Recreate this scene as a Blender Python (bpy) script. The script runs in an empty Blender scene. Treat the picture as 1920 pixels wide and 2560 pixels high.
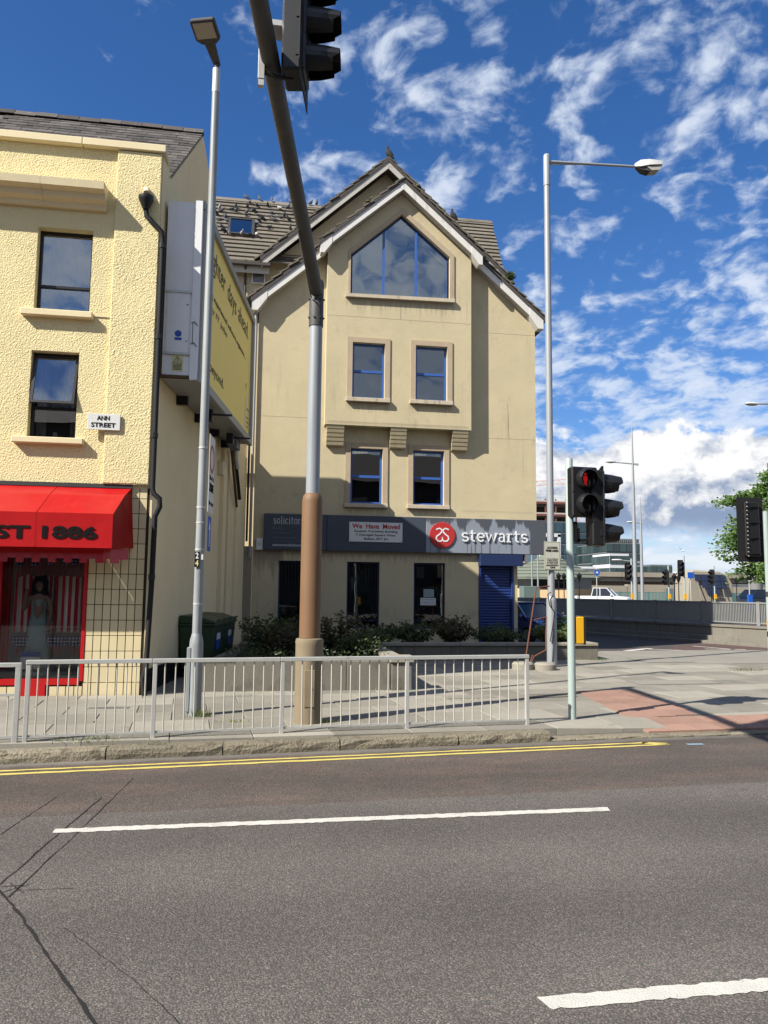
import bpy, bmesh, math, random
from mathutils import Vector, Matrix
from mathutils.geometry import tessellate_polygon
R = math.radians
random.seed(11)
sc = bpy.context.scene
col = sc.collection

# ---------------------------------------------------------------- camera
YAW, PITCH, ROLL = R(9.0), R(5.76), R(0.63)
cam_d = bpy.data.cameras.new('camera')
cam = bpy.data.objects.new('camera', cam_d)
col.objects.link(cam)
fw = Vector((math.sin(YAW)*math.cos(PITCH), math.cos(YAW)*math.cos(PITCH), math.sin(PITCH)))
rt = Vector((math.cos(YAW), -math.sin(YAW), 0))
up = rt.cross(fw)
r2 = rt*math.cos(ROLL) + up*math.sin(ROLL)
u2 = up*math.cos(ROLL) - rt*math.sin(ROLL)
m = Matrix((r2, u2, -fw)).transposed().to_4x4()
m.translation = Vector((0, 0, 1.97))
cam.matrix_world = m
cam_d.sensor_fit = 'VERTICAL'
cam_d.sensor_height = 24.0
cam_d.lens = 24.0*1923/2560
cam_d.clip_end = 6000
sc.camera = cam

# ---------------------------------------------------------------- light
SUN_AZ, SUN_EL = R(27.5), R(41.0)      # shadows run to +x and a little to +y
sd = Vector((math.cos(SUN_AZ)*math.cos(SUN_EL), math.sin(SUN_AZ)*math.cos(SUN_EL), -math.sin(SUN_EL)))
sl = bpy.data.lights.new('sun', 'SUN')
sl.energy = 5.0
sl.angle = R(0.53)
sl.color = (1.0, 0.95, 0.85)
so = bpy.data.objects.new('sun', sl)
so.rotation_euler = sd.to_track_quat('-Z', 'Y').to_euler()
so.location = (-30, -16, 40)
col.objects.link(so)
sc.view_settings.view_transform = 'Standard'
sc.view_settings.look = 'None'
sc.view_settings.gamma = 1.0
sc.view_settings.exposure = 1.0
sc.view_settings.use_curve_mapping = False
sc.cycles.max_bounces = 8
sc.cycles.transparent_max_bounces = 12

# ---------------------------------------------------------------- node helpers
class G:
    """tiny helper round a node tree"""
    def __init__(s, nt): s.nt = nt
    def n(s, t, **k):
        nd = s.nt.nodes.new(t)
        for a, b in k.items(): setattr(nd, a, b)
        return nd
    def put(s, sock, v):
        if v is None: return
        if isinstance(v, bpy.types.NodeSocket): s.nt.links.new(v, sock)
        else:
            if isinstance(v, (tuple, list)) and len(v) == 3 and sock.type == 'RGBA': v = (*v, 1)
            sock.default_value = v
    def m(s, op, a, b=None, c=None, clamp=False):
        nd = s.n('ShaderNodeMath', operation=op, use_clamp=clamp)
        s.put(nd.inputs[0], a); s.put(nd.inputs[1], b); s.put(nd.inputs[2], c)
        return nd.outputs[0]
    def vm(s, op, a, b=None, sc_=None):
        nd = s.n('ShaderNodeVectorMath', operation=op)
        s.put(nd.inputs[0], a); s.put(nd.inputs[1], b)
        if sc_ is not None: s.put(nd.inputs['Scale'], sc_)
        return nd.outputs['Value'] if op in ('DOT_PRODUCT', 'LENGTH') else nd.outputs[0]
    def sm(s, v, a, b, c=0.0, d=1.0):
        nd = s.n('ShaderNodeMapRange', interpolation_type='SMOOTHSTEP')
        s.put(nd.inputs[0], v); s.put(nd.inputs[1], a); s.put(nd.inputs[2], b); s.put(nd.inputs[3], c); s.put(nd.inputs[4], d)
        return nd.outputs[0]
    def noise(s, vec, scale, detail=4, rough=0.55, dist=0.0, dim='3D', out=0):
        nd = s.n('ShaderNodeTexNoise', noise_dimensions=dim)
        s.put(nd.inputs['Vector'], vec); s.put(nd.inputs['Scale'], scale)
        nd.inputs['Detail'].default_value = detail; nd.inputs['Roughness'].default_value = rough
        nd.inputs['Distortion'].default_value = dist
        return nd.outputs[out]
    def vor(s, vec, scale, feature='F1', out=0):
        nd = s.n('ShaderNodeTexVoronoi', feature=feature)
        s.put(nd.inputs['Vector'], vec); s.put(nd.inputs['Scale'], scale)
        return nd.outputs[out]
    def mix(s, f, a, b, mode='MIX'):
        nd = s.n('ShaderNodeMix', data_type='RGBA', blend_type=mode)
        s.put(nd.inputs[0], f); s.put(nd.inputs[6], a); s.put(nd.inputs[7], b)
        return nd.outputs[2]
    def comb(s, x, y, z):
        nd = s.n('ShaderNodeCombineXYZ'); s.put(nd.inputs[0], x); s.put(nd.inputs[1], y); s.put(nd.inputs[2], z); return nd.outputs[0]
    def sep(s, v):
        nd = s.n('ShaderNodeSeparateXYZ'); s.put(nd.inputs[0], v); return nd.outputs
    def bump(s, h, strength, dist, nrm=None):
        nd = s.n('ShaderNodeBump'); nd.inputs['Strength'].default_value = strength; nd.inputs['Distance'].default_value = dist
        s.put(nd.inputs['Height'], h)
        if nrm is not None: s.put(nd.inputs['Normal'], nrm)
        return nd.outputs[0]

# ---------------------------------------------------------------- sky with clouds
w = bpy.data.worlds.new('World'); sc.world = w; w.use_nodes = True
g = G(w.node_tree); w.node_tree.nodes.clear()
BG = 0.05
sky = g.n('ShaderNodeTexSky', sky_type='NISHITA')
sky.sun_disc = False; sky.sun_elevation = SUN_EL
sky.sun_rotation = R(360-90-27.5+0) + 0.0
sky.air_density = 1.0; sky.dust_density = 0.6; sky.ozone_density = 2.5; sky.altitude = 20
hs = g.n('ShaderNodeHueSaturation'); hs.inputs['Saturation'].default_value = 1.20; hs.inputs['Value'].default_value = 1.18
g.put(hs.inputs['Color'], g.vm('MULTIPLY', sky.outputs[0], (0.95, 1.0, 1.20)))
dirv = g.n('ShaderNodeTexCoord').outputs['Generated']
x, y, z = g.sep(dirv)
zc = g.m('MAXIMUM', z, 0.0)
# high broken cloud, laid out on a flat layer overhead
inv = g.m('DIVIDE', 1.0, g.m('ADD', zc, 0.26))
pl = g.comb(g.m('MULTIPLY', x, inv), g.m('MULTIPLY', y, inv), 0.0)
pl = g.vm('ADD', pl, (3.37, 1.9, 0.0))
rot = g.n('ShaderNodeMapping'); rot.inputs['Rotation'].default_value = (0, 0, R(24)); rot.inputs['Scale'].default_value = (1.05, 0.95, 1)
g.put(rot.inputs['Vector'], pl)
warp = g.noise(rot.outputs[0], 6.0, 3, 0.5, out=1)
plw = g.vm('ADD', rot.outputs[0], g.vm('SCALE', g.vm('SUBTRACT', warp, (.5, .5, .5)), sc_=0.10))
nA = g.noise(plw, 12.0, 6, 0.52)
nB = g.noise(plw, 3.3, 1, 0.40)
nF = g.noise(plw, 24.0, 5, 0.62)
cov = g.m('MAXIMUM', g.sm(x, -0.12, 0.06), g.sm(y, 0.25, -0.4, 0.0, 1.55))       # thicker behind the viewer, as the panes mirror it
lowc = g.sm(z, 0.40, 0.20)
th = g.m('SUBTRACT', 0.70, g.m('ADD', g.m('MULTIPLY', cov, 0.178), g.m('MULTIPLY', g.m('MULTIPLY', lowc, cov), 0.085)))
nsum = g.m('ADD', g.m('ADD', g.m('MULTIPLY', nA, 0.66), g.m('MULTIPLY', nB, 0.32)), g.m('MULTIPLY', g.m('SUBTRACT', nF, 0.5), 0.13))
alto = g.m('MULTIPLY', g.sm(g.m('SUBTRACT', nsum, th), -0.06, 0.125), 0.80)
# heaped cloud low over the horizon, all the way round
az = g.m('ARCTAN2', x, y)
el = g.m('ARCSINE', z)
pc = g.comb(g.m('MULTIPLY', az, 1.0), g.m('MULTIPLY', el, 1.25), 0.7)
f1 = g.noise(pc, 10.0, 12, 0.60, 0.1)
f2 = g.noise(g.vm('ADD', pc, (0.012, -0.022, 0)), 10.0, 12, 0.60, 0.1)
big = g.noise(g.comb(az, 0.0, 0.35), 2.6, 2, 0.4)
top = g.m('ADD', 0.150, g.m('MULTIPLY', big, 0.10))
dens = g.sm(g.m('ADD', g.m('SUBTRACT', top, el), g.m('MULTIPLY', g.m('SUBTRACT', f1, 0.5), 0.20)), -0.002, 0.012)
base = g.sm(g.m('ADD', el, g.m('MULTIPLY', g.m('SUBTRACT', f1, 0.5), 0.035)), 0.062, 0.090)
cum = g.m('MULTIPLY', dens, base)
relh = g.m('DIVIDE', g.m('SUBTRACT', el, 0.065), g.m('SUBTRACT', top, 0.065))
lit = g.m('ADD', g.sm(relh, 0.08, 0.72), g.m('MULTIPLY', g.m('SUBTRACT', f1, f2), 5.5))
lit = g.m('ADD', lit, g.m('MULTIPLY', g.m('SUBTRACT', f1, 0.5), 0.9), clamp=True)
S = 0.54/BG
ccol = g.mix(lit, (0.26*S, 0.34*S, 0.50*S), (0.93*S, 0.93*S, 0.93*S))
# thin scraps under the heaps
f3 = g.noise(g.comb(g.m('MULTIPLY', az, 1.0), g.m('MULTIPLY', el, 4.5), 2.2), 7.0, 8, 0.55)
scrap = g.m('MULTIPLY', g.sm(f3, 0.50, 0.66), g.m('MULTIPLY', g.sm(el, 0.085, 0.06), 0.75))
acol = g.mix(g.sm(nsum, 0.5, 0.75), (0.62*S, 0.72*S, 0.88*S), (0.86*S, 0.90*S, 0.97*S))
c = g.mix(alto, hs.outputs[0], acol)
c = g.mix(scrap, c, (0.80*S, 0.84*S, 0.90*S))
c = g.mix(cum, c, ccol)
bg = g.n('ShaderNodeBackground'); g.put(bg.inputs[0], c); bg.inputs[1].default_value = BG
out = g.n('ShaderNodeOutputWorld'); g.nt.links.new(bg.outputs[0], out.inputs[0])

# ---------------------------------------------------------------- materials
TONE = 0.76                                # paint and stone a shade below their usual values; the camera is exposed for it
def new_mat(name):
    mt = bpy.data.materials.new(name); mt.use_nodes = True
    mt.node_tree.nodes.clear()
    g = G(mt.node_tree)
    o = g.n('ShaderNodeOutputMaterial'); b = g.n('ShaderNodeBsdfPrincipled')
    g.nt.links.new(b.outputs[0], o.inputs[0])
    return mt, g, b, o

def mat(name, c, rough=0.75, metal=0.0, n1=None, n2=None, streak=0, bump=None, rnd=0.0, dirt=None, spec=0.35, local=False, emit=None, coat=0):
    """c base colour; n1,n2=(scale,amount) tone noise; bump=(scale,strength,distance[,detail]); dirt=(colour,scale,threshold,amount)"""
    mt, g, b, o = new_mat(name)
    pos = g.n('ShaderNodeTexCoord').outputs['Object'] if local else g.n('ShaderNodeNewGeometry').outputs['Position']
    c = tuple(v*TONE for v in c)
    f = None
    def add(v):
        nonlocal f
        f = v if f is None else g.m('ADD', f, v)
    for q in (n1, n2):
        if q: add(g.m('MULTIPLY', g.m('SUBTRACT', g.noise(pos, q[0], 5, 0.6), 0.5), 2*q[1]))
    if streak:
        sx, sy, sz = g.sep(pos)
        pv = g.comb(g.m('MULTIPLY', sx, 7.0), g.m('MULTIPLY', sy, 7.0), g.m('MULTIPLY', sz, 0.5))
        sn = g.sm(g.noise(pv, 1.0, 5, 0.6), 0.52, 0.72)
        pm = g.sm(g.noise(pos, 0.55, 3, 0.5), 0.40, 0.62)
        add(g.m('MULTIPLY', g.m('MULTIPLY', sn, pm), -streak))
    if rnd:
        add(g.m('MULTIPLY', g.m('SUBTRACT', g.n('ShaderNodeObjectInfo').outputs['Random'], 0.5), 2*rnd))
    cc = c
    if f is not None:
        f = g.m('ADD', f, 1.0)
        cc = g.vm('SCALE', c, sc_=f)
    if dirt:
        cc = g.mix(g.m('MULTIPLY', g.sm(g.noise(pos, dirt[1], 6, 0.62), dirt[2], dirt[2]+0.15), dirt[3]), cc, dirt[0])
    g.put(b.inputs['Base Color'], cc)
    b.inputs['Roughness'].default_value = rough
    b.inputs['Metallic'].default_value = metal
    b.inputs['Specular IOR Level'].default_value = spec
    if coat: b.inputs['Coat Weight'].default_value = coat
    if bump:
        h = g.noise(pos, bump[0], bump[3] if len(bump) > 3 else 4, 0.6)
        g.put(b.inputs['Normal'], g.bump(h, bump[1], bump[2]))
    if emit:
        g.put(b.inputs['Emission Color'], emit[0]); b.inputs['Emission Strength'].default_value = emit[1]
    return mt

def glass_mat(name, tint=(0.55, 0.6, 0.62), refl=0.14, rough=0.0, wob=0.0):
    mt, g, b, o = new_mat(name); g.nt.nodes.remove(b)
    tr = g.n('ShaderNodeBsdfTransparent'); g.put(tr.inputs[0], tint)
    gl = g.n('ShaderNodeBsdfGlossy'); gl.inputs['Roughness'].default_value = rough; g.put(gl.inputs[0], (1, 1, 1))
    if wob:
        h = g.noise(g.n('ShaderNodeNewGeometry').outputs['Position'], 1.1, 1)
        g.put(gl.inputs['Normal'], g.bump(h, wob, 0.02))
    fr = g.n('ShaderNodeFresnel'); fr.inputs[0].default_value = 1.5
    ms = g.n('ShaderNodeMixShader'); g.put(ms.inputs[0], g.m('ADD', fr.outputs[0], refl, clamp=True))
    g.nt.links.new(tr.outputs[0], ms.inputs[1]); g.nt.links.new(gl.outputs[0], ms.inputs[2])
    g.nt.links.new(ms.outputs[0], o.inputs[0])
    return mt

def stucco(name, c, rough_cast=False, streak=0.25, dirty=0.35, drips=()):
    c = tuple(v*TONE for v in c)
    mt, g, b, o = new_mat(name)
    pos = g.n('ShaderNodeNewGeometry').outputs['Position']
    px, py, pz = g.sep(pos)
    f = g.m('MULTIPLY', g.m('SUBTRACT', g.noise(pos, 0.8, 5, 0.6), 0.5), 0.26)
    f = g.m('ADD', f, g.m('MULTIPLY', g.m('SUBTRACT', g.noise(pos, 14, 4, 0.65), 0.5), 0.16))
    pv = g.comb(g.m('MULTIPLY', px, 6.0), g.m('MULTIPLY', py, 6.0), g.m('MULTIPLY', pz, 0.45))
    sn = g.sm(g.noise(pv, 1.0, 6, 0.65), 0.50, 0.75)
    pm = g.sm(g.noise(pos, 0.5, 3, 0.5), 0.42, 0.66)
    f = g.m('ADD', f, g.m('MULTIPLY', g.m('MULTIPLY', sn, pm), -streak))
    cc = g.vm('SCALE', c, sc_=g.m('ADD', f, 1.0))
    blotch = g.m('MULTIPLY', g.sm(g.noise(pos, 1.3, 8, 0.7), 0.54, 0.78), dirty)
    cc = g.mix(blotch, cc, (c[0]*0.52, c[1]*0.53, c[2]*0.60))
    for x0, x1, zt, ln, amt in drips:                      # run-off stains hanging from a sill, ledge or sign
        nz = g.noise(g.comb(g.m('MULTIPLY', px, 9.0), 0.0, g.m('MULTIPLY', pz, 0.7)), 1.0, 5, 0.65)
        mk = g.m('MULTIPLY', g.sm(px, x0-.06, x0+.12), g.sm(px, x1+.06, x1-.12))
        reach = g.m('MULTIPLY', g.sm(nz, 0.30, 0.75), ln)
        dn = g.m('SUBTRACT', zt, pz)
        mk = g.m('MULTIPLY', mk, g.m('MULTIPLY', g.sm(dn, g.m('ADD', reach, 0.12), 0.0), g.m('GREATER_THAN', dn, 0.0)))
        cc = g.mix(g.m('MULTIPLY', mk, amt), cc, (c[0]*0.30, c[1]*0.31, c[2]*0.36))
    g.put(b.inputs['Base Color'], cc)
    b.inputs['Roughness'].default_value = 0.92; b.inputs['Specular IOR Level'].default_value = 0.15
    if rough_cast:
        v = g.vor(g.vm('ADD', pos, g.vm('SCALE', g.noise(pos, 50, 4, 0.7, out=1), sc_=0.06)), 30, 'F1')
        h = g.m('ADD', g.m('MULTIPLY', v, -0.9), g.m('MULTIPLY', g.noise(pos, 30, 6, 0.72), 1.8))
        g.put(b.inputs['Normal'], g.bump(h, 0.5, 0.016))
    else:
        h = g.m('ADD', g.noise(pos, 40, 4, 0.65), g.m('MULTIPLY', g.noise(pos, 2.2, 3, 0.5), 2.2))
        g.put(b.inputs['Normal'], g.bump(h, 0.30, 0.012))
    return mt

def asphalt(name, c0, red=False):
    c0 = tuple(v*TONE for v in c0)
    mt, g, b, o = new_mat(name)
    pos = g.n('ShaderNodeNewGeometry').outputs['Position']
    px, py, pz = g.sep(pos)
    pw = g.vm('ADD', pos, g.vm('SCALE', g.noise(pos, 40, 2, 0.5, out=1), sc_=0.015))
    cellc = g.vor(pw, 92, 'F1', 1); celld = g.vor(pw, 92, 'F1', 0)
    r1, r2_, r3 = g.sep(cellc)
    chip = g.sm(celld, 0.66, 0.36)                       # 1 inside a stone, 0 in the binder
    tone = g.mix(g.sm(r1, 0.05, 1.0), tuple(v*0.66 for v in c0), tuple(v*1.42 for v in c0))
    tone = g.mix(g.m('MULTIPLY', g.sm(r2_, 0.60, 0.98), 0.55), tone, (c0[0]*1.75, c0[1]*1.38, c0[2]*1.22))
    tone = g.mix(g.m('MULTIPLY', g.sm(r3, 0.98, 0.99), 0.6), tone, (0.30, 0.285, 0.25))
    cc = g.mix(chip, tuple(v*0.62 for v in c0), tone)
    cc = g.vm('SCALE', cc, sc_=g.m('ADD', 0.70, g.m('MULTIPLY', g.noise(pos, 26, 4, 0.65), 0.60)))
    if red:
        band = g.m('SUBTRACT', py, g.m('ADD', 7.30, g.m('MULTIPLY', px, 0.055)))
        bandm = g.sm(g.m('ADD', band, g.m('MULTIPLY', g.m('SUBTRACT', g.noise(pos, 9, 3, 0.6), 0.5), 0.10)), -0.02, 0.03)
        wear = g.sm(g.noise(g.comb(g.m('MULTIPLY', px, 0.45), py, 0.0), 2.3, 6, 0.65), 0.42, 0.66)
        cc = g.mix(bandm, cc, g.vm('MULTIPLY', cc, (0.82, 0.76, 0.73)))
        pk = g.m('MULTIPLY', g.m('MULTIPLY', bandm, wear), g.sm(r2_, 0.40, 0.75))
        cc = g.mix(g.m('MULTIPLY', pk, 0.45), cc, (0.17, 0.105, 0.082))
        # dusty channel beside the kerb
        kd = g.m('SUBTRACT', g.m('ADD', 9.56, g.m('MULTIPLY', px, 0.085)), py)
        dust = g.sm(g.m('ADD', kd, g.m('MULTIPLY', g.noise(pos, 5, 5, 0.6), 0.16)), 0.32, 0.16)
        cc = g.mix(g.m('MULTIPLY', dust, 0.75), cc, (0.145, 0.135, 0.118))
        # wheel tracks polished a little darker, lane centre paler
        trk = g.m('COSINE', g.m('MULTIPLY', g.m('SUBTRACT', py, 4.75), 3.6))
        trm = g.m('MULTIPLY', g.m('SUBTRACT', trk, 0.0), g.m('MULTIPLY', g.noise(g.comb(g.m('MULTIPLY', px, 0.25), py, 2.0), 1.2, 4, 0.6), 0.22))
        cc = g.vm('SCALE', cc, sc_=g.m('SUBTRACT', 1.0, trm))
    cc = g.vm('SCALE', cc, sc_=g.m('ADD', 0.66, g.m('MULTIPLY', g.noise(pos, 0.6, 7, 0.66), 0.68)))
    sc2 = g.noise(g.comb(g.m('MULTIPLY', px, 0.22), py, 1.0), 1.5, 6, 0.62)
    cc = g.vm('SCALE', cc, sc_=g.m('ADD', 0.80, g.m('MULTIPLY', sc2, 0.40)))
    oil = g.sm(g.noise(pos, 2.6, 5, 0.72), 0.69, 0.76)
    cc = g.mix(g.m('MULTIPLY', oil, 0.5), cc, (0.03, 0.028, 0.026))
    g.put(b.inputs['Base Color'], cc)
    b.inputs['Roughness'].default_value = 0.85; b.inputs['Specular IOR Level'].default_value = 0.25
    h = g.m('ADD', g.m('MULTIPLY', celld, -1.0), g.m('MULTIPLY', g.noise(pos, 150, 3, 0.6), 0.5))
    g.put(b.inputs['Normal'], g.bump(h, 0.7, 0.006))
    return mt

def paint_mat(name, c, worn=0.5):
    c = tuple(v*TONE for v in c)
    mt, g, b, o = new_mat(name)
    pos = g.n('ShaderNodeNewGeometry').outputs['Position']
    cc = g.vm('SCALE', c, sc_=g.m('ADD', 0.70, g.m('MULTIPLY', g.noise(pos, 5, 7, 0.68), 0.52)))
    vd = g.vor(pos, 95); n = g.noise(pos, 2.4, 6, 0.7)
    hole = g.sm(g.m('ADD', g.m('MULTIPLY', vd, 0.5), n), 0.92, 1.02)
    hole = g.m('MAXIMUM', hole, g.sm(g.noise(pos, 38, 4, 0.72), 0.66, 0.70))
    cc = g.mix(g.m('MULTIPLY', hole, worn), cc, (0.11, 0.10, 0.09))
    g.put(b.inputs['Base Color'], cc); b.inputs['Roughness'].default_value = 0.75
    g.put(b.inputs['Normal'], g.bump(g.m('MULTIPLY', vd, -1.0), 0.6, 0.005))
    return mt

def stripes(name, c1, c2, per, axis=0, duty=0.5, stars=None, rough=0.8):
    mt, g, b, o = new_mat(name)
    pos = g.n('ShaderNodeTexCoord').outputs['Object']
    s_ = g.sep(pos)[axis]
    fr = g.m('FRACT', g.m('DIVIDE', g.m('ADD', s_, 50.0), per))
    cc = g.mix(g.m('GREATER_THAN', fr, duty), c1, c2)
    g.put(b.inputs['Base Color'], cc); b.inputs['Roughness'].default_value = rough
    return mt

def dots(name, c1, c2, per):
    mt, g, b, o = new_mat(name)
    pos = g.n('ShaderNodeTexCoord').outputs['Object']
    px, py, pz = g.sep(pos)
    u = g.m('SUBTRACT', g.m('FRACT', g.m('DIVIDE', g.m('ADD', px, 50.0), per)), 0.5)
    v = g.m('SUBTRACT', g.m('FRACT', g.m('DIVIDE', g.m('ADD', pz, 50.0), per)), 0.5)
    d = g.m('SQRT', g.m('ADD', g.m('MULTIPLY', u, u), g.m('MULTIPLY', v, v)))
    g.put(b.inputs['Base Color'], g.mix(g.m('LESS_THAN', d, 0.24), c1, c2)); b.inputs['Roughness'].default_value = 0.8
    return mt

def leaf_mat(name, c, c2, trans=0.35):
    mt, g, b, o = new_mat(name)
    pos = g.n('ShaderNodeNewGeometry').outputs['Position']
    n = g.noise(pos, 3.0, 3, 0.6); n2 = g.noise(pos, 40, 2, 0.5)
    cc = g.mix(g.sm(n, 0.35, 0.68), c, c2)
    cc = g.vm('SCALE', cc, sc_=g.m('ADD', 0.6, g.m('MULTIPLY', n2, 0.8)))
    g.put(b.inputs['Base Color'], cc); b.inputs['Roughness'].default_value = 0.55
    tl = g.n('ShaderNodeBsdfTranslucent'); g.put(tl.inputs[0], g.vm('MULTIPLY', cc, (1.3, 1.5, 0.6)))
    ms = g.n('ShaderNodeMixShader'); ms.inputs[0].default_value = trans
    g.nt.links.new(b.outputs[0], ms.inputs[1]); g.nt.links.new(tl.outputs[0], ms.inputs[2]); g.nt.links.new(ms.outputs[0], o.inputs[0])
    return mt

M = {}
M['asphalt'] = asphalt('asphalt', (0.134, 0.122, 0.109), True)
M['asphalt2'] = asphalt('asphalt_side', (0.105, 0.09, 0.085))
M['white_line'] = paint_mat('white_line_paint', (0.60, 0.58, 0.52), 0.9)
M['yellow_line'] = paint_mat('yellow_line_paint', (0.66, 0.53, 0.13), 0.7)
M['sealant'] = mat('crack_sealant', (0.018, 0.018, 0.018), 0.6, bump=(80, .4, .01))
M['slab'] = mat('paving_slab', (0.28, 0.26, 0.218), 0.9, n1=(1.4, .25), n2=(28, .16), rnd=.24, bump=(60, .35, .006), dirt=((0.10, 0.095, 0.085), 2.3, .58, .55), spec=.2)
M['joint'] = mat('paving_joint', (0.11, 0.10, 0.08), 0.95, n1=(5, .3), bump=(60, .5, .01))
M['pave_far'] = mat('paving_far', (0.255, 0.237, 0.20), 0.9, n1=(0.9, .25), n2=(20, .12), bump=(40, .3, .006))
M['tactile'] = mat('red_tactile', (0.31, 0.185, 0.14), 0.85, n1=(2.2, .2), n2=(30, .12), rnd=.14, dirt=((0.2, 0.14, 0.11), 3.0, .6, .5))
M['granite'] = mat('granite_kerb', (0.27, 0.235, 0.17), 0.9, n1=(3.0, .28), n2=(60, .38), rnd=.15, bump=(30, 1.0, .035, 7), dirt=((0.085, 0.07, 0.05), 6, .50, .7), spec=.2)
M['grass_dirt'] = mat('rough_ground', (0.16, 0.15, 0.12), 0.95, n1=(.3, .3))
M['yellow_cast'] = stucco('yellow_roughcast', (0.88, 0.755, 0.43), True, 0.10, 0.10)
M['yellow_smooth'] = stucco('yellow_smooth_render', (0.92, 0.755, 0.46), False, 0.12, 0.15)
M['yellow_trim'] = mat('yellow_trim_paint', (0.80, 0.68, 0.43), 0.7, n1=(2, .1), n2=(20, .08), bump=(30, .2, .005))
M['beige'] = stucco('beige_render', (0.605, 0.518, 0.338), False, 0.22, 0.5, ((2.5, 3.9, 7.86, .5, .55), (4.5, 5.95, 7.88, .5, .5), (2.45, 6.0, 11.25, .8, .5), (2.5, 3.9, 4.55, .35, .45), (4.5, 5.95, 4.56, .3, .45), (-.3, .7, 3.14, 1.9, .75), (.7, 6.7, 3.14, .45, .6), (6.3, 8.8, 4.55, .0, .2), (1.9, 6.5, 7.22, .12, .4)))
M['beige_pale'] = stucco('beige_side_render', (0.56, 0.48, 0.33), False, 0.35, 0.3)
M['sandstone'] = mat('sandstone_trim', (0.47, 0.375, 0.26), 0.85, n1=(3, .15), n2=(30, .1), streak=.2, bump=(50, .25, .005))
M['sill'] = mat('stone_sill', (0.56, 0.48, 0.36), 0.85, n1=(4, .25), streak=.5, bump=(40, .3, .006))
M['slate'] = mat('roof_slate', (0.085, 0.075, 0.07), 0.85, n1=(6, .25), rnd=.45, bump=(25, .4, .01), dirt=((0.40, 0.38, 0.35), 6.5, .615, .9))
M['rooftile'] = mat('concrete_roof_tile', (0.17, 0.15, 0.12), 0.95, n1=(1.4, .3), n2=(24, .25), rnd=.15, bump=(20, .5, .015), dirt=((0.24, 0.20, 0.12), 3.2, .56, .6))
M['moss'] = mat('moss', (0.075, 0.075, 0.035), 0.95, n1=(8, .4), bump=(30, .9, .03))
M['barge'] = mat('white_bargeboard', (0.74, 0.72, 0.68), 0.6, n1=(3, .1), streak=.3, dirt=((0.30, 0.27, 0.22), 5.0, .62, .6))
M['barge_old'] = mat('weathered_bargeboard', (0.50, 0.48, 0.43), 0.7, n1=(3, .15), dirt=((0.26, 0.24, 0.20), 4, .55, .6))
M['soffit'] = mat('dark_verge', (0.075, 0.065, 0.06), 0.8, n1=(4, .2))
M['blue_frame'] = mat('blue_window_frame', (0.040, 0.12, 0.42), 0.4, n1=(4, .1), spec=.5)
M['dark_frame'] = mat('dark_brown_frame', (0.012, 0.010, 0.010), 0.4, spec=.5)
M['glass'] = glass_mat('window_glass', (0.55, 0.58, 0.58), 0.09, wob=.12)
M['glass_gable'] = glass_mat('gable_glass', (0.80, 0.83, 0.82), 0.14, wob=.2)
M['glass_up'] = glass_mat('upper_window_glass', (0.78, 0.8, 0.8), 0.16, wob=.12)
M['glass_shop'] = glass_mat('shop_glass', (0.92, 0.93, 0.93), 0.0)
M['skylight_glass'] = glass_mat('skylight_glass', (0.10, 0.16, 0.2), 0.35)
M['interior'] = mat('dim_interior', (0.10, 0.095, 0.09), 0.9, n1=(1.5, .3))
M['interior_dark'] = mat('dark_interior', (0.065, 0.063, 0.062), 0.9, n1=(1.2, .5))
M['blind'] = mat('vertical_blind', (0.34, 0.36, 0.40), 0.8)
M['curtain'] = mat('net_curtain', (0.62, 0.60, 0.56), 0.9, n1=(9, .15))
M['net'] = mat('grey_net', (0.34, 0.36, 0.37), 0.95, n1=(5, .35))
M['ceiling_lamp'] = mat('ceiling_light_louvre', (0.7, 0.7, 0.7), 0.5, emit=((1, .97, .9), 0.22))
M['fascia'] = mat('slate_blue_fascia', (0.060, 0.072, 0.098), 0.45, n1=(2, .08))
# faded patch and rain streaks on the sign board
def fascia_faded():
    mt, g, b, o = new_mat('fascia_faded')
    pos = g.n('ShaderNodeNewGeometry').outputs['Position']
    px, py, pz = g.sep(pos)
    n = g.noise(g.comb(g.m('MULTIPLY', px, 2.6), 0.0, g.m('MULTIPLY', pz, 0.35)), 1.0, 4, 0.6)
    topw = g.sm(g.m('ADD', pz, g.m('MULTIPLY', g.m('SUBTRACT', n, 0.5), 1.9)), 4.12, 4.00)
    drip = g.sm(g.noise(g.comb(g.m('MULTIPLY', px, 11.0), 0.0, g.m('MULTIPLY', pz, 0.25)), 1.0, 2, 0.5), 0.57, 0.62)
    drip = g.m('MULTIPLY', drip, g.sm(pz, 3.66, 3.58))
    rgt = g.sm(px, 8.55, 8.62, 1.0, 0.0)
    fac = g.m('MULTIPLY', g.m('MULTIPLY', topw, rgt), g.m('SUBTRACT', 1.0, g.m('MULTIPLY', drip, 0.8)), clamp=True)
    cc = g.mix(fac, (0.062, 0.066, 0.082), (0.20, 0.225, 0.265))
    g.put(b.inputs['Base Color'], cc); b.inputs['Roughness'].default_value = 0.5
    return mt
M['fascia_faded'] = fascia_faded()
M['white_plastic'] = mat('white_plastic', (0.78, 0.78, 0.77), 0.45, n1=(3, .06))
M['sign_white'] = mat('white_sign', (0.74, 0.74, 0.72), 0.5, n1=(2, .05))
M['letter_white'] = mat('white_letter', (0.85, 0.86, 0.88), 0.4)
M['letter_dim'] = mat('faded_letter', (0.15, 0.17, 0.20), 0.5)
M['letter_soft'] = mat('pale_grey_letter', (0.62, 0.64, 0.68), 0.5)
M['sign_red'] = mat('sign_red', (0.50, 0.035, 0.035), 0.45)
M['ink'] = mat('black_ink', (0.008, 0.008, 0.009), 0.8, spec=.1)
M['shutter'] = mat('blue_roller_shutter', (0.018, 0.045, 0.19), 0.45, n1=(2, .12), spec=.4)
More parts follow.
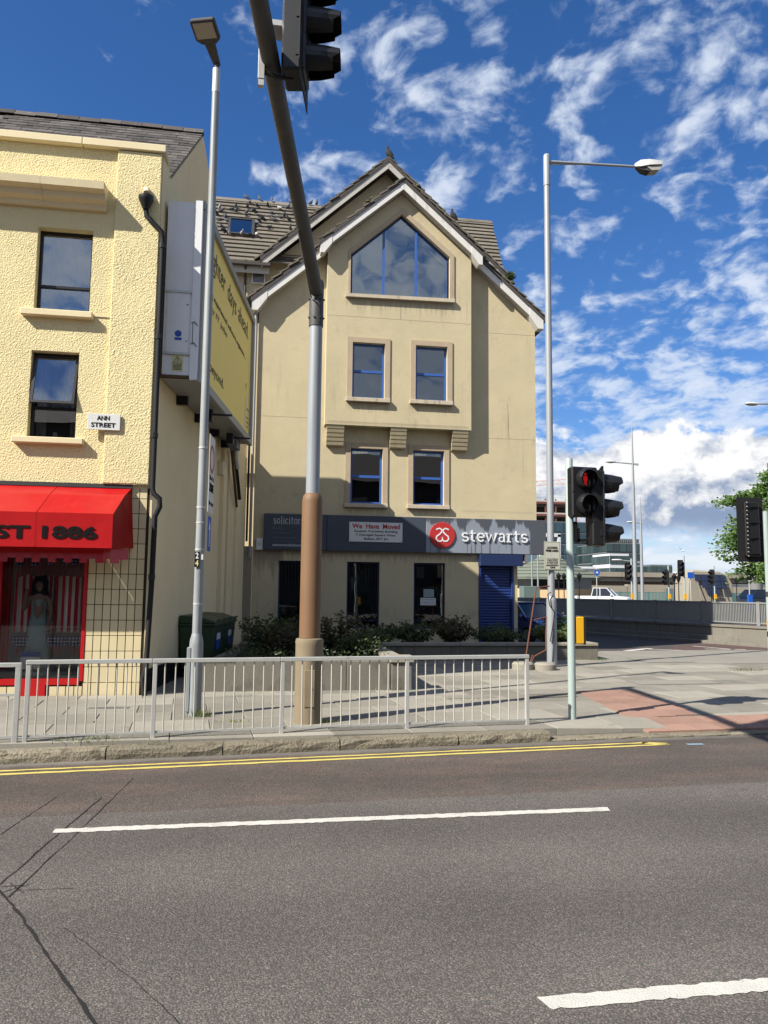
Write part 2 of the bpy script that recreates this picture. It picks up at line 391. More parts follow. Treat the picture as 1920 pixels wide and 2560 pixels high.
M['navy'] = mat('navy_box', (0.014, 0.03, 0.10), 0.5, n1=(2, .1))
M['concrete'] = mat('planter_concrete', (0.185, 0.17, 0.14), 0.95, n1=(1.2, .25), n2=(25, .15), streak=.5, bump=(30, .4, .01), dirt=((0.07, 0.062, 0.05), 1.6, .52, .6))
M['concrete_cap'] = mat('planter_coping', (0.30, 0.275, 0.225), 0.95, n1=(2, .25), n2=(25, .15), bump=(30, .4, .01))
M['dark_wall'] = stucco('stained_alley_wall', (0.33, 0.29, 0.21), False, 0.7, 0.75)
M['soil'] = mat('soil', (0.05, 0.04, 0.028), 0.95, bump=(20, .8, .03))
M['galv'] = mat('galvanised_steel', (0.58, 0.58, 0.55), 0.45, 0.3, n1=(6, .15), n2=(50, .1), bump=(60, .15, .003), dirt=((0.22, 0.18, 0.13), 7, .62, .4))
M['galv_bar'] = mat('galvanised_bar', (0.60, 0.57, 0.50), 0.5, 0.2, n1=(6, .15), dirt=((0.24, 0.18, 0.12), 6, .6, .4))
M['pole_grey'] = mat('grey_pole_paint', (0.33, 0.355, 0.36), 0.5, 0.1, n1=(3, .15), streak=.3, dirt=((0.22, 0.15, 0.10), 6, .60, .6))
M['pole_right'] = mat('pale_pole_paint', (0.34, 0.36, 0.38), 0.5, 0.2, n1=(2, .1), streak=.15)
M['pole_green'] = mat('green_grey_pole_paint', (0.36, 0.43, 0.41), 0.4, 0.0, n1=(3, .08), dirt=((0.3, 0.27, 0.2), 6, .66, .5))
M['pole_brown'] = mat('tan_sleeve', (0.205, 0.112, 0.055), 0.6, n1=(2, .18), n2=(30, .08), streak=.3, dirt=((0.12, 0.09, 0.06), 5, .62, .5))
M['pole_base'] = mat('tan_base', (0.245, 0.195, 0.125), 0.75, n1=(3, .18), n2=(30, .1), streak=.3)
M['arm_grey'] = mat('weathered_arm', (0.088, 0.086, 0.084), 0.6, 0.2, n1=(4, .25), n2=(20, .15))
M['black'] = mat('black_plastic', (0.011, 0.011, 0.012), 0.42, n1=(3, .2), spec=.4)
M['black_matt'] = mat('black_matt', (0.008, 0.008, 0.009), 0.7)
M['lens_dark'] = mat('unlit_lens', (0.006, 0.006, 0.006), 0.2, spec=.5)
M['lens_red'] = mat('lit_red_figure', (0.1, 0.0, 0.0), 0.4, emit=((1.0, 0.02, 0.02), 0.16))
M['yellow_box'] = mat('yellow_box', (0.80, 0.42, 0.015), 0.5, n1=(3, .05))
M['rust'] = mat('rusty_steel', (0.17, 0.065, 0.04), 0.75, n1=(9, .3))
M['red_vinyl'] = mat('red_vinyl', (0.46, 0.008, 0.010), 0.32, n1=(2.5, .10), bump=(3, .25, .03), spec=.5)
M['red_paint'] = mat('red_paint', (0.50, 0.010, 0.012), 0.4, n1=(3, .08))
def red_end():
    mt, g, b, o = new_mat('red_vinyl_thin')
    g.put(b.inputs['Base Color'], (0.42, 0.006, 0.010)); b.inputs['Roughness'].default_value = 0.35
    tr = g.n('ShaderNodeBsdfTransparent'); g.put(tr.inputs[0], (0.75, 0.10, 0.10))
    tl = g.n('ShaderNodeBsdfTranslucent'); g.put(tl.inputs[0], (0.5, 0.01, 0.01))
    ms = g.n('ShaderNodeMixShader'); ms.inputs[0].default_value = 0.35
    g.nt.links.new(b.outputs[0], ms.inputs[1]); g.nt.links.new(tl.outputs[0], ms.inputs[2])
    ms2 = g.n('ShaderNodeMixShader'); ms2.inputs[0].default_value = 0.28
    g.nt.links.new(ms.outputs[0], ms2.inputs[1]); g.nt.links.new(tr.outputs[0], ms2.inputs[2])
    g.nt.links.new(ms2.outputs[0], o.inputs[0])
    return mt
M['red_end'] = red_end()
M['walltile'] = mat('cream_wall_tile', (0.72, 0.61, 0.38), 0.35, n1=(3, .07), rnd=.05, spec=.45)
M['grout'] = mat('dark_grout', (0.035, 0.027, 0.016), 0.9)
M['plinth'] = mat('black_plinth_paint', (0.012, 0.012, 0.013), 0.5)
M['bill_white'] = mat('white_steel_cabinet', (0.86, 0.86, 0.86), 0.5, n1=(2, .06))
M['bill_grey'] = mat('grey_billboard_frame', (0.36, 0.36, 0.35), 0.5, n1=(3, .08))
M['bill_yellow'] = mat('yellow_poster', (1.12, 0.86, 0.22), 0.5, n1=(1, .04))
M['poster_ink'] = mat('poster_ink', (0.055, 0.05, 0.04), 0.6)
M['sticker_blue'] = mat('blue_sticker', (0.02, 0.08, 0.40), 0.4)
M['sticker_yellow'] = mat('yellow_sticker', (0.72, 0.66, 0.36), 0.5)
M['sign_blue'] = mat('blue_road_sign', (0.012, 0.10, 0.50), 0.35)
M['alc'] = mat('cream_metal_sign', (0.50, 0.50, 0.42), 0.5, n1=(4, .08))
M['bin_green'] = mat('green_bin_plastic', (0.022, 0.055, 0.026), 0.5, n1=(3, .2), spec=.4)
M['wood'] = mat('brown_timber', (0.12, 0.065, 0.03), 0.8, n1=(6, .3))
M['leaf_shrub'] = leaf_mat('shrub_leaf', (0.030, 0.048, 0.018), (0.075, 0.095, 0.030))
M['leaf_red'] = leaf_mat('reddish_shrub_leaf', (0.040, 0.040, 0.017), (0.085, 0.058, 0.028))
M['leaf_light'] = leaf_mat('light_shrub_leaf', (0.045, 0.08, 0.02), (0.10, 0.12, 0.035))
M['leaf_cover'] = leaf_mat('ground_cover_leaf', (0.028, 0.045, 0.014), (0.055, 0.075, 0.022))
M['leaf_tree'] = leaf_mat('tree_leaf', (0.055, 0.115, 0.022), (0.12, 0.19, 0.045), .4)
M['bark'] = mat('bark', (0.08, 0.06, 0.045), 0.95, n1=(8, .3), bump=(20, .8, .03))
M['grass'] = leaf_mat('weed_blade', (0.10, 0.14, 0.04), (0.20, 0.21, 0.07))
M['pigeon'] = mat('pigeon_grey', (0.075, 0.08, 0.095), 0.8, rnd=.5, n1=(12, .3), local=True)
M['pigeon_pale'] = mat('pigeon_pale', (0.38, 0.37, 0.37), 0.8, rnd=.3, n1=(14, .3), local=True)
M['gull'] = mat('gull_white', (0.75, 0.75, 0.75), 0.8)
M['car_blue'] = mat('blue_car_paint', (0.012, 0.030, 0.26), 0.22, 0.2, spec=.6, coat=.8)
M['car_white'] = mat('white_car_paint', (0.72, 0.73, 0.74), 0.25, spec=.5, coat=.6)
M['car_dark'] = mat('dark_car_paint', (0.012, 0.018, 0.035), 0.22, 0.2, spec=.6, coat=.8)
M['car_glass'] = mat('car_glass', (0.012, 0.016, 0.02), 0.05, spec=.8)
M['tyre'] = mat('tyre_rubber', (0.012, 0.012, 0.012), 0.85)
M['rim'] = mat('alloy_rim', (0.5, 0.5, 0.52), 0.3, 0.8)
M['lamp_clear'] = mat('headlamp', (0.65, 0.68, 0.7), 0.15, spec=.7)
M['lamp_glass'] = mat('street_lamp_glass', (0.42, 0.40, 0.33), 0.35)
M['lamp_shell'] = mat('street_lamp_shell', (0.62, 0.62, 0.61), 0.45)
M['lamp_dark'] = mat('dark_lamp_body', (0.055, 0.055, 0.055), 0.45)
M['rail_grey'] = mat('grey_railing', (0.27, 0.275, 0.27), 0.55, 0.2, n1=(4, .12))
M['rail_teal'] = mat('teal_railing', (0.05, 0.19, 0.20), 0.5)
M['parapet'] = mat('concrete_parapet', (0.20, 0.185, 0.155), 0.95, n1=(.8, .2), n2=(12, .12), streak=.4)
M['far_concrete'] = mat('flyover_concrete', (0.34, 0.30, 0.235), 0.95, n1=(.3, .15), streak=.3)
M['far_steel'] = mat('red_oxide_steel', (0.16, 0.055, 0.04), 0.7)
M['far_slab'] = mat('floor_slab', (0.52, 0.47, 0.42), 0.8)
M['far_glass'] = mat('curtain_wall_glass', (0.028, 0.062, 0.082), 0.12, 0.0, spec=.7, rnd=.35)
M['far_glass2'] = mat('pale_curtain_wall', (0.035, 0.060, 0.060), 0.2, spec=.6, rnd=.35)
M['far_white'] = mat('white_cladding', (0.66, 0.67, 0.68), 0.6)
M['far_grey'] = mat('grey_cladding', (0.15, 0.165, 0.175), 0.6, n1=(.2, .1))
M['far_green'] = mat('green_cladding', (0.13, 0.18, 0.165), 0.7)
M['pav_roof'] = mat('green_grey_roof', (0.155, 0.175, 0.135), 0.8, n1=(1, .12))
M['pav_wall'] = mat('peach_wall', (0.62, 0.44, 0.25), 0.85, n1=(.5, .1))
M['solar'] = mat('solar_panel', (0.012, 0.018, 0.045), 0.15, spec=.7)
M['crane'] = mat('crane_paint', (0.70, 0.36, 0.26), 0.6)
M['skin'] = mat('mannequin_skin', (0.36, 0.22, 0.16), 0.6)
M['hair'] = mat('dark_hair', (0.012, 0.009, 0.008), 0.7)
M['dress'] = mat('pale_green_dress', (0.36, 0.50, 0.49), 0.8, n1=(8, .12))
M['flag_curtain'] = stripes('red_white_striped_curtain', (0.62, 0.03, 0.045), (0.82, 0.76, 0.70), 0.115, 0, .5)
M['bunting'] = stripes('striped_bunting', (0.42, 0.13, 0.10), (0.04, 0.04, 0.08), 0.022, 0, .5)
M['stars'] = dots('star_spangled_blue', (0.012, 0.022, 0.11), (0.6, 0.6, 0.58), 0.055)
M['green_spike'] = mat('green_foil', (0.03, 0.11, 0.07), 0.5)

# ---------------------------------------------------------------- mesh helpers
WO = {}                                   # world origin of every object built here
def world_of(o): return WO.get(o.name, Vector((0, 0, 0)))
def tag(o, label=None, cat=None, group=None, kind=None):
    if label: o['label'] = label
    if cat: o['category'] = cat
    if group: o['group'] = group
    if kind: o['kind'] = kind
    return o
def empty(name, loc, label=None, cat=None, group=None, kind=None):
    o = bpy.data.objects.new(name, None); col.objects.link(o)
    o.location = loc; o.empty_display_size = 0.2
    WO[o.name] = Vector(loc)
    return tag(o, label, cat, group, kind)
def link(me, name, parent, world, mt=None):
    o = bpy.data.objects.new(name, me); col.objects.link(o)
    WO[o.name] = Vector(world)
    if parent is not None:
        o.parent = parent; o.location = Vector(world) - world_of(parent)
    else: o.location = world
    if mt is not None and not me.materials: me.materials.append(mt)
    return o
class MB:
    def __init__(s, X=None): s.v = []; s.f = []; s.X = X
    def add(s, vs, fs):
        b = len(s.v)
        for p in vs:
            p = Vector(p)
            s.v.append(s.X @ p if s.X is not None else p)
        s.f += [tuple(b+i for i in q) for q in fs]
        return s
    def box(s, x0, x1, y0, y1, z0, z1):
        return s.add([(x, y, z) for z in (z0, z1) for y in (y0, y1) for x in (x0, x1)],
                     [(0, 2, 3, 1), (4, 5, 7, 6), (0, 1, 5, 4), (2, 6, 7, 3), (0, 4, 6, 2), (1, 3, 7, 5)])
    def prism(s, pts, ext):
        """polygon pts (3d) swept by vector ext"""
        n = len(pts); e = Vector(ext)
        a = [Vector(p) for p in pts]
        return s.add(a + [p+e for p in a], [tuple(range(n))[::-1], tuple(range(n, 2*n))] + [(i, (i+1) % n, n+(i+1) % n, n+i) for i in range(n)])
    def tube(s, p0, p1, r0, r1=None, n=12, cap=True):
        return s.path([p0, p1], [r0, r0 if r1 is None else r1], n, cap)
    def path(s, pts, r, n=10, cap=True):
        pts = [Vector(p) for p in pts]
        if not isinstance(r, (list, tuple)): r = [r]*len(pts)
        rings = []; prev = None
        for i, p in enumerate(pts):
            d = (pts[min(i+1, len(pts)-1)] - pts[max(i-1, 0)]).normalized()
            if prev is None:
                a = d.orthogonal().normalized()
            else:
                a = (prev - d*prev.dot(d)).normalized()
            prev = a; b = d.cross(a)
            rings.append([p + (a*math.cos(2*math.pi*k/n) + b*math.sin(2*math.pi*k/n))*r[i] for k in range(n)])
        vs = [q for g_ in rings for q in g_]
        fs = [(i*n+k, i*n+(k+1) % n, (i+1)*n+(k+1) % n, (i+1)*n+k) for i in range(len(rings)-1) for k in range(n)]
        if cap: fs += [tuple(range(n))[::-1], tuple(range((len(rings)-1)*n, len(rings)*n))]
        return s.add(vs, fs)
    def lathe(s, prof, c, n=20, sx=1, sy=1, cap=True):
        """prof [(r,z)] round a vertical axis at c"""
        vs = [(c[0]+r*sx*math.cos(2*math.pi*k/n), c[1]+r*sy*math.sin(2*math.pi*k/n), c[2]+z) for r, z in prof for k in range(n)]
        fs = [(i*n+k, i*n+(k+1) % n, (i+1)*n+(k+1) % n, (i+1)*n+k) for i in range(len(prof)-1) for k in range(n)]
        if cap: fs += [tuple(range(n))[::-1], tuple(range((len(prof)-1)*n, len(prof)*n))]
        return s.add(vs, fs)
    def ribbon(s, pts, w, d0, d1, f3, closed=False):
        """flat stroke of width w along 2d pts; f3(u,v,d) -> 3d; solid from depth d0 to d1"""
        P = [Vector(p) for p in pts]; n = len(P); L = []; Rr = []
        for i in range(n):
            a = P[i-1] if (i > 0 or closed) else P[i]
            b = P[(i+1) % n] if (i < n-1 or closed) else P[i]
            t = (b-a).normalized(); nn = Vector((-t.y, t.x))
            L.append(P[i]+nn*w/2); Rr.append(P[i]-nn*w/2)
        vs = [f3(q.x, q.y, d) for d in (d1, d0) for q in L+Rr]
        k = 2*n; fs = []
        rng = n if closed else n-1
        for i in range(rng):
            j = (i+1) % n
            fs += [(i, j, n+j, n+i), (i, k+i, k+j, j), (n+i, n+j, k+n+j, k+n+i)]
        if not closed: fs += [(0, n, k+n, k), (n-1, k+n-1, k+2*n-1, 2*n-1)]
        return s.add(vs, fs)
    def build(s, name, mt, parent=None, smooth=False, bevel=0, origin=None, seg=1):
        xs = [p.x for p in s.v]; ys = [p.y for p in s.v]; zs = [p.z for p in s.v]
        o0 = Vector(origin) if origin is not None else Vector(((min(xs)+max(xs))/2, (min(ys)+max(ys))/2, min(zs)))
        me = bpy.data.meshes.new(name)
        me.from_pydata([p-o0 for p in s.v], [], s.f)
        if bevel:
            bm = bmesh.new(); bm.from_mesh(me)
            bmesh.ops.recalc_face_normals(bm, faces=bm.faces)
            es = [e for e in bm.edges if len(e.link_faces) == 2 and e.calc_face_angle(0) > 0.6]
            bmesh.ops.bevel(bm, geom=es, offset=bevel, segments=seg, affect='EDGES', clamp_overlap=True)
            bm.to_mesh(me); bm.free()
        else:
            bm = bmesh.new(); bm.from_mesh(me); bmesh.ops.recalc_face_normals(bm, faces=bm.faces); bm.to_mesh(me); bm.free()
        if smooth:
            me.shade_smooth()
            try: me.set_sharp_from_angle(angle=R(40))
            except Exception: pass
        return link(me, name, parent, o0, M[mt] if isinstance(mt, str) else mt)
def box(name, mt, parent, x0, x1, y0, y1, z0, z1, bevel=0):
    return MB().box(x0, x1, y0, y1, z0, z1).build(name, mt, parent, bevel=bevel)
def copy_tree(o, loc=None, rotz=None, label=None, parent=None):
    c = o.copy(); col.objects.link(c); c.parent = parent
    WO[c.name] = WO.get(o.name, Vector())
    for ch in o.children: copy_tree(ch, parent=c)
    if loc is not None: c.location = loc
    if rotz is not None: c.rotation_euler = (0, 0, rotz)
    if label: c['label'] = label
    return c
def holed(mb, outer, holes, f3, depth):
    """sheet with openings; f3(u,v,d); the openings get reveals of the given depth"""
    loops = [outer]+holes
    flat = [p for l in loops for p in l]
    tri = tessellate_polygon([[Vector((p[0], p[1], 0)) for p in l] for l in loops])
    mb.add([f3(p[0], p[1], 0) for p in flat], [tuple(t) for t in tri])
    for h in holes:
        n = len(h)
        mb.add([f3(p[0], p[1], d) for d in (0, depth) for p in h], [(i, (i+1) % n, n+(i+1) % n, n+i) for i in range(n)])
def rect(x0, x1, z0, z1): return [(x0, z0), (x1, z0), (x1, z1), (x0, z1)]
def front(Y): return lambda u, v, d: Vector((u, Y+d, v))        # a wall facing the camera side, d goes in
def out(Y): return lambda u, v, d: Vector((u, Y-d, v))          # d comes out towards the street
def text(name, s, mt, parent, bx, f3, d0=0.002, d1=0.006, bold=0.0, spacing=1.0):
    """letters fitted to the box bx=(u0,u1,v0,v1) on the surface f3(u,v,d)"""
    cu = bpy.data.curves.new('t', 'FONT'); cu.body = s; cu.extrude = 0.5; cu.offset = bold; cu.space_character = spacing; cu.resolution_u = 3
    ob = bpy.data.objects.new('t', cu)
    me = bpy.data.meshes.new_from_object(ob)
    bpy.data.objects.remove(ob); bpy.data.curves.remove(cu)
    xs = [v.co.x for v in me.vertices]; ys = [v.co.y for v in me.vertices]
    sx = (bx[1]-bx[0])/(max(xs)-min(xs)); sy = (bx[3]-bx[2])/(max(ys)-min(ys)); x0 = min(xs); y0 = min(ys)
    for v in me.vertices:
        v.co = f3(bx[0]+(v.co.x-x0)*sx, bx[2]+(v.co.y-y0)*sy, d1 if v.co.z > 0 else d0)
    o0 = f3(bx[0], bx[2], 0)
    for v in me.vertices: v.co -= o0
    me.materials.clear()
    return link(me, name, parent, o0, M[mt])
def arc(cx, cy, rx, ry, a0, a1, n=8): return [(cx+rx*math.cos(R(a0+(a1-a0)*i/n)), cy+ry*math.sin(R(a0+(a1-a0)*i/n))) for i in range(n+1)]
GLY = {
 's': (.86, [arc(.42, .74, .30, .26, 30, 250, 9)+arc(.42, .26, .34, .26, 70, -150, 9)]),
 't': (.76, [[(.30, 1.38), (.30, .22)]+arc(.50, .22, .20, .20, 180, 300, 5), [(.02, 1.0), (.70, 1.0)]]),
 'e': (.94, [[(.10, .52), (.86, .52)]+arc(.47, .50, .39, .50, 4, 320, 14)]),
 'w': (1.42, [[(.08, 1.0), (.38, .02), (.68, .86), (.98, .02), (1.28, 1.0)], [(-.08, 1.0), (.26, 1.0)], [(1.12, 1.0), (1.44, 1.0)]]),
 'a': (.92, [arc(.40, .72, .28, .28, 155, 0, 7)+[(.68, .16)]+arc(.80, .14, .12, .14, 180, 270, 3), arc(.40, .28, .30, .28, 75, 350, 11)]),
 'r': (.74, [[(.02, .98), (.22, .98), (.22, .0)], arc(.50, .62, .28, .36, 170, 60, 6), [(.0, .0), (.48, .0)]]),
 'o': (.98, [arc(.46, .5, .38, .5, 0, 345, 15)+[(.84, .5)]]),
 'l': (.52, [[(.05, 1.5), (.25, 1.5), (.25, 0)], [(.02, 0), (.48, 0)]]),
 'i': (.52, [[(.05, .98), (.25, .98), (.25, 0)], [(.02, 0), (.48, 0)], [(.16, 1.36), (.34, 1.36)]]),
 'c': (.86, [arc(.46, .5, .38, .5, 50, 315, 13)]),
}
def serif_text(name, s, mt, parent, bx, f3, wt=.17, d0=.004, d1=.03):
    tot = sum(GLY[c][0]+.10 for c in s)-.10
    sx = (bx[1]-bx[0])/tot; sy = (bx[3]-bx[2])/1.5; u = bx[0]
    for c in s:
        mb = MB()
        for k, st in enumerate(GLY[c][1]):
            mb.ribbon([(u+p[0]*sx, bx[2]+p[1]*sy) for p in st], wt*(sx+sy)/2*(1 if k == 0 else .75), d0, d1-k*.0012, f3)
        mb.build('letter', mt, parent)
        u += (GLY[c][0]+.10)*sx
def clip(poly, a, b, c):
    """keep the part of poly where a*x+b*y >= c"""
    o = []
    for i, p in enumerate(poly):
        q = poly[(i+1) % len(poly)]; dp = a*p[0]+b*p[1]-c; dq = a*q[0]+b*q[1]-c
        if dp >= 0: o.append(p)
        if dp*dq < 0:
            t = dp/(dp-dq); o.append((p[0]+(q[0]-p[0])*t, p[1]+(q[1]-p[1])*t))
    return o

# ================================================================ GROUND
tag(MB().add([(-1500, -300, -.06), (1500, -300, -.06), (1500, 2600, -.06), (-1500, 2600, -.06)], [(0, 1, 2, 3)]).build('ground', 'grass_dirt'), 'flat open ground reaching to the horizon', 'ground', kind='structure')
road = tag(MB().add([(-60, -25, 0), (60, -25, 0), (60, 25, 0), (60, 60, 0), (-60, 60, 0)], [(0, 1, 2, 3, 4)]).build('road', 'asphalt', origin=(0, 0, 0)), 'grey asphalt road with worn stone chips running past the kerb', 'road', kind='structure')
sheet = lambda pts, z: MB().add([(p[0], p[1], z) for p in pts], [tuple(range(len(pts)))])
KS = 0.093                                                     # the kerb runs a little skew to the lane lines
kerbY = lambda x: 9.56+KS*x if x < 4.6 else 9.988+0.05*(x-4.6)
# lane lines with slightly ragged ends
def line_mark(name, mt, x0, x1, y0, y1, w, ends=(0, 0)):
    n = 120; L = []; Rr = []
    for i in range(n+1):
        t = i/n; xx = x0+(x1-x0)*t; yy = y0+(y1-y0)*t
        j = lambda: random.uniform(-.010, .010)
        L.append((xx+(ends[0] if i == 0 else 0)*.0, yy+w/2+j())); Rr.append((xx+random.uniform(-.03, .03)*(i in (0, n)), yy-w/2+j()))
    return MB().add([(p[0], p[1], .004) for p in L+Rr], [(i, i+1, n+2+i, n+1+i) for i in range(n)]).build(name, mt, road)
line_mark('lane_line', 'white_line', -1.60, 3.20, 6.77, 6.83, .11)
line_mark('lane_line', 'white_line', 1.38, 6.2, 3.74, 3.80, .115)
line_mark('yellow_line', 'yellow_line', -9, 5.10, 8.36, 9.71, .055)
line_mark('yellow_line', 'yellow_line', -9, 5.30, 8.19, 9.575, .075)
line_mark('yellow_line', 'yellow_line', 5.00, 5.32, 9.70, 9.60, .12)
box('blue_paint_mark', mat('pale_blue_spray', (0.22, 0.32, 0.42), .8), road, 5.55, 5.78, 9.50, 9.58, .004, .005)
def crack(pts, w):
    p2 = []
    for a, b in zip(pts[:-1], pts[1:]):
        k = 9
        for i in range(k): t = i/k; p2.append((a[0]+(b[0]-a[0])*t+random.uniform(-.006, .006), a[1]+(b[1]-a[1])*t))
    p2.append(pts[-1])
    mb = MB(); ws = w
    vs = []; n = len(p2)
    for i, p in enumerate(p2):
        q = p2[min(i+1, n-1)]; o_ = p2[max(i-1, 0)]
        t = Vector((q[0]-o_[0], q[1]-o_[1])).normalized(); ww = w*random.uniform(.3, 1.0)/2
        vs += [(p[0]-t.y*ww, p[1]+t.x*ww, .003), (p[0]+t.y*ww, p[1]-t.x*ww, .003)]
    mb.add(vs, [(2*i, 2*i+1, 2*i+3, 2*i+2) for i in range(n-1)]).build('sealed_crack', 'sealant', road)
for pts, w_ in [([(-1.42, 7.76), (-1.54, 6.73), (-1.65, 5.64)], .022), ([(-1.25, 8.51), (-1.40, 6.71), (-1.53, 5.41)], .013), ([(-1.84, 7.83), (-1.99, 6.73)], .012),
                ([(-1.66, 5.60), (-1.39, 5.15), (-1.01, 4.44), (-0.60, 3.70)], .024), ([(-1.07, 4.9), (-.86, 4.62), (-.55, 4.19), (-.25, 3.7)], .007),
                ([(-1.64, 5.60), (-1.49, 5.605)], .010), ([(-1.60, 5.67), (-1.45, 5.46)], .008), ([(-1.59, 5.50), (-1.43, 5.66)], .009), ([(-1.51, 5.52), (-1.16, 5.51)], .006)]:
    crack(pts, w_)

def pave_h(x, y):
    fx = min(1, max(0, (x-4.7)/.7)); fy = min(1, max(0, 1-(y-10.2)/1.3))
    return .12-.082*fx*fx*(3-2*fx)*fy
# pavement: bedding sheet, individual slabs near by, one sheet beyond
pave = empty('pavement', (0, 0, 0), 'grey flagstone pavement between the kerb and the buildings', 'pavement', kind='structure')
edge = [(xx, kerbY(xx)+.22) for xx in (-14, -6, -2, 2, 4.6, 8, 12, 26)]
MB().prism([(p[0], p[1], -.1) for p in edge+[(26, 23.5), (13.6, 23.5), (10.6, 23.2), (9.9, 24.2), (9.9, 40), (-14, 40)]], (0, 0, .125)).build('bedding', 'joint', pave)
MB().prism([(p[0], p[1], .0) for p in [(-14, 19.05), (26, 19.05), (26, 23.45), (13.6, 23.45), (10.65, 23.15), (9.85, 24.15), (9.85, 39), (-14, 39)]], (0, 0, .118)).build('far_paving', 'pave_far', pave)
tact1 = [(5.28, 10.20), (6.90, 10.28), (7.85, 11.15), (6.95, 11.10), (6.95, 11.45), (6.62, 13.95), (5.78, 13.6), (5.42, 11.1)]
u_ = Vector((math.cos(R(5.3)), math.sin(R(5.3)))); v_ = Vector((-u_.y, u_.x))
slab_me = {}
nsl = 0
SLW, SLD = 1.02, .78
for r_ in range(0, 13):
    for c_ in range(-8, 16):
        off = .5 if r_ % 2 else 0.0
        o2 = Vector((0, 9.60))+u_*((c_+off)*SLW)+v_*(.255+r_*SLD)
        cx, cy = (o2+u_*.5+v_*.39)
        if cy > 19.2 or cy < 9: continue
        if cx < -1.95+.14*(cy-14) and cy > 14.3: continue           # under the shop
        if -1.0 < cx < 2.6 and 14.9 < cy < 20: continue               # planter
        if cx/cy < -.36 or cx/cy > .80: continue                     # out of sight
        g0 = .004
        poly = [o2+u_*g0+v_*g0, o2+u_*(SLW-g0)+v_*g0, o2+u_*(SLW-g0)+v_*(SLD-g0), o2+u_*g0+v_*(SLD-g0)]
        poly = [(p.x, p.y) for p in poly]
        poly = clip(poly, -.05, 1, 9.988-.05*4.6+.235)
        if cx < -1: poly = clip(poly, 0, -1, -13.96) if cx < -2.2 else poly
        poly = clip(poly, 0, -1, -19.04)
        if len(poly) < 3: continue
        nsl += 1
        zt = .12+random.uniform(-.004, .003)
        c0 = Vector((sum(p[0] for p in poly)/len(poly), sum(p[1] for p in poly)/len(poly)))
        tx, ty = random.uniform(-.004, .004), random.uniform(-.004, .004)
        mb = MB(); n = len(poly)
        ins = [(c0.x+(p[0]-c0.x)*.985, c0.y+(p[1]-c0.y)*.985) for p in poly]
        h = lambda p: zt-.12+pave_h(p[0], p[1])+tx*(p[0]-c0.x)+ty*(p[1]-c0.y)
        mb.add([(p[0], p[1], .0) for p in poly]+[(p[0], p[1], h(p)-.006) for p in poly]+[(p[0], p[1], h(p)) for p in ins],
               [tuple(range(2*n, 3*n))]+[(i, (i+1) % n, n+(i+1) % n, n+i) for i in range(n)]+[(n+i, n+(i+1) % n, 2*n+(i+1) % n, 2*n+i) for i in range(n)])
        mb.build('paving_slab', 'slab', pave)
for x0, x1, y0, y1, mt in ((3.2, 4.1, 13.05, 13.45, 'pave_far'), (4.7, 5.6, 13.1, 13.5, 'concrete'), (7.6, 9.4, 14.7, 15.4, 'pave_far'), (10.2, 11.6, 19.3, 20.6, 'pave_far')):
    sheet([(x0, y0), (x1, y0+.08), (x1, y1+.08), (x0, y1)], .1265).build('repair_patch', mt, pave)
cv_ = box('access_cover', 'concrete', pave, -2.55, -1.95, 12.35, 12.62, .10, .127, .003)
box('cover_frame', 'galv', cv_, -2.57, -1.93, 12.33, 12.345, .10, .1285); box('cover_frame', 'galv', cv_, -2.57, -1.93, 12.625, 12.64, .10, .1285)
# red blister paving, 400 mm flags
bl_me = None
def in_poly(p, poly):
    ins = False
    for i in range(len(poly)):
        a, b = poly[i], poly[(i+1) % len(poly)]
        if (a[1] > p[1]) != (b[1] > p[1]) and p[0] < (b[0]-a[0])*(p[1]-a[1])/(b[1]-a[1])+a[0]: ins = not ins
    return ins
def blister_mesh():
    mb = MB().box(-.197, .197, -.197, .197, -.03, .006)
    for i in range(6):
        for j in range(6):
            mb.lathe([(.014, .006), (.010, .0105)], (-.167+i*.067, -.167+j*.067, 0), 6)
    o = mb.build('tactile_flag', 'tactile', None, origin=(0, 0, 0)); me = o.data; bpy.data.objects.remove(o); return me
bl_me = blister_mesh()
tcell = []
for i in range(9):                       # strip along the dropped kerb
    for j in range(2): tcell.append((5.36+.2+i*.4, 10.22+.2+j*.4+i*.02, R(3)))
for i in range(3):                       # stem leading back across the pavement
    for j in range(7):
        tcell.append((5.50+.2+i*.4+j*.055, 11.06+.2+j*.4+i*.05, R(3)-.0))
for cx, cy, a in tcell:
    o = link(bl_me, 'tactile_flag', pave, (cx, cy, pave_h(cx, cy)+.006)); o.rotation_euler = (math.atan((pave_h(cx, cy+.2)-pave_h(cx, cy-.2))/.4), -math.atan((pave_h(cx+.2, cy)-pave_h(cx-.2, cy))/.4), a)
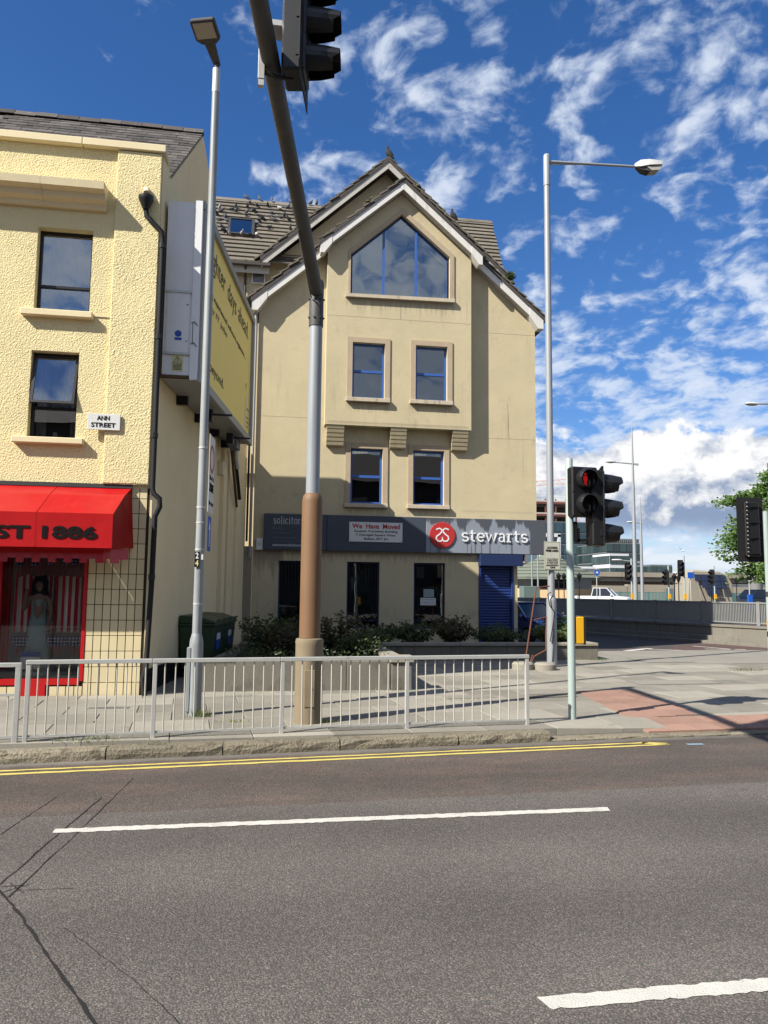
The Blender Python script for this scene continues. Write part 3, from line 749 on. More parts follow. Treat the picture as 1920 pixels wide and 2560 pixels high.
# kerb stones
kerb = empty('kerb', (0, 0, 0), 'worn granite kerb along the edge of the road', 'kerb', kind='structure')
xk = -8.2
while xk < 12:
    L = random.uniform(1.15, 1.55)
    if -2.9 < xk-.02 < -2.6: pass
    x1 = xk+L
    drop = 0 if x1 < 4.9 else 1
    y0, y1 = kerbY(xk), kerbY(x1)
    n = 7; mb = MB(); prof = []
    rows = []
    for i in range(n+1):
        t = i/n; xx = xk+.008+(x1-xk-.016)*t; yy = y0+(y1-y0)*t
        top_ = .126 if not drop else .03
        if xx > 4.55 and not drop: top_ = .126-.09*min(1, (xx-4.55)/.6)
        jit = lambda a: random.uniform(-a, a)
        rows.append([(xx, yy+jit(.012)-.005, -.05), (xx, yy-.012+jit(.014), top_*.45), (xx, yy+.004+jit(.012), top_*.84), (xx, yy+.03+jit(.006), top_+jit(.004)), (xx, yy+.235, top_-.003), (xx, yy+.235, -.05)])
    k = 6
    mb.add([p for r_ in rows for p in r_], [(i*k+j, i*k+(j+1) % k, (i+1)*k+(j+1) % k, (i+1)*k+j) for i in range(n) for j in range(k)]+[tuple(range(k)), tuple(range(n*k, n*k+k))[::-1]])
    mb.build('kerb_stone', 'granite', kerb)
    xk = x1
# side road sheet, its red surface and markings
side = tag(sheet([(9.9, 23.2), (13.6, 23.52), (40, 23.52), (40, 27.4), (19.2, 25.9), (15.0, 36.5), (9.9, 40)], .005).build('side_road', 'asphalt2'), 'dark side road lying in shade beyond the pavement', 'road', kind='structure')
red_as = mat('red_brown_asphalt', (0.10, 0.062, 0.054), .9, n1=(3, .2), n2=(60, .3))
sheet([(13.2, 24.2), (26, 24.0), (26, 26.0), (19.0, 26.0), (18.0, 28.2), (15.6, 27.2)], .009).build('red_surfacing', red_as, side)
for a, b, w_ in [((15.9, 26.75), (16.5, 25.0), .14), ((13.2, 25.3), (14.9, 24.45), .16), ((15.5, 25.3), (16.9, 25.05), .16), ((12.2, 24.6), (13.6, 25.6), .3)]:
    d = (Vector(b)-Vector(a)).normalized(); nn = Vector((-d.y, d.x))*w_/2
    A, B = Vector(a), Vector(b)
    sheet([A+nn, B+nn, B-nn, A-nn], .013).build('road_mark', 'white_line', side)
sheet([(18.05, 28.1), (18.25, 28.1), (18.75, 26.45), (18.55, 26.45)], .013).build('yellow_edge_line', 'yellow_line', side)
# raised carriageway behind the parapet
MBu = MB().prism([(19.3, 26.3, -.05), (60, 30.0, -.05), (140, 140, -.05), (10, 140, -.05), (14.9, 37.2, -.05), (16.6, 32.7, -.05), (18.2, 30.9, -.05)], (0, 0, .60))
tag(MBu.build('upper_road', 'asphalt2'), 'raised carriageway behind the grey railing', 'road', kind='structure')

# ================================================================ LEFT SHOP BUILDING (front wall at y = 14)
shop = empty('shop_building', (-5.5, 14.0, .1), 'yellow roughcast shop building with slate roof, two upper windows and tiled shopfront', 'building')
FY = 14.0
SX = lambda yy: -2.0+.14*(yy-14.0)                              # side wall line
W1, W2 = rect(-4.10, -3.16, 6.82, 8.36), rect(-4.09, -3.29, 4.54, 6.09)
mb = MB()
holed(mb, [(-9, 3.70), (-2.0, 3.70), (-2.0, 10.0), (-9, 10.0)], [W1, W2], front(FY), .26)
mb.add([(-9, FY, 10), (-2, FY, 10), (-2+.05, FY+.36, 10), (-9, FY+.36, 10)], [(0, 1, 2, 3)])
wall = mb.build('wall_core', 'yellow_cast', shop)
# the roughcast coat itself: thrown lumps as real relief on the part of the wall in view
from mathutils import noise as mno
def roughcast(x0, x1, z0, z1, base, skip, step=.0100):
    nx, nz = int((x1-x0)/step), int((z1-z0)/step)
    mb = MB()
    for j in range(nz+1):
        zz = z0+(z1-z0)*j/nz
        for i in range(nx+1):
            xx = x0+(x1-x0)*i/nx
            n1 = mno.noise(Vector((xx*42, zz*42, 3.1+base*7))); n2 = mno.noise(Vector((xx*84+9, zz*84, 7.7)))
            big = mno.noise(Vector((xx*2.1, zz*2.1, 1.7)))
            lump = max(-.25, n1*.75+n2*.75)*(1.0+.35*big)
            ed = 0 if (0 < i < nx and 0 < j < nz) else 1
            mb.v.append(Vector((xx, FY-base-(0.0 if ed else .006+.0068*(lump+.25)), zz)))
    w_ = nx+1
    for j in range(nz):
        zc = z0+(z1-z0)*(j+.5)/nz
        for i in range(nx):
            xc = x0+(x1-x0)*(i+.5)/nx
            if any(a < xc < b and c < zc < d for a, b, c, d in skip): continue
            mb.f.append((j*w_+i, j*w_+i+1, (j+1)*w_+i+1, (j+1)*w_+i))
    return mb
rc = roughcast(-5.6, -2.785, 3.72, 9.92, .004, ((-4.10, -3.16, 6.82, 8.36), (-4.09, -3.29, 4.54, 6.09))).build('roughcast_coat', 'yellow_cast', shop, smooth=False)
box('corner_pilaster', 'yellow_cast', shop, -2.78, -2.003, FY-.072, FY-.001, 3.76, 9.90)
roughcast(-2.78, -2.003, 3.77, 9.90, .074, ()).build('roughcast_coat', 'yellow_cast', shop)
for i, (a, b) in enumerate([(-9, -6.3), (-6.295, -4.9), (-4.895, -3.4), (-3.395, -1.93)]):
    box('coping_stone', 'yellow_trim', shop, a, b, FY-.13, FY+.40, 9.92, 10.06, .012)
# moulded hood over the first floor windows
for i, (a, b) in enumerate([(-9, -5.2), (-5.195, -4.0), (-3.995, -2.93)]):
    MB().prism([(a, FY-.001, 8.72), (a, FY-.10, 8.72), (a, FY-.13, 8.80), (a, FY-.24, 8.84), (a, FY-.27, 8.94), (a, FY-.40, 8.97), (a, FY-.42, 9.10), (a, FY-.001, 9.16)], (b-a, 0, 0)).build('hood_moulding', 'yellow_trim', shop)
# side wall with gable
prof = [(14.03, .05), (24.2, .05), (24.2, 6.35), (22.25, 6.35), (22.25, 8.70), (17.1, 12.24), (14.62, 9.80), (14.36, 9.99), (14.03, 9.99)]
mb = MB(); n = len(prof)
mb.add([(SX(p[0]), p[0], p[1]) for p in prof]+[(SX(p[0])-.3, p[0], p[1]) for p in prof], [tuple(range(n)), tuple(range(n, 2*n))[::-1]]+[(i, (i+1) % n, n+(i+1) % n, n+i) for i in range(n)])
mb.build('side_wall', 'yellow_smooth', shop)
def sbox(name, mt, parent, y0, y1, z0, z1, d0, d1, bevel=0):
    """box standing on the side wall, d = distance out from it"""
    return MB().add([(SX(yy)+d, yy, zz) for zz in (z0, z1) for yy in (y0, y1) for d in (d0, d1)],
                    [(0, 2, 3, 1), (4, 5, 7, 6), (0, 1, 5, 4), (2, 6, 7, 3), (0, 4, 6, 2), (1, 3, 7, 5)]).build(name, mt, parent, bevel=bevel)
sbox('side_plinth', 'plinth', shop, 14.03, 22.2, .10, .52, .003, .035)
sbox('pilaster', 'yellow_smooth', shop, 20.3, 20.75, .3, 6.6, .003, .10)
sbox('pilaster', 'yellow_smooth', shop, 22.5, 24.1, .3, 6.0, .003, .06)
sbox('conduit', 'yellow_trim', shop, 21.3, 21.36, .3, 6.8, .003, .05)
MB().box(-9, SX(22)-.3, 22.0, 22.2, .1, 8.7).build('back_wall', 'yellow_smooth', shop)
box('left_end_wall', 'yellow_smooth', shop, -9.2, -9.01, 14.02, 22.2, .1, 9.9)
# roof
rf = MB().add([(-9, 14.45, 9.70), (SX(14.45)-.02, 14.45, 9.70), (SX(17.1)-.02, 17.1, 12.30), (-9, 17.1, 12.30), (-9, 22.3, 8.66), (SX(22.3)-.02, 22.3, 8.66)],
              [(0, 1, 2, 3), (3, 2, 5, 4)]).build('roof', 'slate', shop)
pitch = math.atan2(12.30-9.70, 17.1-14.45)
sl_o = MB().box(-.158, .158, 0, .38, 0, .010).build('slate', 'slate', None, origin=(0, 0, 0)); sl_me = sl_o.data; bpy.data.objects.remove(sl_o)
rl = (17.1-14.45)/math.cos(pitch)
k = 0
for r_ in range(18):
    s0 = .05+r_*.2
    yy = 14.45+s0*math.cos(pitch); zz = 9.70+s0*math.sin(pitch)
    xx = SX(yy)-.158+.012
    if r_ % 2:
        o = link(sl_me, 'slate', rf, (SX(yy)-.079+.012, yy-.012*math.sin(pitch), zz+.014)); o.scale = (.49, 1, 1); o.rotation_euler = (pitch-.045, 0, 0)
        xx -= .161
    while xx > -5.75:
        o = link(sl_me, 'slate', rf, (xx+random.uniform(-.005, .005), yy-.012*math.sin(pitch), zz+.012+random.uniform(0, .006)))
        o.rotation_euler = (pitch-.045+random.uniform(-.01, .01), 0, random.uniform(-.012, .012))
        xx -= .322; k += 1
xx = SX(17.1)
rt_o = MB().prism([(-.22, -.15, -.13), (-.22, -.02, .03), (-.22, .02, .03), (-.22, .15, -.13), (-.22, .12, -.13), (-.22, 0, -.005), (-.22, -.12, -.13)], (.44, 0, 0)).build('ridge_tile', 'slate', None, origin=(0, 0, 0)); rt_me = rt_o.data; bpy.data.objects.remove(rt_o)
i = 0
while xx > -6.2:
    o = link(rt_me, 'ridge_tile', rf, (xx-.22, 17.1, 12.37+random.uniform(-.006, .012))); o.rotation_euler = (0, random.uniform(-.015, .02), 0)
    xx -= .45
# upper windows
def sash_window(name, parent, x0, x1, z0, z1, Y, mt, glass, rail, fr=.055, bar=.05, room=1.6, roommat='interior', open_top=False):
    """frame set back in the opening, transom at height rail, two panes, a room behind"""
    wi = MB()
    wi.box(x0, x0+fr, Y, Y+.07, z0, z1); wi.box(x1-fr, x1, Y, Y+.07, z0, z1)
    wi.box(x0+fr, x1-fr, Y, Y+.07, z0, z0+fr); wi.box(x0+fr, x1-fr, Y, Y+.07, z1-fr, z1)
    wi.box(x0+fr, x1-fr, Y-.008, Y+.07, rail-bar/2, rail+bar/2)
    wdw = wi.build(name, mt, parent)
    box('pane', glass, wdw, x0+fr, x1-fr, Y+.03, Y+.036, z0+fr, rail-bar/2)
    if not open_top: box('pane', glass, wdw, x0+fr, x1-fr, Y+.025, Y+.031, rail+bar/2, z1-fr)
    r = MB()
    a0, a1, b0, b1 = x0-.35, x1+.35, z0-.35, z1+.25
    r.add([(x, yy, zz) for yy in (Y+.075, Y+room) for x, zz in ((a0, b0), (a1, b0), (a1, b1), (a0, b1))], [(4, 5, 6, 7), (0, 1, 5, 4), (1, 2, 6, 5), (2, 3, 7, 6), (3, 0, 4, 7)])
    r.build('room', roommat, wdw)
    return wdw
w1 = sash_window('window', shop, -4.10, -3.16, 6.82, 8.36, FY+.16, 'dark_frame', 'glass_up', 7.33, .05, .045)
w2 = sash_window('window', shop, -4.09, -3.29, 4.54, 6.09, FY+.16, 'dark_frame', 'glass_up', 5.10, .05, .045, open_top=True)
# top-hung sash pushed open
T = Matrix.Translation((0, FY+.15, 6.05)) @ Matrix.Rotation(R(-13), 4, 'X')
mb = MB(T)
mb.box(-4.06, -4.015, -.03, .01, -.93, 0); mb.box(-3.365, -3.32, -.03, .01, -.93, 0); mb.box(-4.015, -3.365, -.03, .01, -.93, -.885); mb.box(-4.015, -3.365, -.03, .01, -.045, 0)
mb.build('open_sash', 'dark_frame', w2)
MB(T).box(-4.015, -3.365, -.012, -.006, -.885, -.045).build('pane', 'glass_up', w2)
for wn, pts in ((w1, [(-4.04, -3.95, 6.9, 8.3), (-3.27, -3.22, 6.9, 8.2)]), (w2, [(-4.03, -3.86, 4.6, 6.0), (-3.45, -3.36, 4.6, 5.9)])):
    for a, b, c, d in pts:
        mb = MB(); nn = 10
        mb.add([(a+(b-a)*i/nn, FY+.30+.02*math.sin(i*1.9), zz) for zz in (c, d) for i in range(nn+1)], [(i, i+1, nn+2+i, nn+1+i) for i in range(nn)])
        mb.build('curtain', 'curtain', wn)
drape_ = MB().add([(-4.06+.8*i/30, FY+.46+.015*math.sin(i*1.7), z_) for z_ in (6.86, 8.32) for i in range(31)], [(i, i+1, 32+i, 31+i) for i in range(30)]).build('net_curtain', 'net', w1)
MB().add([(-4.05+.7*i/30, FY+.46+.015*math.sin(i*1.7), z_) for z_ in (5.14, 6.06) for i in range(31)], [(i, i+1, 32+i, 31+i) for i in range(30)]).build('net_curtain', 'net', w2)
MB().lathe([(.035, 0), (.04, .09), (.032, .10)], (-3.70, FY+.29, 4.595), 12).build('mug', 'white_plastic', w2)
box('window_sill', 'yellow_trim', shop, -4.28, -3.08, FY-.14, FY+.17, 6.70, 6.815, .01)
box('window_sill', 'yellow_trim', shop, -4.30, -3.13, FY-.14, FY+.17, 4.43, 4.535, .01)
box('sill_string', 'yellow_trim', shop, -3.07, -2.70, FY-.03, FY-.001, 6.765, 6.80)
# black rainwater pipe with hopper
pipe = MB().path([(-2.24, 13.86, 8.80), (-2.22, 13.86, 8.66), (-2.08, 13.87, 8.52), (-1.95, 13.90, 8.40), (-1.93, 13.92, 8.2), (-1.93, 13.92, 3.70), (-1.90, 13.90, 3.60), (-1.80, 13.9, 3.52), (-1.79, 13.9, 3.38), (-1.87, 13.93, 3.2), (-1.88, 13.93, 2.0), (-1.92, 13.93, .55), (-1.96, 13.90, .40), (-1.92, 13.90, .12)], .048, 10).build('rainwater_pipe', 'black_matt', shop, smooth=True)
MB().lathe([(.05, -.16), (.075, -.1), (.12, 0), (.135, .04), (.135, .09), (.12, .09)], (-2.24, 13.84, 8.93), 14).build('hopper', 'black', pipe, smooth=True)
MB().path([(-2.24, 13.99, 9.16), (-2.24, 13.88, 9.17), (-2.24, 13.85, 9.10)], .055, 10).build('outlet', 'yellow_trim', pipe, smooth=True)
for zz in (8.1, 6.4, 4.6, 2.1):
    MB().lathe([(.06, 0), (.06, .09)], (-1.93 if zz > 3 else -1.88, 13.92, zz), 10).build('pipe_collar', 'black', pipe)
# shopfront
sf = MB()
holed(sf, [(-9, .06), (-1.98, .06), (-1.98, 3.72), (-9, 3.72)], [rect(-8.4, -2.96, .36, 2.95)], front(FY+.012), .22)
sfw = sf.build('shopfront_wall', 'grout', shop)
til = MB().box(-.0605, .0605, 0, .013, 0, .2545).build('wall_tile', 'walltile', None, bevel=.002, origin=(0, 0, 0)); til_me = til.data; bpy.data.objects.remove(til)
for r_ in range(14):
    zz = .072+r_*.2655
    for c_ in range(7):
        link(til_me, 'wall_tile', sfw, (-2.893+c_*.1345, FY-.001, zz))
for c_ in range(15):
    xx = -3.03-c_*.1345
    if -3.94 < xx < -3.56: continue
    o = link(til_me, 'wall_tile', sfw, (xx, FY-.001, .072)); o.scale = (1, 1, .78)
box('corner_bead', 'yellow_trim', shop, -1.972, -1.935, FY-.02, FY+.10, .1, 3.5)
fr = MB()
fr.box(-3.02, -2.962, FY-.012, FY+.10, .36, 2.95); fr.box(-8.4, -3.02, FY-.012, FY+.10, .30, .40); fr.box(-4.42, -4.36, FY-.012, FY+.10, .40, 2.95)
fr.build('shop_window_frame', 'red_paint', shop)
box('stall_riser', 'red_paint', shop, -3.95, -3.56, FY-.02, FY+.05, .08, .298)
box('shop_pane', 'glass_shop', shop, -4.36, -3.02, FY+.05, FY+.058, .40, 2.95)
box('shop_pane', 'glass_shop', shop, -8.3, -4.42, FY+.05, FY+.058, .40, 2.95)
mb = MB(); mb.add([(x, yy, zz) for yy in (FY+.235, FY+1.5) for x, zz in ((-8.4, .30), (-2.5, .30), (-2.5, 3.1), (-8.4, 3.1))], [(4, 5, 6, 7), (0, 1, 5, 4), (1, 2, 6, 5), (2, 3, 7, 6), (3, 0, 4, 7)])
mb.build('shop_interior', 'curtain', shop)
# the window display: striped curtains, draped starry fans, small flags
def drape(name, mt, x0, x1, Y, z0, z1, amp=.025, waves=7, parent=None):
    n = 40
    mb = MB().add([(x0+(x1-x0)*i/n, Y+amp*math.sin(i/n*waves*6.283)+.01*math.sin(i*1.3), zz) for zz in (z0, z1) for i in range(n+1)], [(i, i+1, n+2+i, n+1+i) for i in range(n)])
    return mb.build(name, mt, parent, smooth=True)
for nm, lab, a, b, za, zb, mt in [('striped_drape', 'red and white striped drape hanging at the right of the shop window', -3.62, -3.0, 1.15, 2.9, 'flag_curtain'), ('striped_drape', 'red and white striped drape hanging behind the dressed mannequin', -4.31, -3.66, 1.15, 2.25, 'flag_curtain'), ('striped_drape', 'dark red drape at the left end of the shop window', -4.9, -4.36, .5, 2.9, 'red_paint'), ('starry_drape', 'blue drape with white stars above the striped drape', -4.31, -4.0, 2.26, 2.75, 'stars'), ('starry_drape', 'long blue drape with white stars at the left picture edge', -4.75, -4.52, 1.7, 2.75, 'stars')]:
    tag(drape(nm, mt, a, b, FY+.58 if 'long' not in lab else FY+.5, za, zb), lab, 'drape', 'drapes in the shop window')
for i, xx in enumerate((-4.05, -3.48, -3.18)):
    mb = MB(); n = 8
    mb.add([(xx+(.19-.06*(j/1))*(2*i_/n-1), FY+.26+.01*math.sin(i_*2.2), 1.10-j*.17) for j in (0, 1) for i_ in range(n+1)], [(q, q+1, n+2+q, n+1+q) for q in range(n)])
    t = tag(mb.build('starry_swag', 'stars'), ['blue starry swag below the drape, left of the mannequin skirt', 'blue starry swag just right of the mannequin skirt', 'blue starry swag nearest the right end of the shop window'][i], 'swag', 'swags in the shop window')
    mb = MB()
    for q in range(5): mb.tube((xx-.08+q*.04, FY+.26, .93), (xx-.07+q*.035, FY+.26, .78), .007, .004, 5)
    mb.build('tassel', 'red_paint', t)
fl_pos = [(-4.05, -.25), (-3.80, -.12), (-3.52, .05), (-3.28, .16), (-3.12, .22)]
for i, (xx, tilt) in enumerate(fl_pos):
    T = Matrix.Translation((xx, FY+.085, 2.44)) @ Matrix.Rotation(tilt, 4, 'Y')
    mb = MB(T); n = 6
    mb.add([(-.13+.26*q/n, .012*math.sin(q*1.4), zz) for zz in (-.30, 0) for q in range(n+1)], [(q, q+1, n+2+q, n+1+q) for q in range(n)])
    f = tag(mb.build('bunting_flag', 'bunting'), 'small striped flag hanging in the bunting under the red awning, number %s from the left' % ['one', 'two', 'three', 'four', 'five'][i], 'flag', 'bunting under the awning')
    MB(T).box(-.13, -.02, -.02, -.014, -.12, 0).build('canton', 'stars', f)
# mannequin in a long dress
def skin_mesh(name, pts, edges, rad, mt, parent, sub=2):
    me = bpy.data.meshes.new(name); me.from_pydata(pts, edges, [])
    ob = bpy.data.objects.new(name, me); col.objects.link(ob)
    md = ob.modifiers.new('s', 'SKIN'); md.use_smooth_shade = True
    for i, r in enumerate(rad):
        rr = r if isinstance(r, tuple) else (r, r)
        me.skin_vertices[0].data[i].radius = rr
    me.skin_vertices[0].data[0].use_root = True
    sb = ob.modifiers.new('u', 'SUBSURF'); sb.levels = sub; sb.render_levels = sub
    dg = bpy.context.evaluated_depsgraph_get()
    nm = bpy.data.meshes.new_from_object(ob.evaluated_get(dg))
    bpy.data.objects.remove(ob)
    nm.materials.clear(); nm.materials.append(M[mt]); nm.shade_smooth()
    o = bpy.data.objects.new(name, nm); col.objects.link(o); WO[o.name] = Vector((0, 0, 0))
    if parent: o.parent = parent
    return o
mq = empty('mannequin', (-3.83, FY+.36, .42), 'mannequin in a long pale green dress with dark hair behind the shop glass', 'mannequin')
pts = [(0, 0, .95), (0, 0, 1.15), (0, 0, 1.34), (0, 0, 1.44), (0, -.01, 1.54), (0, -.015, 1.64),
       (-.16, 0, 1.33), (-.24, -.03, 1.12), (-.20, -.10, 1.38), (-.19, -.12, 1.50), (.16, 0, 1.33), (.21, 0, 1.08), (.17, -.06, .86), (.16, -.08, .76), (-.09, 0, .55), (.09, 0, .55), (-.09, 0, .06), (.09, 0, .06)]
ed = [(0, 1), (1, 2), (2, 3), (3, 4), (4, 5), (2, 6), (6, 7), (7, 8), (8, 9), (2, 10), (10, 11), (11, 12), (12, 13), (0, 14), (0, 15), (14, 16), (15, 17)]
body = skin_mesh('body', pts, ed, [(.13, .10), (.10, .08), (.12, .09), .05, (.075, .09), (.06, .08), .055, .042, .036, .03, .055, .042, .034, .03, .085, .085, .04, .04], 'skin', mq)
MB().lathe([(.27, .0), (.24, .25), (.20, .55), (.155, .90), (.12, 1.10), (.135, 1.22), (.14, 1.30), (.10, 1.36)], (0, 0, 0), 26, .95, .62).build('dress', 'dress', None, smooth=True, origin=(0, 0, 0)).parent = mq
hr = MB().lathe([(.02, 1.76), (.09, 1.73), (.125, 1.62), (.13, 1.48), (.16, 1.30), (.13, 1.20)], (0, .035, 0), 16, 1.05, .7).build('hair', 'hair', None, smooth=True, origin=(0, 0, 0)); hr.parent = mq
mb = MB()
for a in range(-60, 61, 24): mb.tube((.10*math.sin(R(a)), .05, 1.70+.06*math.cos(R(a))), (.27*math.sin(R(a)), .06, 1.72+.26*math.cos(R(a))), .018, .003, 5)
cr = mb.build('spiked_crown', 'green_spike', None, origin=(0, 0, 0)); cr.parent = mq
mq.rotation_euler = (0, 0, R(8))
nt = tag(box('notice_card', 'sign_white', None, -4.02, -3.70, FY+.12, FY+.125, .55, .84), 'small white notice with a blue header leaning in the shop window', 'notice')
box('header', 'sticker_blue', nt, -4.02, -3.70, FY+.112, FY+.118, .76, .84)
# street name plate
ST = tag(box('street_name_sign', 'sign_white', None, -3.07, -2.52, FY-.125, FY-.098, 4.70, 4.985, .004), 'white street name plate reading ANN STREET on the yellow wall', 'street sign')
text('letters', 'ANN', 'ink', ST, (-2.91, -2.70, 4.872, 4.952), out(FY-.125), bold=.02)
text('letters', 'STREET', 'ink', ST, (-3.005, -2.595, 4.748, 4.828), out(FY-.125), bold=.02)
# red awning
aw = empty('shop_awning', (-4.5, 13.6, 2.4), 'glossy red vinyl awning with black lettering EST 1886 over the shop window', 'awning')
pf = [(13.985, 3.70), (13.72, 3.54), (13.25, 3.17), (13.25, 2.60)]
def awn_sheet(x0f, x1f, x0b, x1b):
    xs0 = [x0b, x0b+(x0f-x0b)*.4, x0f, x0f]; xs1 = [x1b, x1b+(x1f-x1b)*.4, x1f, x1f]
    mb = MB(); nu, nv = 46, 9
    rows = []
    for i in range(3):
        a, b = pf[i], pf[i+1]; nrm = Vector((0, -(a[1]-b[1]), a[0]-b[0])).normalized()
        for q in range(nv if i < 2 else nv+1):
            t_ = q/nv; row = []
            for u in range(nu+1):
                f_ = u/nu; xa = xs0[i]+(xs0[i+1]-xs0[i])*t_; xb = xs1[i]+(xs1[i+1]-xs1[i])*t_
                p_ = Vector((xa+(xb-xa)*f_, a[0]+(b[0]-a[0])*t_, a[1]+(b[1]-a[1])*t_))
                e_ = min(1, 6*f_*(1-f_))*math.sin(math.pi*min(1, t_))
                cr_ = mno.noise(Vector((p_.x*3.1, (p_.y+p_.z)*5.0, i*3.3)))*.010+mno.noise(Vector((p_.x*11, (p_.y-p_.z)*7.0, 5.1)))*.004
                row.append(p_+nrm*(cr_-.012)*e_*(1.0 if i < 2 else .45))
            rows.append(row)
    mb.add([p for r_ in rows for p in r_], [(j*(nu+1)+i, j*(nu+1)+i+1, (j+1)*(nu+1)+i+1, (j+1)*(nu+1)+i) for j in range(len(rows)-1) for i in range(nu)])
    return mb.build('canopy_panel', 'red_vinyl', aw, smooth=True)
    n = 4; mb.add([(xs0[i], pf[i][0], pf[i][1]) for i in range(n)]+[(xs1[i], pf[i][0], pf[i][1]) for i in range(n)]+[(xs0[i], pf[i][0]+.012, pf[i][1]-.014) for i in range(n)]+[(xs1[i], pf[i][0]+.012, pf[i][1]-.014) for i in range(n)],
           [(i, i+1, n+i+1, n+i) for i in range(n-1)]+[(2*n+i, 3*n+i, 3*n+i+1, 2*n+i+1) for i in range(n-1)])
    return mb.build('canopy_panel', 'red_vinyl', aw)
awn_sheet(-3.63, -2.45, -3.50, -2.29); awn_sheet(-8.4, -3.655, -8.4, -3.525)
MB().add([(-2.29, 13.985, 3.70), (-2.40, 13.72, 3.54), (-2.45, 13.25, 3.17), (-2.45, 13.25, 2.60), (-2.22, 13.985, 2.64)], [(0, 1, 2, 3, 4)]).build('end_panel', 'red_end', aw)
box('top_batten', 'lamp_dark', aw, -8.4, -2.28, FY-.05, FY-.004, 3.69, 3.76)
# scalloped valance hung behind the front edge
def valance(pts, zt, zb, tooth):
    mb = MB(); P = [Vector(p) for p in pts]; s = 0
    for a, b in zip(P[:-1], P[1:]):
        L = (b-a).length; k = max(2, int(L/tooth)); 
        for i in range(k):
            p, q = a+(b-a)*i/k, a+(b-a)*(i+1)/k
            lo = zb if i % 2 == 0 else zb+.07
            mb.add([(p.x, p.y, zt), (q.x, q.y, zt), (q.x, q.y-.03, lo), (p.x, p.y-.03, lo)], [(0, 1, 2, 3)])
    return mb
valance([(-8.0, 13.50), (-2.62, 13.50), (-2.52, 13.56), (-2.27, 13.82)], 2.62, 2.36, .125).build('valance', 'red_vinyl', aw)
MB().add([(-8.2, 13.262, 2.602), (-2.46, 13.262, 2.602), (-2.25, 13.93, 2.645), (-2.6, 13.52, 2.622), (-8.2, 13.52, 2.622)], [(0, 1, 3, 4), (1, 2, 3)]).build('underside', 'red_vinyl', aw)
MB().path([(-3.512, 13.975, 3.672), (-3.565, 13.72, 3.515), (-3.642, 13.268, 3.155), (-3.642, 13.268, 2.605)], .02, 6).build('seam_strip', 'red_paint', aw)
text('letters', '1886', 'ink', aw, (-3.55, -2.69, 2.745, 2.955), out(13.25), bold=.03, d0=.001, d1=.012)
text('letters', 'EST', 'ink', aw, (-4.52, -3.74, 2.735, 2.95), out(13.25), bold=.03, d0=.001, d1=.012)

# ================================================================ BILLBOARD on the side wall
bb = empty('billboard', (SX(17.5)+.35, 17.5, 5.8), 'large yellow advertising billboard with white steel end cabinet on the side wall', 'billboard')
B0, B1 = 14.27, 20.65
sbox('cabinet', 'bill_white', bb, B0, B1-.02, 5.86, 9.20, .06, .62)
sbox('end_flange', 'bill_white', bb, B0-.03, B0+.03, 5.78, 9.24, .56, .70, .004)
for a, b, c, d in [(B0, B1, 9.10, 9.26), (B0, B1, 5.76, 5.94), (B1-.17, B1, 5.945, 9.095), (B0+.035, B0+.17, 5.945, 9.095)]:
    sbox('frame_bar', 'bill_grey', bb, a, b, c, d, .622, .74, .006)
poster = sbox('poster', 'bill_yellow', bb, B0+.17, B1-.17, 5.94, 9.10, .63, .665)
pf3 = lambda u, v, d: Vector((SX(u)+.666+d, u, v))
for s_, a, b, c, d in (('Brighter', 14.75, 16.75, 8.28, 8.86), ('days', 17.05, 18.15, 8.28, 8.86), ('ahead.', 18.42, 19.95, 8.44, 8.86)): text('letters', s_, 'poster_ink', poster, (a, b, c, d), pf3)
text('letters', 'ming experienced software engineers...', 'poster_ink', poster, (15.0, 19.6, 7.78, 7.94), pf3)
text('letters', 'erty IT jobs', 'poster_ink', poster, (15.0, 17.1, 7.50, 7.66), pf3)
text('letters', '& beyond.', 'poster_ink', poster, (15.0, 16.9, 6.24, 6.52), pf3)
mb = MB()
mb.ribbon(arc(19.85, 7.18, .05, .07, 0, 330, 10), .018, .001, .004, pf3); mb.build('emblem', 'poster_ink', poster)
mb = MB(); mb.prism([pf3(19.78, 6.10, .002), pf3(19.93, 6.10, .002), pf3(19.96, 6.55, .002), pf3(19.90, 6.95, .002), pf3(19.82, 6.9, .002), pf3(19.80, 6.5, .002)], (.003, 0, 0)); mb.build('emblem', 'sign_white', poster)
for k_, (a, b) in enumerate(((6.62, .35), (6.40, .30), (6.28, .36), (6.16, .28))):
    MB().prism([pf3(20.03, a, .001), pf3(20.03+b, a, .001), pf3(20.03+b, a+.03, .001), pf3(20.03, a+.03, .001)], (.003, 0, 0)).build('small_print', 'poster_ink', poster)
EY = B0-.003
ex = lambda Y: SX(Y)
f3e = lambda u, v, d: Vector((u, EY-d, v))
x0e = SX(B0)+.06
dr = MB().prism([f3e(x0e+.05, 6.28, 0), f3e(x0e+.46, 6.28, 0), f3e(x0e+.46, 7.42, 0), f3e(x0e+.05, 7.42, 0)], (0, -.012, 0)).build('access_door', 'bill_white', bb)
for zz in (6.26, 7.44): box('door_batten', 'galv', dr, x0e+.02, x0e+.50, EY-.03, EY, zz-.02, zz+.02)
for zz in (6.5, 7.2): MB().tube((x0e+.42, EY-.012, zz), (x0e+.42, EY-.022, zz), .012, n=8).build('lock', 'black', dr)
for zz in (6.45, 6.85):
    MB().path([(x0e+.50, EY-.02, zz), (x0e+.56, EY-.05, zz+.02), (x0e+.62, EY-.02, zz-.05)], .008, 6).build('latch', 'lamp_dark', bb)
MB().tube((x0e+.53, EY-.03, 6.45), (x0e+.53, EY-.03, 6.86), .006, n=6).build('latch_rod', 'lamp_dark', bb)
st = MB().lathe([(.062, 0), (.062, .003)], (0, 0, 0), 20)
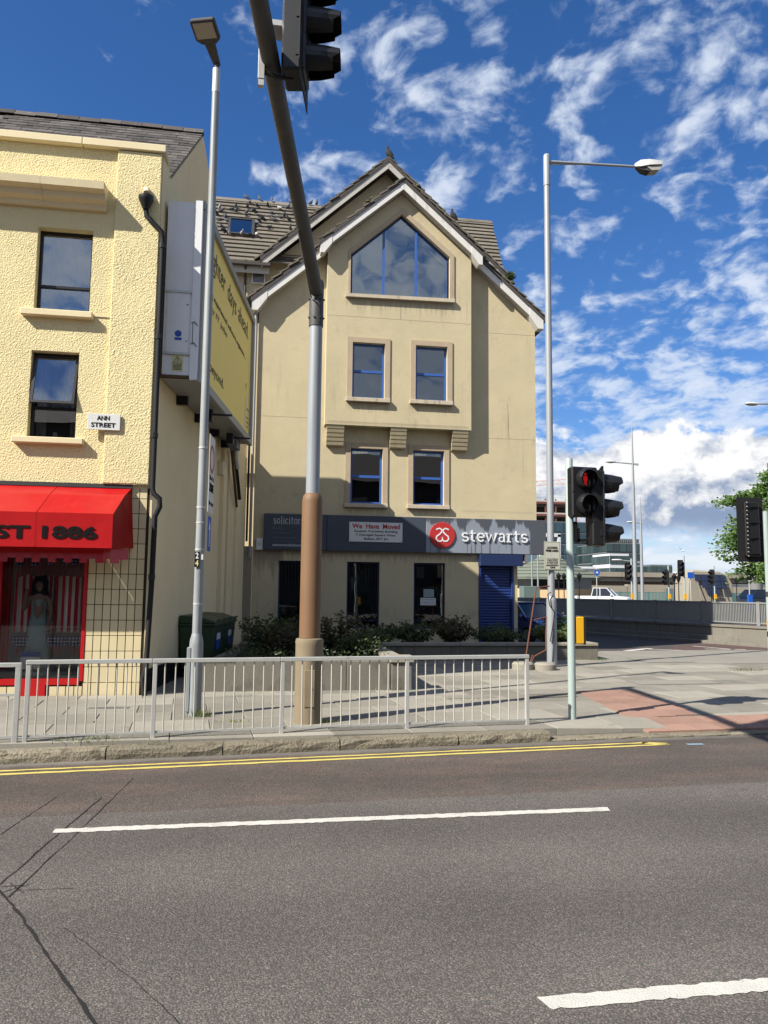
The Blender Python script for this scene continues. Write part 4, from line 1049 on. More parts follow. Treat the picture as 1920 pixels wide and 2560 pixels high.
st.v = [Vector((x0e+.27+p.x, EY-.014-p.z, 6.64+p.y)) for p in st.v]; st.build('round_sticker', 'sticker_blue', bb)
box('sticker_caption', 'sticker_blue', bb, x0e+.21, x0e+.335, EY-.016, EY-.013, 6.515, 6.565)
ds = box('warning_label', 'sticker_yellow', bb, x0e+.175, x0e+.375, EY-.006, EY-.001, 5.93, 6.235)
mb = MB(); mb.ribbon([(x0e+.20, 6.08), (x0e+.355, 6.08), (x0e+.277, 6.215)], .016, .006, .009, f3e, closed=True); mb.ribbon([(x0e+.285, 6.185), (x0e+.265, 6.14), (x0e+.29, 6.145), (x0e+.27, 6.10)], .010, .006, .009, f3e); mb.build('hazard_triangle', 'ink', ds)
text('letters', 'DANGER', 'ink', ds, (x0e+.195, x0e+.358, 6.025, 6.058), lambda u, v, d: Vector((u, EY-.006-d, v)), bold=.02, d0=.001, d1=.003)
for zz in (5.955, 5.98, 6.003): box('small_print', 'ink', ds, x0e+.20, x0e+.35, EY-.009, EY-.0065, zz, zz+.010)
MB().prism([(SX(B0)+.0, B0-.02, 5.80), (SX(B0)+.56, B0-.02, 5.80), (SX(B0)+.56, B0-.02, 5.85), (SX(B0)+.0, B0-.02, 5.85)], (0, .06, 0)).build('timber_packer', 'wood', bb)
sbox('bottom_tray', 'bill_grey', bb, B0, B1-.02, 5.80, 5.855, .04, .70)
for yy in (15.6, 17.2, 18.8, 20.2): sbox('bracket', 'black', bb, yy, yy+.10, 5.62, 5.80, .003, .22)
for yy in (16.4, 18.9):
    l = sbox('floodlight', 'black', bb, yy, yy+.16, 5.48, 5.74, .38, .55, .01)
    sbox('floodlight_arm', 'black', l, yy+.06, yy+.10, 5.62, 5.66, .55, .95)
sbox('cable_box', 'far_grey', bb, 19.6, 20.1, 5.52, 5.80, .30, .52)
# brace and tube under the far end
MB().tube((SX(20.4)+.30, 20.4, 5.80), (SX(22.6)+.12, 22.6, 4.55), .05, n=8).build('steel_brace', 'black', bb)
MB().tube((SX(20.3)+.24, 20.3, 5.78), (SX(22.4)+.08, 22.4, 4.30), .035, n=8).build('timber_brace', 'wood', bb)
mb = MB().path([(SX(20.4)+.36, 20.42, 5.8), (SX(20.5)+.36, 20.5, 5.4), (SX(20.7)+.38, 20.7, 5.15)], .045, 8); mb.build('loudspeaker', 'lamp_shell', bb)
al = tag(sbox('alarm_box', 'yellow_trim', None, 19.9, 20.1, 4.85, 5.22, .003, .14, .01), 'cream alarm box on the yellow side wall under the billboard', 'alarm box')

# ================================================================ SOLICITORS' OFFICE (front wall at y = 24)
off = empty('office_building', (4.3, 24.0, .1), 'beige rendered gabled office building with blue windows and a projecting bay', 'building')
OY, BY, CX = 24.0, 23.64, 4.27
rz = lambda x: 15.06-.872*abs(x-CX)                              # underside of the front roof
G1, G2, G3, DR = rect(.53, 1.57, .75, 2.83), rect(2.65, 3.68, .75, 2.83), rect(4.78, 5.80, .75, 2.83), rect(6.90, 8.07, .12, 3.05)
F1, F2 = rect(2.71, 3.74, 4.67, 6.44), rect(4.73, 5.75, 4.68, 6.45)
mb = MB()
holed(mb, [(-.28, .05), (8.20, .05), (8.20, 3.25), (8.86, 3.25), (8.86, rz(8.86)), (CX, rz(CX)), (-.28, rz(-.28))], [G1, G2, G3, DR, F1, F2], front(OY), .22)
# right side of the ground storey is set back under the upper floors
mb.add([(8.2, 24, .05), (8.2, 36, .05), (8.2, 36, 3.25), (8.2, 24, 3.25)], [(0, 1, 2, 3)])
mb.add([(8.2, 24, 3.25), (8.86, 24, 3.25), (8.86, 36, 3.25), (8.2, 36, 3.25)], [(0, 1, 2, 3)])
mb.add([(8.86, 24, 3.25), (8.86, 36, 3.25), (8.86, 36, rz(8.86)), (8.86, 24, rz(8.86))], [(0, 1, 2, 3)])
mb.add([(-.28, 24, .05), (-.28, 36, .05), (-.28, 36, rz(-.28)), (-.28, 24, rz(-.28))], [(0, 1, 2, 3)])
mb.add([(-.28, 36, .05), (8.86, 36, .05), (8.86, 36, 13), (-.28, 36, 13)], [(0, 1, 2, 3)])
mb.build('front_wall', 'beige', off)
# bay
U1, U2 = rect(2.68, 3.72, 7.98, 9.78), rect(4.72, 5.76, 8.00, 9.80)
GW = [(2.58, 11.34), (5.83, 11.40), (5.83, 12.82), (4.23, 14.16), (2.58, 12.70)]
bz = lambda x: 14.86-.872*abs(x-4.22)
mb = MB()
holed(mb, [(1.84, 7.10), (6.56, 7.10), (6.56, bz(6.56)), (4.22, bz(4.22)), (1.84, bz(1.84))], [U1, U2, GW], front(BY), .20)
for xx in (1.84, 6.56): mb.add([(xx, BY, 7.10), (xx, OY-.002, 7.10), (xx, OY-.002, bz(xx)), (xx, BY, bz(xx))], [(0, 1, 2, 3)])
mb.add([(1.84, BY, 7.10), (6.56, BY, 7.10), (6.56, OY-.002, 7.10), (1.84, OY-.002, 7.10)], [(0, 1, 2, 3)])
bay = mb.build('bay', 'beige', off)
for a, b, z_, Y in ((1.86, 6.54, 10.62, BY), (6.60, 8.84, 10.50, OY), (-.26, 1.80, 7.35, OY), (6.60, 8.84, 6.95, OY)): box('render_joint', 'beige_pale', off, a, b, Y-.004, Y-.0005, z_, z_+.014)
for x_, za, zb, Y in ((4.20, 10.62, 11.22, BY), (3.97, 4.28, 4.75, OY), (7.9, 7.0, 8.1, OY)): MB().path([(x_, Y-.001, za), (x_+.02, Y-.001, (za+zb)/2), (x_-.01, Y-.001, zb)], .006, 5).build('render_crack', 'dark_wall', off)
# windows
def ring(name, mt, parent, outer, inner, f3, d0, d1):
    mb = MB(); n = len(outer)
    mb.add([f3(p[0], p[1], d1) for p in outer+inner]+[f3(p[0], p[1], d0) for p in outer+inner],
           [(i, (i+1) % n, n+(i+1) % n, n+i) for i in range(n)]+[(i, 2*n+i, 2*n+(i+1) % n, (i+1) % n) for i in range(n)]+[(n+i, n+(i+1) % n, 3*n+(i+1) % n, 3*n+i) for i in range(n)])
    return mb.build(name, mt, parent)
def surround(q, Y, t=.165, top=.165):
    x0, x1, z0, z1 = q[0][0], q[1][0], q[0][1], q[2][1]
    e = .002
    for a, b, c, d in ((x0-t, x0-e, z0, z1+top), (x1+e, x1+t, z0, z1+top)):
        box('window_surround', 'sandstone', off, a, b, Y-.035, Y-.001, c, d)
    box('window_surround', 'sandstone', off, x0-.001, x1+.001, Y-.0352, Y-.001, z1+e, z1+top-.001)
    box('window_sill', 'sill', off, x0-t-.03, x1+t+.0, Y-.13, Y+.13, z0-.13, z0-.004, .008)
for q, Y in ((F1, OY), (F2, OY), (U1, BY), (U2, BY)):
    surround(q, Y)
    x0, x1, z0, z1 = q[0][0], q[1][0], q[0][1], q[2][1]
    wn = sash_window('window', off, x0, x1, z0, z1, Y+.13, 'blue_frame', 'glass', z0+(z1-z0)*.5, .07, .08, room=2.2, roommat='interior_dark')
    box('cill_rail', 'blue_frame', wn, x0+.06, x1-.06, Y+.09, Y+.128, z0+.005, z0+.05)
    for r_ in range(3):
        for c_ in range(5):
            xx = x0+.10+c_*.12+.03*r_
            box('ceiling_light', 'ceiling_lamp', wn, xx, xx+.09, Y+.9+r_*.25, Y+1.0+r_*.25, z1+.10, z1+.12)
# tall gable window in three lights
inner = [(2.64, 11.41), (5.77, 11.46), (5.77, 12.79), (4.23, 14.08), (2.64, 12.67)]
gw = ring('gable_window', 'blue_frame', off, GW, inner, front(BY+.10), .0, .08)
for xx in (3.66, 4.73):
    zt = 14.08-.88*abs(xx-4.23)-.02
    box('mullion', 'blue_frame', gw, xx-.035, xx+.035, BY+.09, BY+.17, 11.43, zt)
for a, b in ((2.64, 3.625), (3.695, 4.695), (4.765, 5.77)):
    top_ = [(a, 14.08-.90*abs(a-4.23)), (b, 14.08-.86*abs(b-4.23))]
    poly = [(a, 11.42), (b, 11.44), (b, top_[1][1])]+([(4.23, 14.07)] if a < 4.23 < b else [])+[(a, top_[0][1])]
    MB().prism([(p[0], BY+.135, p[1]) for p in poly], (0, .006, 0)).build('pane', 'glass_gable', gw)
mb = MB(); mb.add([(x, yy, zz) for yy in (BY+.24, BY+3.2) for x, zz in ((2.2, 11.2), (6.2, 11.2), (6.2, 12.7), (4.22, 14.5), (2.2, 12.7))], [(5, 6, 7, 8, 9), (0, 1, 6, 5), (1, 2, 7, 6), (2, 3, 8, 7), (3, 4, 9, 8), (4, 0, 5, 9)])
mb.build('loft_room', 'curtain', gw)
MB().prism([(4.75, BY+.9, 13.0), (5.0, BY+.9, 13.0), (6.0, BY+.9, 12.0), (6.0, BY+.9, 11.75)], (0, .15, 0)).build('loft_rafter', 'curtain', gw)
MB().lathe([(.02, .22), (.09, .10), (.16, 0)], (4.15, BY+1.2, 12.55), 14).build('loft_pendant', 'curtain', gw)
og = [(2.50, 11.34), (5.98, 11.40), (5.98, 12.90), (4.25, 14.36), (2.50, 12.78)]
ring('gable_surround', 'sandstone', off, og, [(p[0]+(.003 if p[0] > 4.23 else -.003)*(abs(p[0]-4.23) > .1), p[1]+(.004 if p[1] > 14 else 0)) for p in GW], out(BY), .001, .035)
MB().prism([(2.42, BY-.12, 11.23), (5.98, BY-.12, 11.28), (5.98, BY-.12, 11.395), (2.42, BY-.12, 11.335)], (0, .22, 0)).build('window_sill', 'sill', off)
# ground floor windows
for i, q in enumerate((G1, G2, G3)):
    x0, x1, z0, z1 = q[0][0], q[1][0], q[0][1], q[2][1]
    wn = sash_window('window', off, x0, x1, z0, z1, OY+.12, 'navy', 'glass', 1.0, .05, .02, room=1.4, roommat='interior_dark')
    if i < 2:
        for k_ in range(9):
            xx = x0+.09+k_*.10
            MB().add([(xx, OY+.24, .8), (xx+.06, OY+.28, .8), (xx+.06, OY+.28, 2.75), (xx, OY+.24, 2.75)], [(0, 1, 2, 3)]).build('blind_slat', 'blind', wn)
    else:
        box('ticket', 'sign_white', wn, x0+.15, x0+.40, OY+.30, OY+.31, 2.35, 2.72)
    box('frosted_band', mat('frosted_film_%d' % i, (0.13, 0.18, 0.21), .5), wn, x0+.055, x1-.055, OY+.16, OY+.163, .82, 2.05)
    d = MB().lathe([(.31, 0), (.31, .003)], (0, 0, 0), 24); d.v = [Vector((x0+.52+p.x, OY+.158-p.z, 1.22+p.y)) for p in d.v]; d.build('round_transfer', 'ink', wn)
    mb = MB(); f3w = lambda u, v, d_: Vector((u, OY+.155-d_, v))
    for sgn in (-1, 1): mb.ribbon([(x0+.52+sgn*p[0], 1.22+p[1]) for p in [(.12, .10), (.06, .15), (.01, .12), (.02, .06), (.10, -.02), (.10, -.10), (.03, -.13), (.0, -.08)]], .02, .0, .002, f3w)
    mb.build('transfer_mark', 'letter_dim', wn)
no = tag(box('paper_notice', 'sign_white', None, 5.02, 5.52, OY+.105, OY+.11, 1.49, 1.72), 'white We Have Moved notice stuck in the right ground floor window', 'notice')
for zz, h_ in ((1.655, .035), (1.60, .016), (1.565, .016), (1.53, .016)): text('letters', 'We Have Moved' if h_ > .03 else 'Donegall Square West', 'ink', no, (5.06, 5.48, zz, zz+h_), out(OY+.105), d0=.001, d1=.003)
tag(box('paper_sheet', mat('pale_green_paper', (0.30, 0.38, 0.36), .8), None, 5.12, 5.46, OY+.105, OY+.11, 1.74, 2.00), 'pale blank sheet above the notice in the right ground floor window', 'paper')
# roller shutter door
sh = box('roller_shutter', 'shutter', off, 6.98, 7.99, OY+.075, OY+.09, .12, 2.78)
slm = MB().prism([(-.50, 0, 0), (-.50, -.022, .018), (-.50, -.026, .05), (-.50, -.018, .082), (-.50, 0, .088)], (1.0, 0, 0)).build('shutter_slat', 'shutter', None, origin=(0, 0, 0)); slm_me = slm.data; bpy.data.objects.remove(slm)
for k_ in range(29): link(slm_me, 'shutter_slat', sh, (7.485, OY+.074, .14+k_*.09))
for a in (6.905, 7.99): box('shutter_guide', 'shutter', off, a, a+.075, OY-.03, OY+.10, .12, 2.78, .004)
box('shutter_hood', 'navy', off, 6.88, 8.28, OY-.32, OY-.002, 2.76, 3.12, .01)
# corbels under the bay
for a, b in ((1.91, 2.46), (3.94, 4.46), (5.96, 6.48)):
    cb = box('corbel', 'beige', off, a+.01, b-.01, OY-.10, OY-.003, 6.46, 7.095)
    for k_ in range(5):
        zz = 6.47+k_*.126; dp = .145+.042*k_
        MB().prism([(a, OY-.101, zz), (a, OY-dp+.02, zz), (a, OY-dp, zz+.02), (a, OY-dp-.03, zz+.112), (a, OY-.101, zz+.112)], (b-a, 0, 0)).build('corbel_step', 'beige', cb)
# bargeboards
def barge(name, mt, parent, x0, z0, x1, z1, Y, h, t=.04):
    """sloping board from (x0,z0) top edge to (x1,z1), height h measured upright"""
    return MB().prism([(x0, Y, z0), (x1, Y, z1), (x1, Y, z1-h), (x0, Y, z0-h)], (0, t, 0)).build(name, mt, parent)
VB, VM = BY-.30, OY-.30
az_ = lambda x: 15.12-.872*abs(x-4.22)
for sg in (-1, 1):
    xe = 4.22+sg*2.62
    barge('bargeboard', 'barge', off, 4.22, az_(4.22), xe, az_(xe), VB, .25)
    MB().prism([(4.22, VB+.042, az_(4.22)-.20), (xe, VB+.042, az_(xe)-.20), (xe, VB+.042, az_(xe)-.24), (4.22, VB+.042, az_(4.22)-.24)], (0, .26, 0)).build('soffit', 'barge_old', off)
    barge('verge_fillet', 'soffit', off, 4.22, az_(4.22)+.14, xe+sg*.06, az_(xe+sg*.06)+.14, VB-.03, .135, .30)
    MB().prism([(xe+sg*.02, VB-.012, az_(xe)+.06), (xe-sg*.34, VB-.012, az_(xe-sg*.34)+.01), (xe-sg*.34, VB-.012, az_(xe-sg*.34)-.27), (xe-sg*.10, VB-.012, az_(xe)-.30), (xe+sg*.02, VB-.012, az_(xe)-.30)], (0, .34, 0)).build('barge_foot', 'barge', off)
mz = lambda x: 15.10-.872*abs(x-CX)
for sg in (-1, 1):
    xa, xe = CX+sg*2.2, CX+sg*4.76
    barge('bargeboard', 'barge', off, xa, mz(xa), xe, mz(xe), VM, .26)
    MB().prism([(xa, VM+.042, mz(xa)-.21), (xe, VM+.042, mz(xe)-.21), (xe, VM+.042, mz(xe)-.25), (xa, VM+.042, mz(xa)-.25)], (0, .26, 0)).build('soffit', 'barge_old', off)
    barge('verge_fillet', 'soffit', off, xa, mz(xa)+.14, xe+sg*.06, mz(xe+sg*.06)+.14, VM-.03, .135, .30)
    MB().prism([(xe+sg*.02, VM-.012, mz(xe)+.04), (xe-sg*.45, VM-.012, mz(xe-sg*.45)+.01), (xe-sg*.45, VM-.012, mz(xe-sg*.45)-.28), (xe-sg*.16, VM-.012, mz(xe)-.30), (xe+sg*.02, VM-.012, mz(xe)-.30)], (0, .34, 0)).build('barge_foot', 'barge', off)
    # boxed eaves and gutter running back
    box('eaves_gutter', 'soffit', off, min(xe-sg*.02, xe+sg*.14), max(xe-sg*.02, xe+sg*.14), VM+.34, 26.6, mz(xe)-.20, mz(xe)-.04)
# tile courses: each course one stepped slab
def courses(parent, x_top, z_top, x_bot, z_bot, Y0, Y1, n, mt='rooftile', th=.05, Ymid=None, xsplit=None):
    L = math.hypot(x_bot-x_top, z_bot-z_top); tx, tz = (x_bot-x_top)/L, (z_bot-z_top)/L
    nx, nz = (-tz, tx) if -tz*0+tx*1 > 0 else (tz, -tx)
    if nz < 0: nx, nz = -nx, -nz
    e = L/n
    for k_ in range(n):
        a, b = k_*e, (k_+1)*e+.05
        ya = Y0+random.uniform(-.03, .02)
        if Ymid is not None and abs((x_top+tx*(a+b)/2)-4.22) > xsplit: ya = Ymid+random.uniform(-.03, .02)
        pa = (x_top+tx*a, z_top+tz*a); pb = (x_top+tx*b+nx*.045, z_top+tz*b+nz*.045)
        MB().prism([(pa[0], ya, pa[1]), (pb[0], ya, pb[1]), (pb[0]+nx*th, ya, pb[1]+nz*th), (pa[0]+nx*.03, ya, pa[1]+nz*.03)], (0, Y1-ya, 0)).build('tile_course', mt, parent)
rfm = empty('front_roof', (CX, 25.0, 11.2)); rfm.parent = off; rfm.location = Vector((CX, 25.0, 11.2))-world_of(off)
for sg in (-1, 1):
    courses(rfm, CX-.02*sg, 15.26, CX+sg*4.90, 15.26-.872*4.90, VB-.04, 26.78, 19, Ymid=VM-.04, xsplit=2.66)
# moss and debris along the right verge
for k_ in range(46):
    t = random.uniform(.02, .98); sg = random.choice((1, 1, 1, -1)); xx = CX+sg*4.8*t; zz = 15.33-.872*4.8*t
    s_ = random.uniform(.04, .11)
    mb = MB(); mb.lathe([(s_*1.2, -.03), (s_, s_*.3), (s_*.4, s_*.7)], (xx+.04*sg, (VB if abs(xx-4.22) < 2.6 else VM)+random.uniform(-.02, .5), zz+.03), 7); mb.build('moss_clump', 'moss', rfm)
# taller gable behind
HY, hz = 26.8, lambda x: 17.80-.915*abs(x-CX)
mb = MB()
mb.add([(-.20, HY+.55, 10.5), (8.76, HY+.55, 10.5), (8.76, HY+.55, hz(8.76)-.2), (CX, HY+.55, hz(CX)-.2), (-.20, HY+.55, hz(-.2)-.2)], [(0, 1, 2, 3, 4)])
mb.build('upper_gable_wall', 'beige_pale', off)
rfu = empty('upper_roof', (CX, 29, 13)); rfu.parent = off; rfu.location = Vector((CX, 29, 13))-world_of(off)
for sg in (-1, 1):
    xe = CX+sg*4.55
    barge('bargeboard', 'barge_old', off, CX, hz(CX), xe, hz(xe), HY, .26)
    barge('verge_fillet', 'soffit', off, CX, hz(CX)+.15, xe+sg*.05, hz(xe+sg*.05)+.15, HY-.03, .145, .30)
    courses(rfu, CX-.02*sg, 17.96, CX+sg*4.72, 17.96-.915*4.72, HY-.04, 33.0, 18)
# cross wing with the pigeons, ridge along x
wing = empty('wing_roof', (0, 28.5, 13.5)); wing.parent = off; wing.location = Vector((0, 28.5, 13.5))-world_of(off)
sy, sz = 30.4-27.0, 17.6-13.6; SL_ = math.hypot(sy, sz); e = SL_/16
cy_, cz_ = sy/SL_, sz/SL_
for k_ in range(16):
    a, b = k_*e-.04, (k_+1)*e
    for x0, x1 in ((-7, 2.6), (6.2, None)):
        xr = x1 if x1 else 8.85+.47*(k_+.5)/16
        ya, za = 27.0+cy_*a-cz_*.045, 13.6+cz_*a+cy_*.045
        yb, zb = 27.0+cy_*b, 13.6+cz_*b
        MB().prism([(x0, ya, za), (x0, yb, zb), (x0, yb-cz_*.03, zb+cy_*.03), (x0, ya-cz_*.05, za+cy_*.05)], (xr-x0+random.uniform(-.02, .02), 0, 0)).build('tile_course', 'rooftile', wing)
for x0, x1 in ((-7, 2.6), (6.2, 9.34)):
    MB().prism([(x0, 30.22, 17.52), (x0, 30.4, 17.72), (x0, 30.58, 17.52)], (x1-x0, 0, 0)).build('ridge', 'rooftile', wing)
    MB().add([(x0, 30.4, 17.6), (x1, 30.4, 17.6), (x1, 33.8, 13.6), (x0, 33.8, 13.6)], [(0, 1, 2, 3)]).build('back_slope', 'rooftile', wing)
MB().add([(-7, 27.25, 6), (-.21, 27.25, 6), (-.21, 27.25, 13.5), (-7, 27.25, 13.5)], [(0, 1, 2, 3)]).build('wing_wall', 'beige_pale', off)
MB().add([(8.87, 27.1, 10), (8.95, 33.5, 10), (9.3, 30.4, 17.5), (8.87, 27.1, 13.5)], [(0, 1, 2, 3)]).build('wing_gable', 'beige_pale', off)
gt = box('wing_gutter', 'soffit', off, -7, .05, 26.78, 26.92, 13.42, 13.56, .02)
box('wing_fascia', 'barge_old', off, -7, .0, 26.96, 27.0, 13.2, 13.55)
for k_ in range(26):
    xx = random.uniform(-1.6, .0); s_ = random.uniform(.04, .10)
    MB().lathe([(s_, -.02), (s_*.8, s_*.5), (s_*.2, s_*.9)], (xx, 26.86, 13.55), 6).build('moss_clump', 'moss', gt)
MB().path([(-.84, 26.9, 13.42), (-.84, 27.16, 13.1), (-.84, 27.18, 6)], .04, 8).build('downpipe', 'black', off)
vt = box('wall_vent', 'white_plastic', off, -.62, -.14, 27.16, 27.24, 12.90, 13.38, .006)
for k_ in range(9): MB().prism([(-.57, 27.15, 12.945+k_*.045), (-.19, 27.15, 12.945+k_*.045), (-.19, 27.13, 12.925+k_*.045), (-.57, 27.13, 12.925+k_*.045)], (0, .01, .012)).build('vent_slat', 'white_plastic', vt)
box('vent_recess', 'black_matt', vt, -.58, -.18, 27.152, 27.158, 12.93, 13.35)
# rooflight
f3r = lambda u, s_, d: Vector((u, 27.0+cy_*s_-cz_*d, 13.6+cz_*s_+cy_*d))
s0_, s1_ = (28.25-27)/cy_, (29.15-27)/cy_
skl = ring('rooflight', 'lamp_dark', off, [(-1.60, s0_), (-.60, s0_), (-.60, s1_), (-1.60, s1_)], [(-1.50, s0_+.09), (-.70, s0_+.09), (-.70, s1_-.09), (-1.50, s1_-.09)], f3r, .02, .16)
MB().add([f3r(*p, .13) for p in ((-1.5, s0_+.09), (-.7, s0_+.09), (-.7, s1_-.09), (-1.5, s1_-.09))]+[f3r(*p, .12) for p in ((-1.5, s0_+.09), (-.7, s0_+.09), (-.7, s1_-.09), (-1.5, s1_-.09))], [(0, 1, 2, 3), (7, 6, 5, 4)]).build('pane', 'skylight_glass', skl)
MB().add([f3r(*p, .05) for p in ((-1.5, s0_+.09), (-.7, s0_+.09), (-.7, s1_-.09), (-1.5, s1_-.09))], [(0, 1, 2, 3)]).build('shaft', 'interior_dark', skl)
# downpipes at the left corner, low dark yard wall
MB().path([(-.38, 23.9, 10.7), (-.36, 23.93, 10.2), (-.36, 23.93, 2.9)], .045, 8).build('downpipe', 'bill_grey', off)
MB().path([(-.50, 23.98, 10.6), (-.47, 24.0, 10.0), (-.47, 24.0, 3.4)], .035, 8).build('downpipe', 'black', off)
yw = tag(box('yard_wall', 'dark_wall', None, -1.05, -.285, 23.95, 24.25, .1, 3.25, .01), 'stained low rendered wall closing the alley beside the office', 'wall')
tag(MB().add([(-1.6, 27.5, .1), (-.3, 27.5, .1), (-.3, 27.5, 6.2), (-1.6, 27.5, 6.2)], [(0, 1, 2, 3)]).add([(-1.6, 27.7, .1), (-.3, 27.7, .1), (-.3, 27.7, 6.2), (-1.6, 27.7, 6.2)], [(3, 2, 1, 0)]).build('yard_back_wall', 'beige_pale'), 'pale rendered wall at the back of the alley', 'wall')
# fascia sign
fs = empty('fascia_sign', (4.6, 23.9, 3.15), 'long slate blue fascia sign board reading solicitors and stewarts', 'shop sign')
SY = 23.85
for i, (a, b, mt) in enumerate(((.05, 1.98, 'fascia'), (1.985, 5.13, 'fascia'), (5.135, 9.13, 'fascia_faded'))):
    box('sign_panel', mt, fs, a, b, SY, OY-.004, 3.15, 4.27, .012)
sf3 = out(SY)
serif_text('letter', 'solicitors', 'letter_soft', fs, (.33, 1.275, 3.965, 4.185), sf3, .15, .002, .010)
for zz, s_, a, b in ((3.775, 'Belfast', .33, .68), (3.635, 'Ballymena', .33, .86), (3.495, 'Newtownards', .33, 1.02)): text('letters', s_, 'letter_dim', fs, (a, b, zz, zz+.085), sf3)
text('letters', 'stewartsolicitors.com', 'letter_soft', fs, (.32, 1.45, 3.265, 3.345), sf3, bold=.02)
for zz in (3.915, 3.415): box('rule', 'letter_dim', fs, .32, 1.48, SY-.004, SY-.001, zz, zz+.010)
dk = MB().lathe([(.415, 0), (.415, .035), (.40, .04)], (0, 0, 0), 40); dk.v = [Vector((5.66+p.x, SY-.002-p.z, 3.715+p.y)) for p in dk.v]
disc = dk.build('logo_disc', 'sign_red', fs)
mb = MB(); lf = lambda u, v, d: Vector((u, SY-.043-d, v))
S_ = [(.205, .175), (.10, .215), (.02, .17), (.025, .095), (.10, .02), (.185, -.04), (.205, -.125), (.14, -.195), (.05, -.195), (.0, -.15)]
for k_, sg in enumerate((1, -1)): mb.ribbon([(5.66+sg*(p[0]), 3.715+p[1]) for p in S_], .042, 0, .010-.0015*k_, lf)
mb.ribbon([(5.66, 3.565), (5.66, 3.65)], .03, 0, .007, lf)
mb.build('logo_mark', 'letter_white', disc)
serif_text('letter', 'stewarts', 'letter_white', fs, (6.29, 8.50, 3.545, 3.925), sf3, .185, .01, .045)
mv = tag(box('moved_notice_board', 'sign_white', None, 2.68, 4.37, SY-.025, SY-.003, 3.45, 4.07, .004), 'white board reading We Have Moved fixed on the slate blue fascia', 'notice board')
mf = out(SY-.025)
text('letters', 'We  Have  Moved', 'sign_red', mv, (2.77, 4.29, 3.865, 4.025), mf, bold=.025)
for s_, a, b, zz in (('Scottish Provident Building', 2.84, 4.21, 3.735), ('7 Donegall Square West', 2.90, 4.15, 3.62), ('Belfast, BT1 JH', 3.15, 3.90, 3.495)): text('letters', s_, 'ink', mv, (a, b, zz, zz+.085), mf, bold=.008)
for xx, zz in ((2.72, 3.49), (4.33, 3.49), (2.72, 4.03), (4.33, 4.03)): MB().tube((xx, SY-.025, zz), (xx, SY-.031, zz), .01, n=8).build('screw', 'lamp_dark', mv)
ab = tag(box('alarm_box', 'white_plastic', None, -.18, .03, OY-.09, OY-.003, 3.14, 3.50, .015), 'white alarm box at the left end of the fascia sign', 'alarm box')
d = MB().lathe([(.06, 0), (.06, .004)], (0, 0, 0), 16); d.v = [Vector((-.075+p.x, OY-.091-p.z, 3.33+p.y)) for p in d.v]; d.build('badge', 'letter_soft', ab)
# plant growing from the right gutter
def leaf_blob(mb, c, r, n, size, flat=.7):
    for _ in range(n):
        while True:
            p = Vector((random.uniform(-1, 1), random.uniform(-1, 1), random.uniform(-1, 1)))
            if p.length < 1: break
        p = Vector((c[0]+p.x*r[0], c[1]+p.y*r[1], c[2]+p.z*r[2]))
        leaf(mb, p, size*random.uniform(.6, 1.3), flat)
def leaf(mb, p, s, flat=.7):
    a = random.uniform(0, 6.283); t = random.uniform(-flat, flat)
    u = Vector((math.cos(a), math.sin(a), t)).normalized(); v = u.orthogonal().normalized()
    v = (v*math.cos(random.uniform(-1.2, 1.2))+u.cross(v)*math.sin(random.uniform(-1.2, 1.2))).normalized()
    mb.add([p-u*s*.5, p+v*s*.28, p+u*s*.5, p-v*s*.28], [(0, 1, 2, 3)])
mb = MB(); leaf_blob(mb, (8.93, 26.75, 13.72), (.22, .2, .20), 150, .11)
tag(mb.build('gutter_weed', 'leaf_shrub'), 'dark weed growing out of the upper right roof gutter', 'weed')
# pigeons
def pigeon_mesh(mt, up_=False):
    sp = [(-.17, 0, .055, .012), (-.12, 0, .062, .030), (-.06, 0, .075, .055), (.02, 0, .088, .068), (.08, 0, .105, .055), (.115, 0, .135, .033), (.135, 0, .165, .028), (.155, 0, .175, .026), (.175, 0, .172, .012), (.195, 0, .167, .004)]
    mb = MB(); mb.path([(p[0], p[1], p[2]) for p in sp], [p[3] for p in sp], 8)
    for s_ in (-1, 1): mb.tube((.03, .02*s_, .03), (.035, .02*s_, -.0), .006, n=4)
    o = mb.build('pigeon', mt, None, smooth=True, origin=(0, 0, 0)); me = o.data; bpy.data.objects.remove(o); return me
pg = [pigeon_mesh('pigeon'), pigeon_mesh('pigeon_pale')]; pb3 = pigeon_mesh('black_matt')
PIG = [(-1.01, 30.28), (-0.86, 30.16), (-0.49, 30.37), (0.02, 30.38), (0.75, 30.4), (0.98, 30.31), (1.64, 30.4), (1.86, 30.4), (-2.0, 29.64), (-1.91, 29.49), (-1.37, 29.8), (-1.56, 29.62), (-1.35, 29.55), (-0.92, 29.84), (-0.58, 30.01), (-0.94, 29.52), (-0.95, 29.35), (-0.66, 29.64), (-0.13, 30.05), (0.34, 29.93), (0.67, 30.06), (0.02, 29.63), (-0.03, 29.39), (-0.47, 29.37), (-0.3, 29.22), (-0.46, 29.1), (-0.52, 28.92), (0.13, 29.2), (0.38, 29.4), (0.53, 29.5), (0.71, 29.29), (0.91, 29.87), (0.95, 29.61), (-2.02, 28.98), (-1.77, 29.2), (-1.65, 28.92), (-1.49, 28.2), (-1.07, 28.22), (-0.73, 28.2), (-0.51, 28.25), (-0.06, 28.72), (-1.79, 28.52), (-1.75, 28.35), (0.76, 28.76), (-1.74, 29.09), (-2.06, 29.28)]
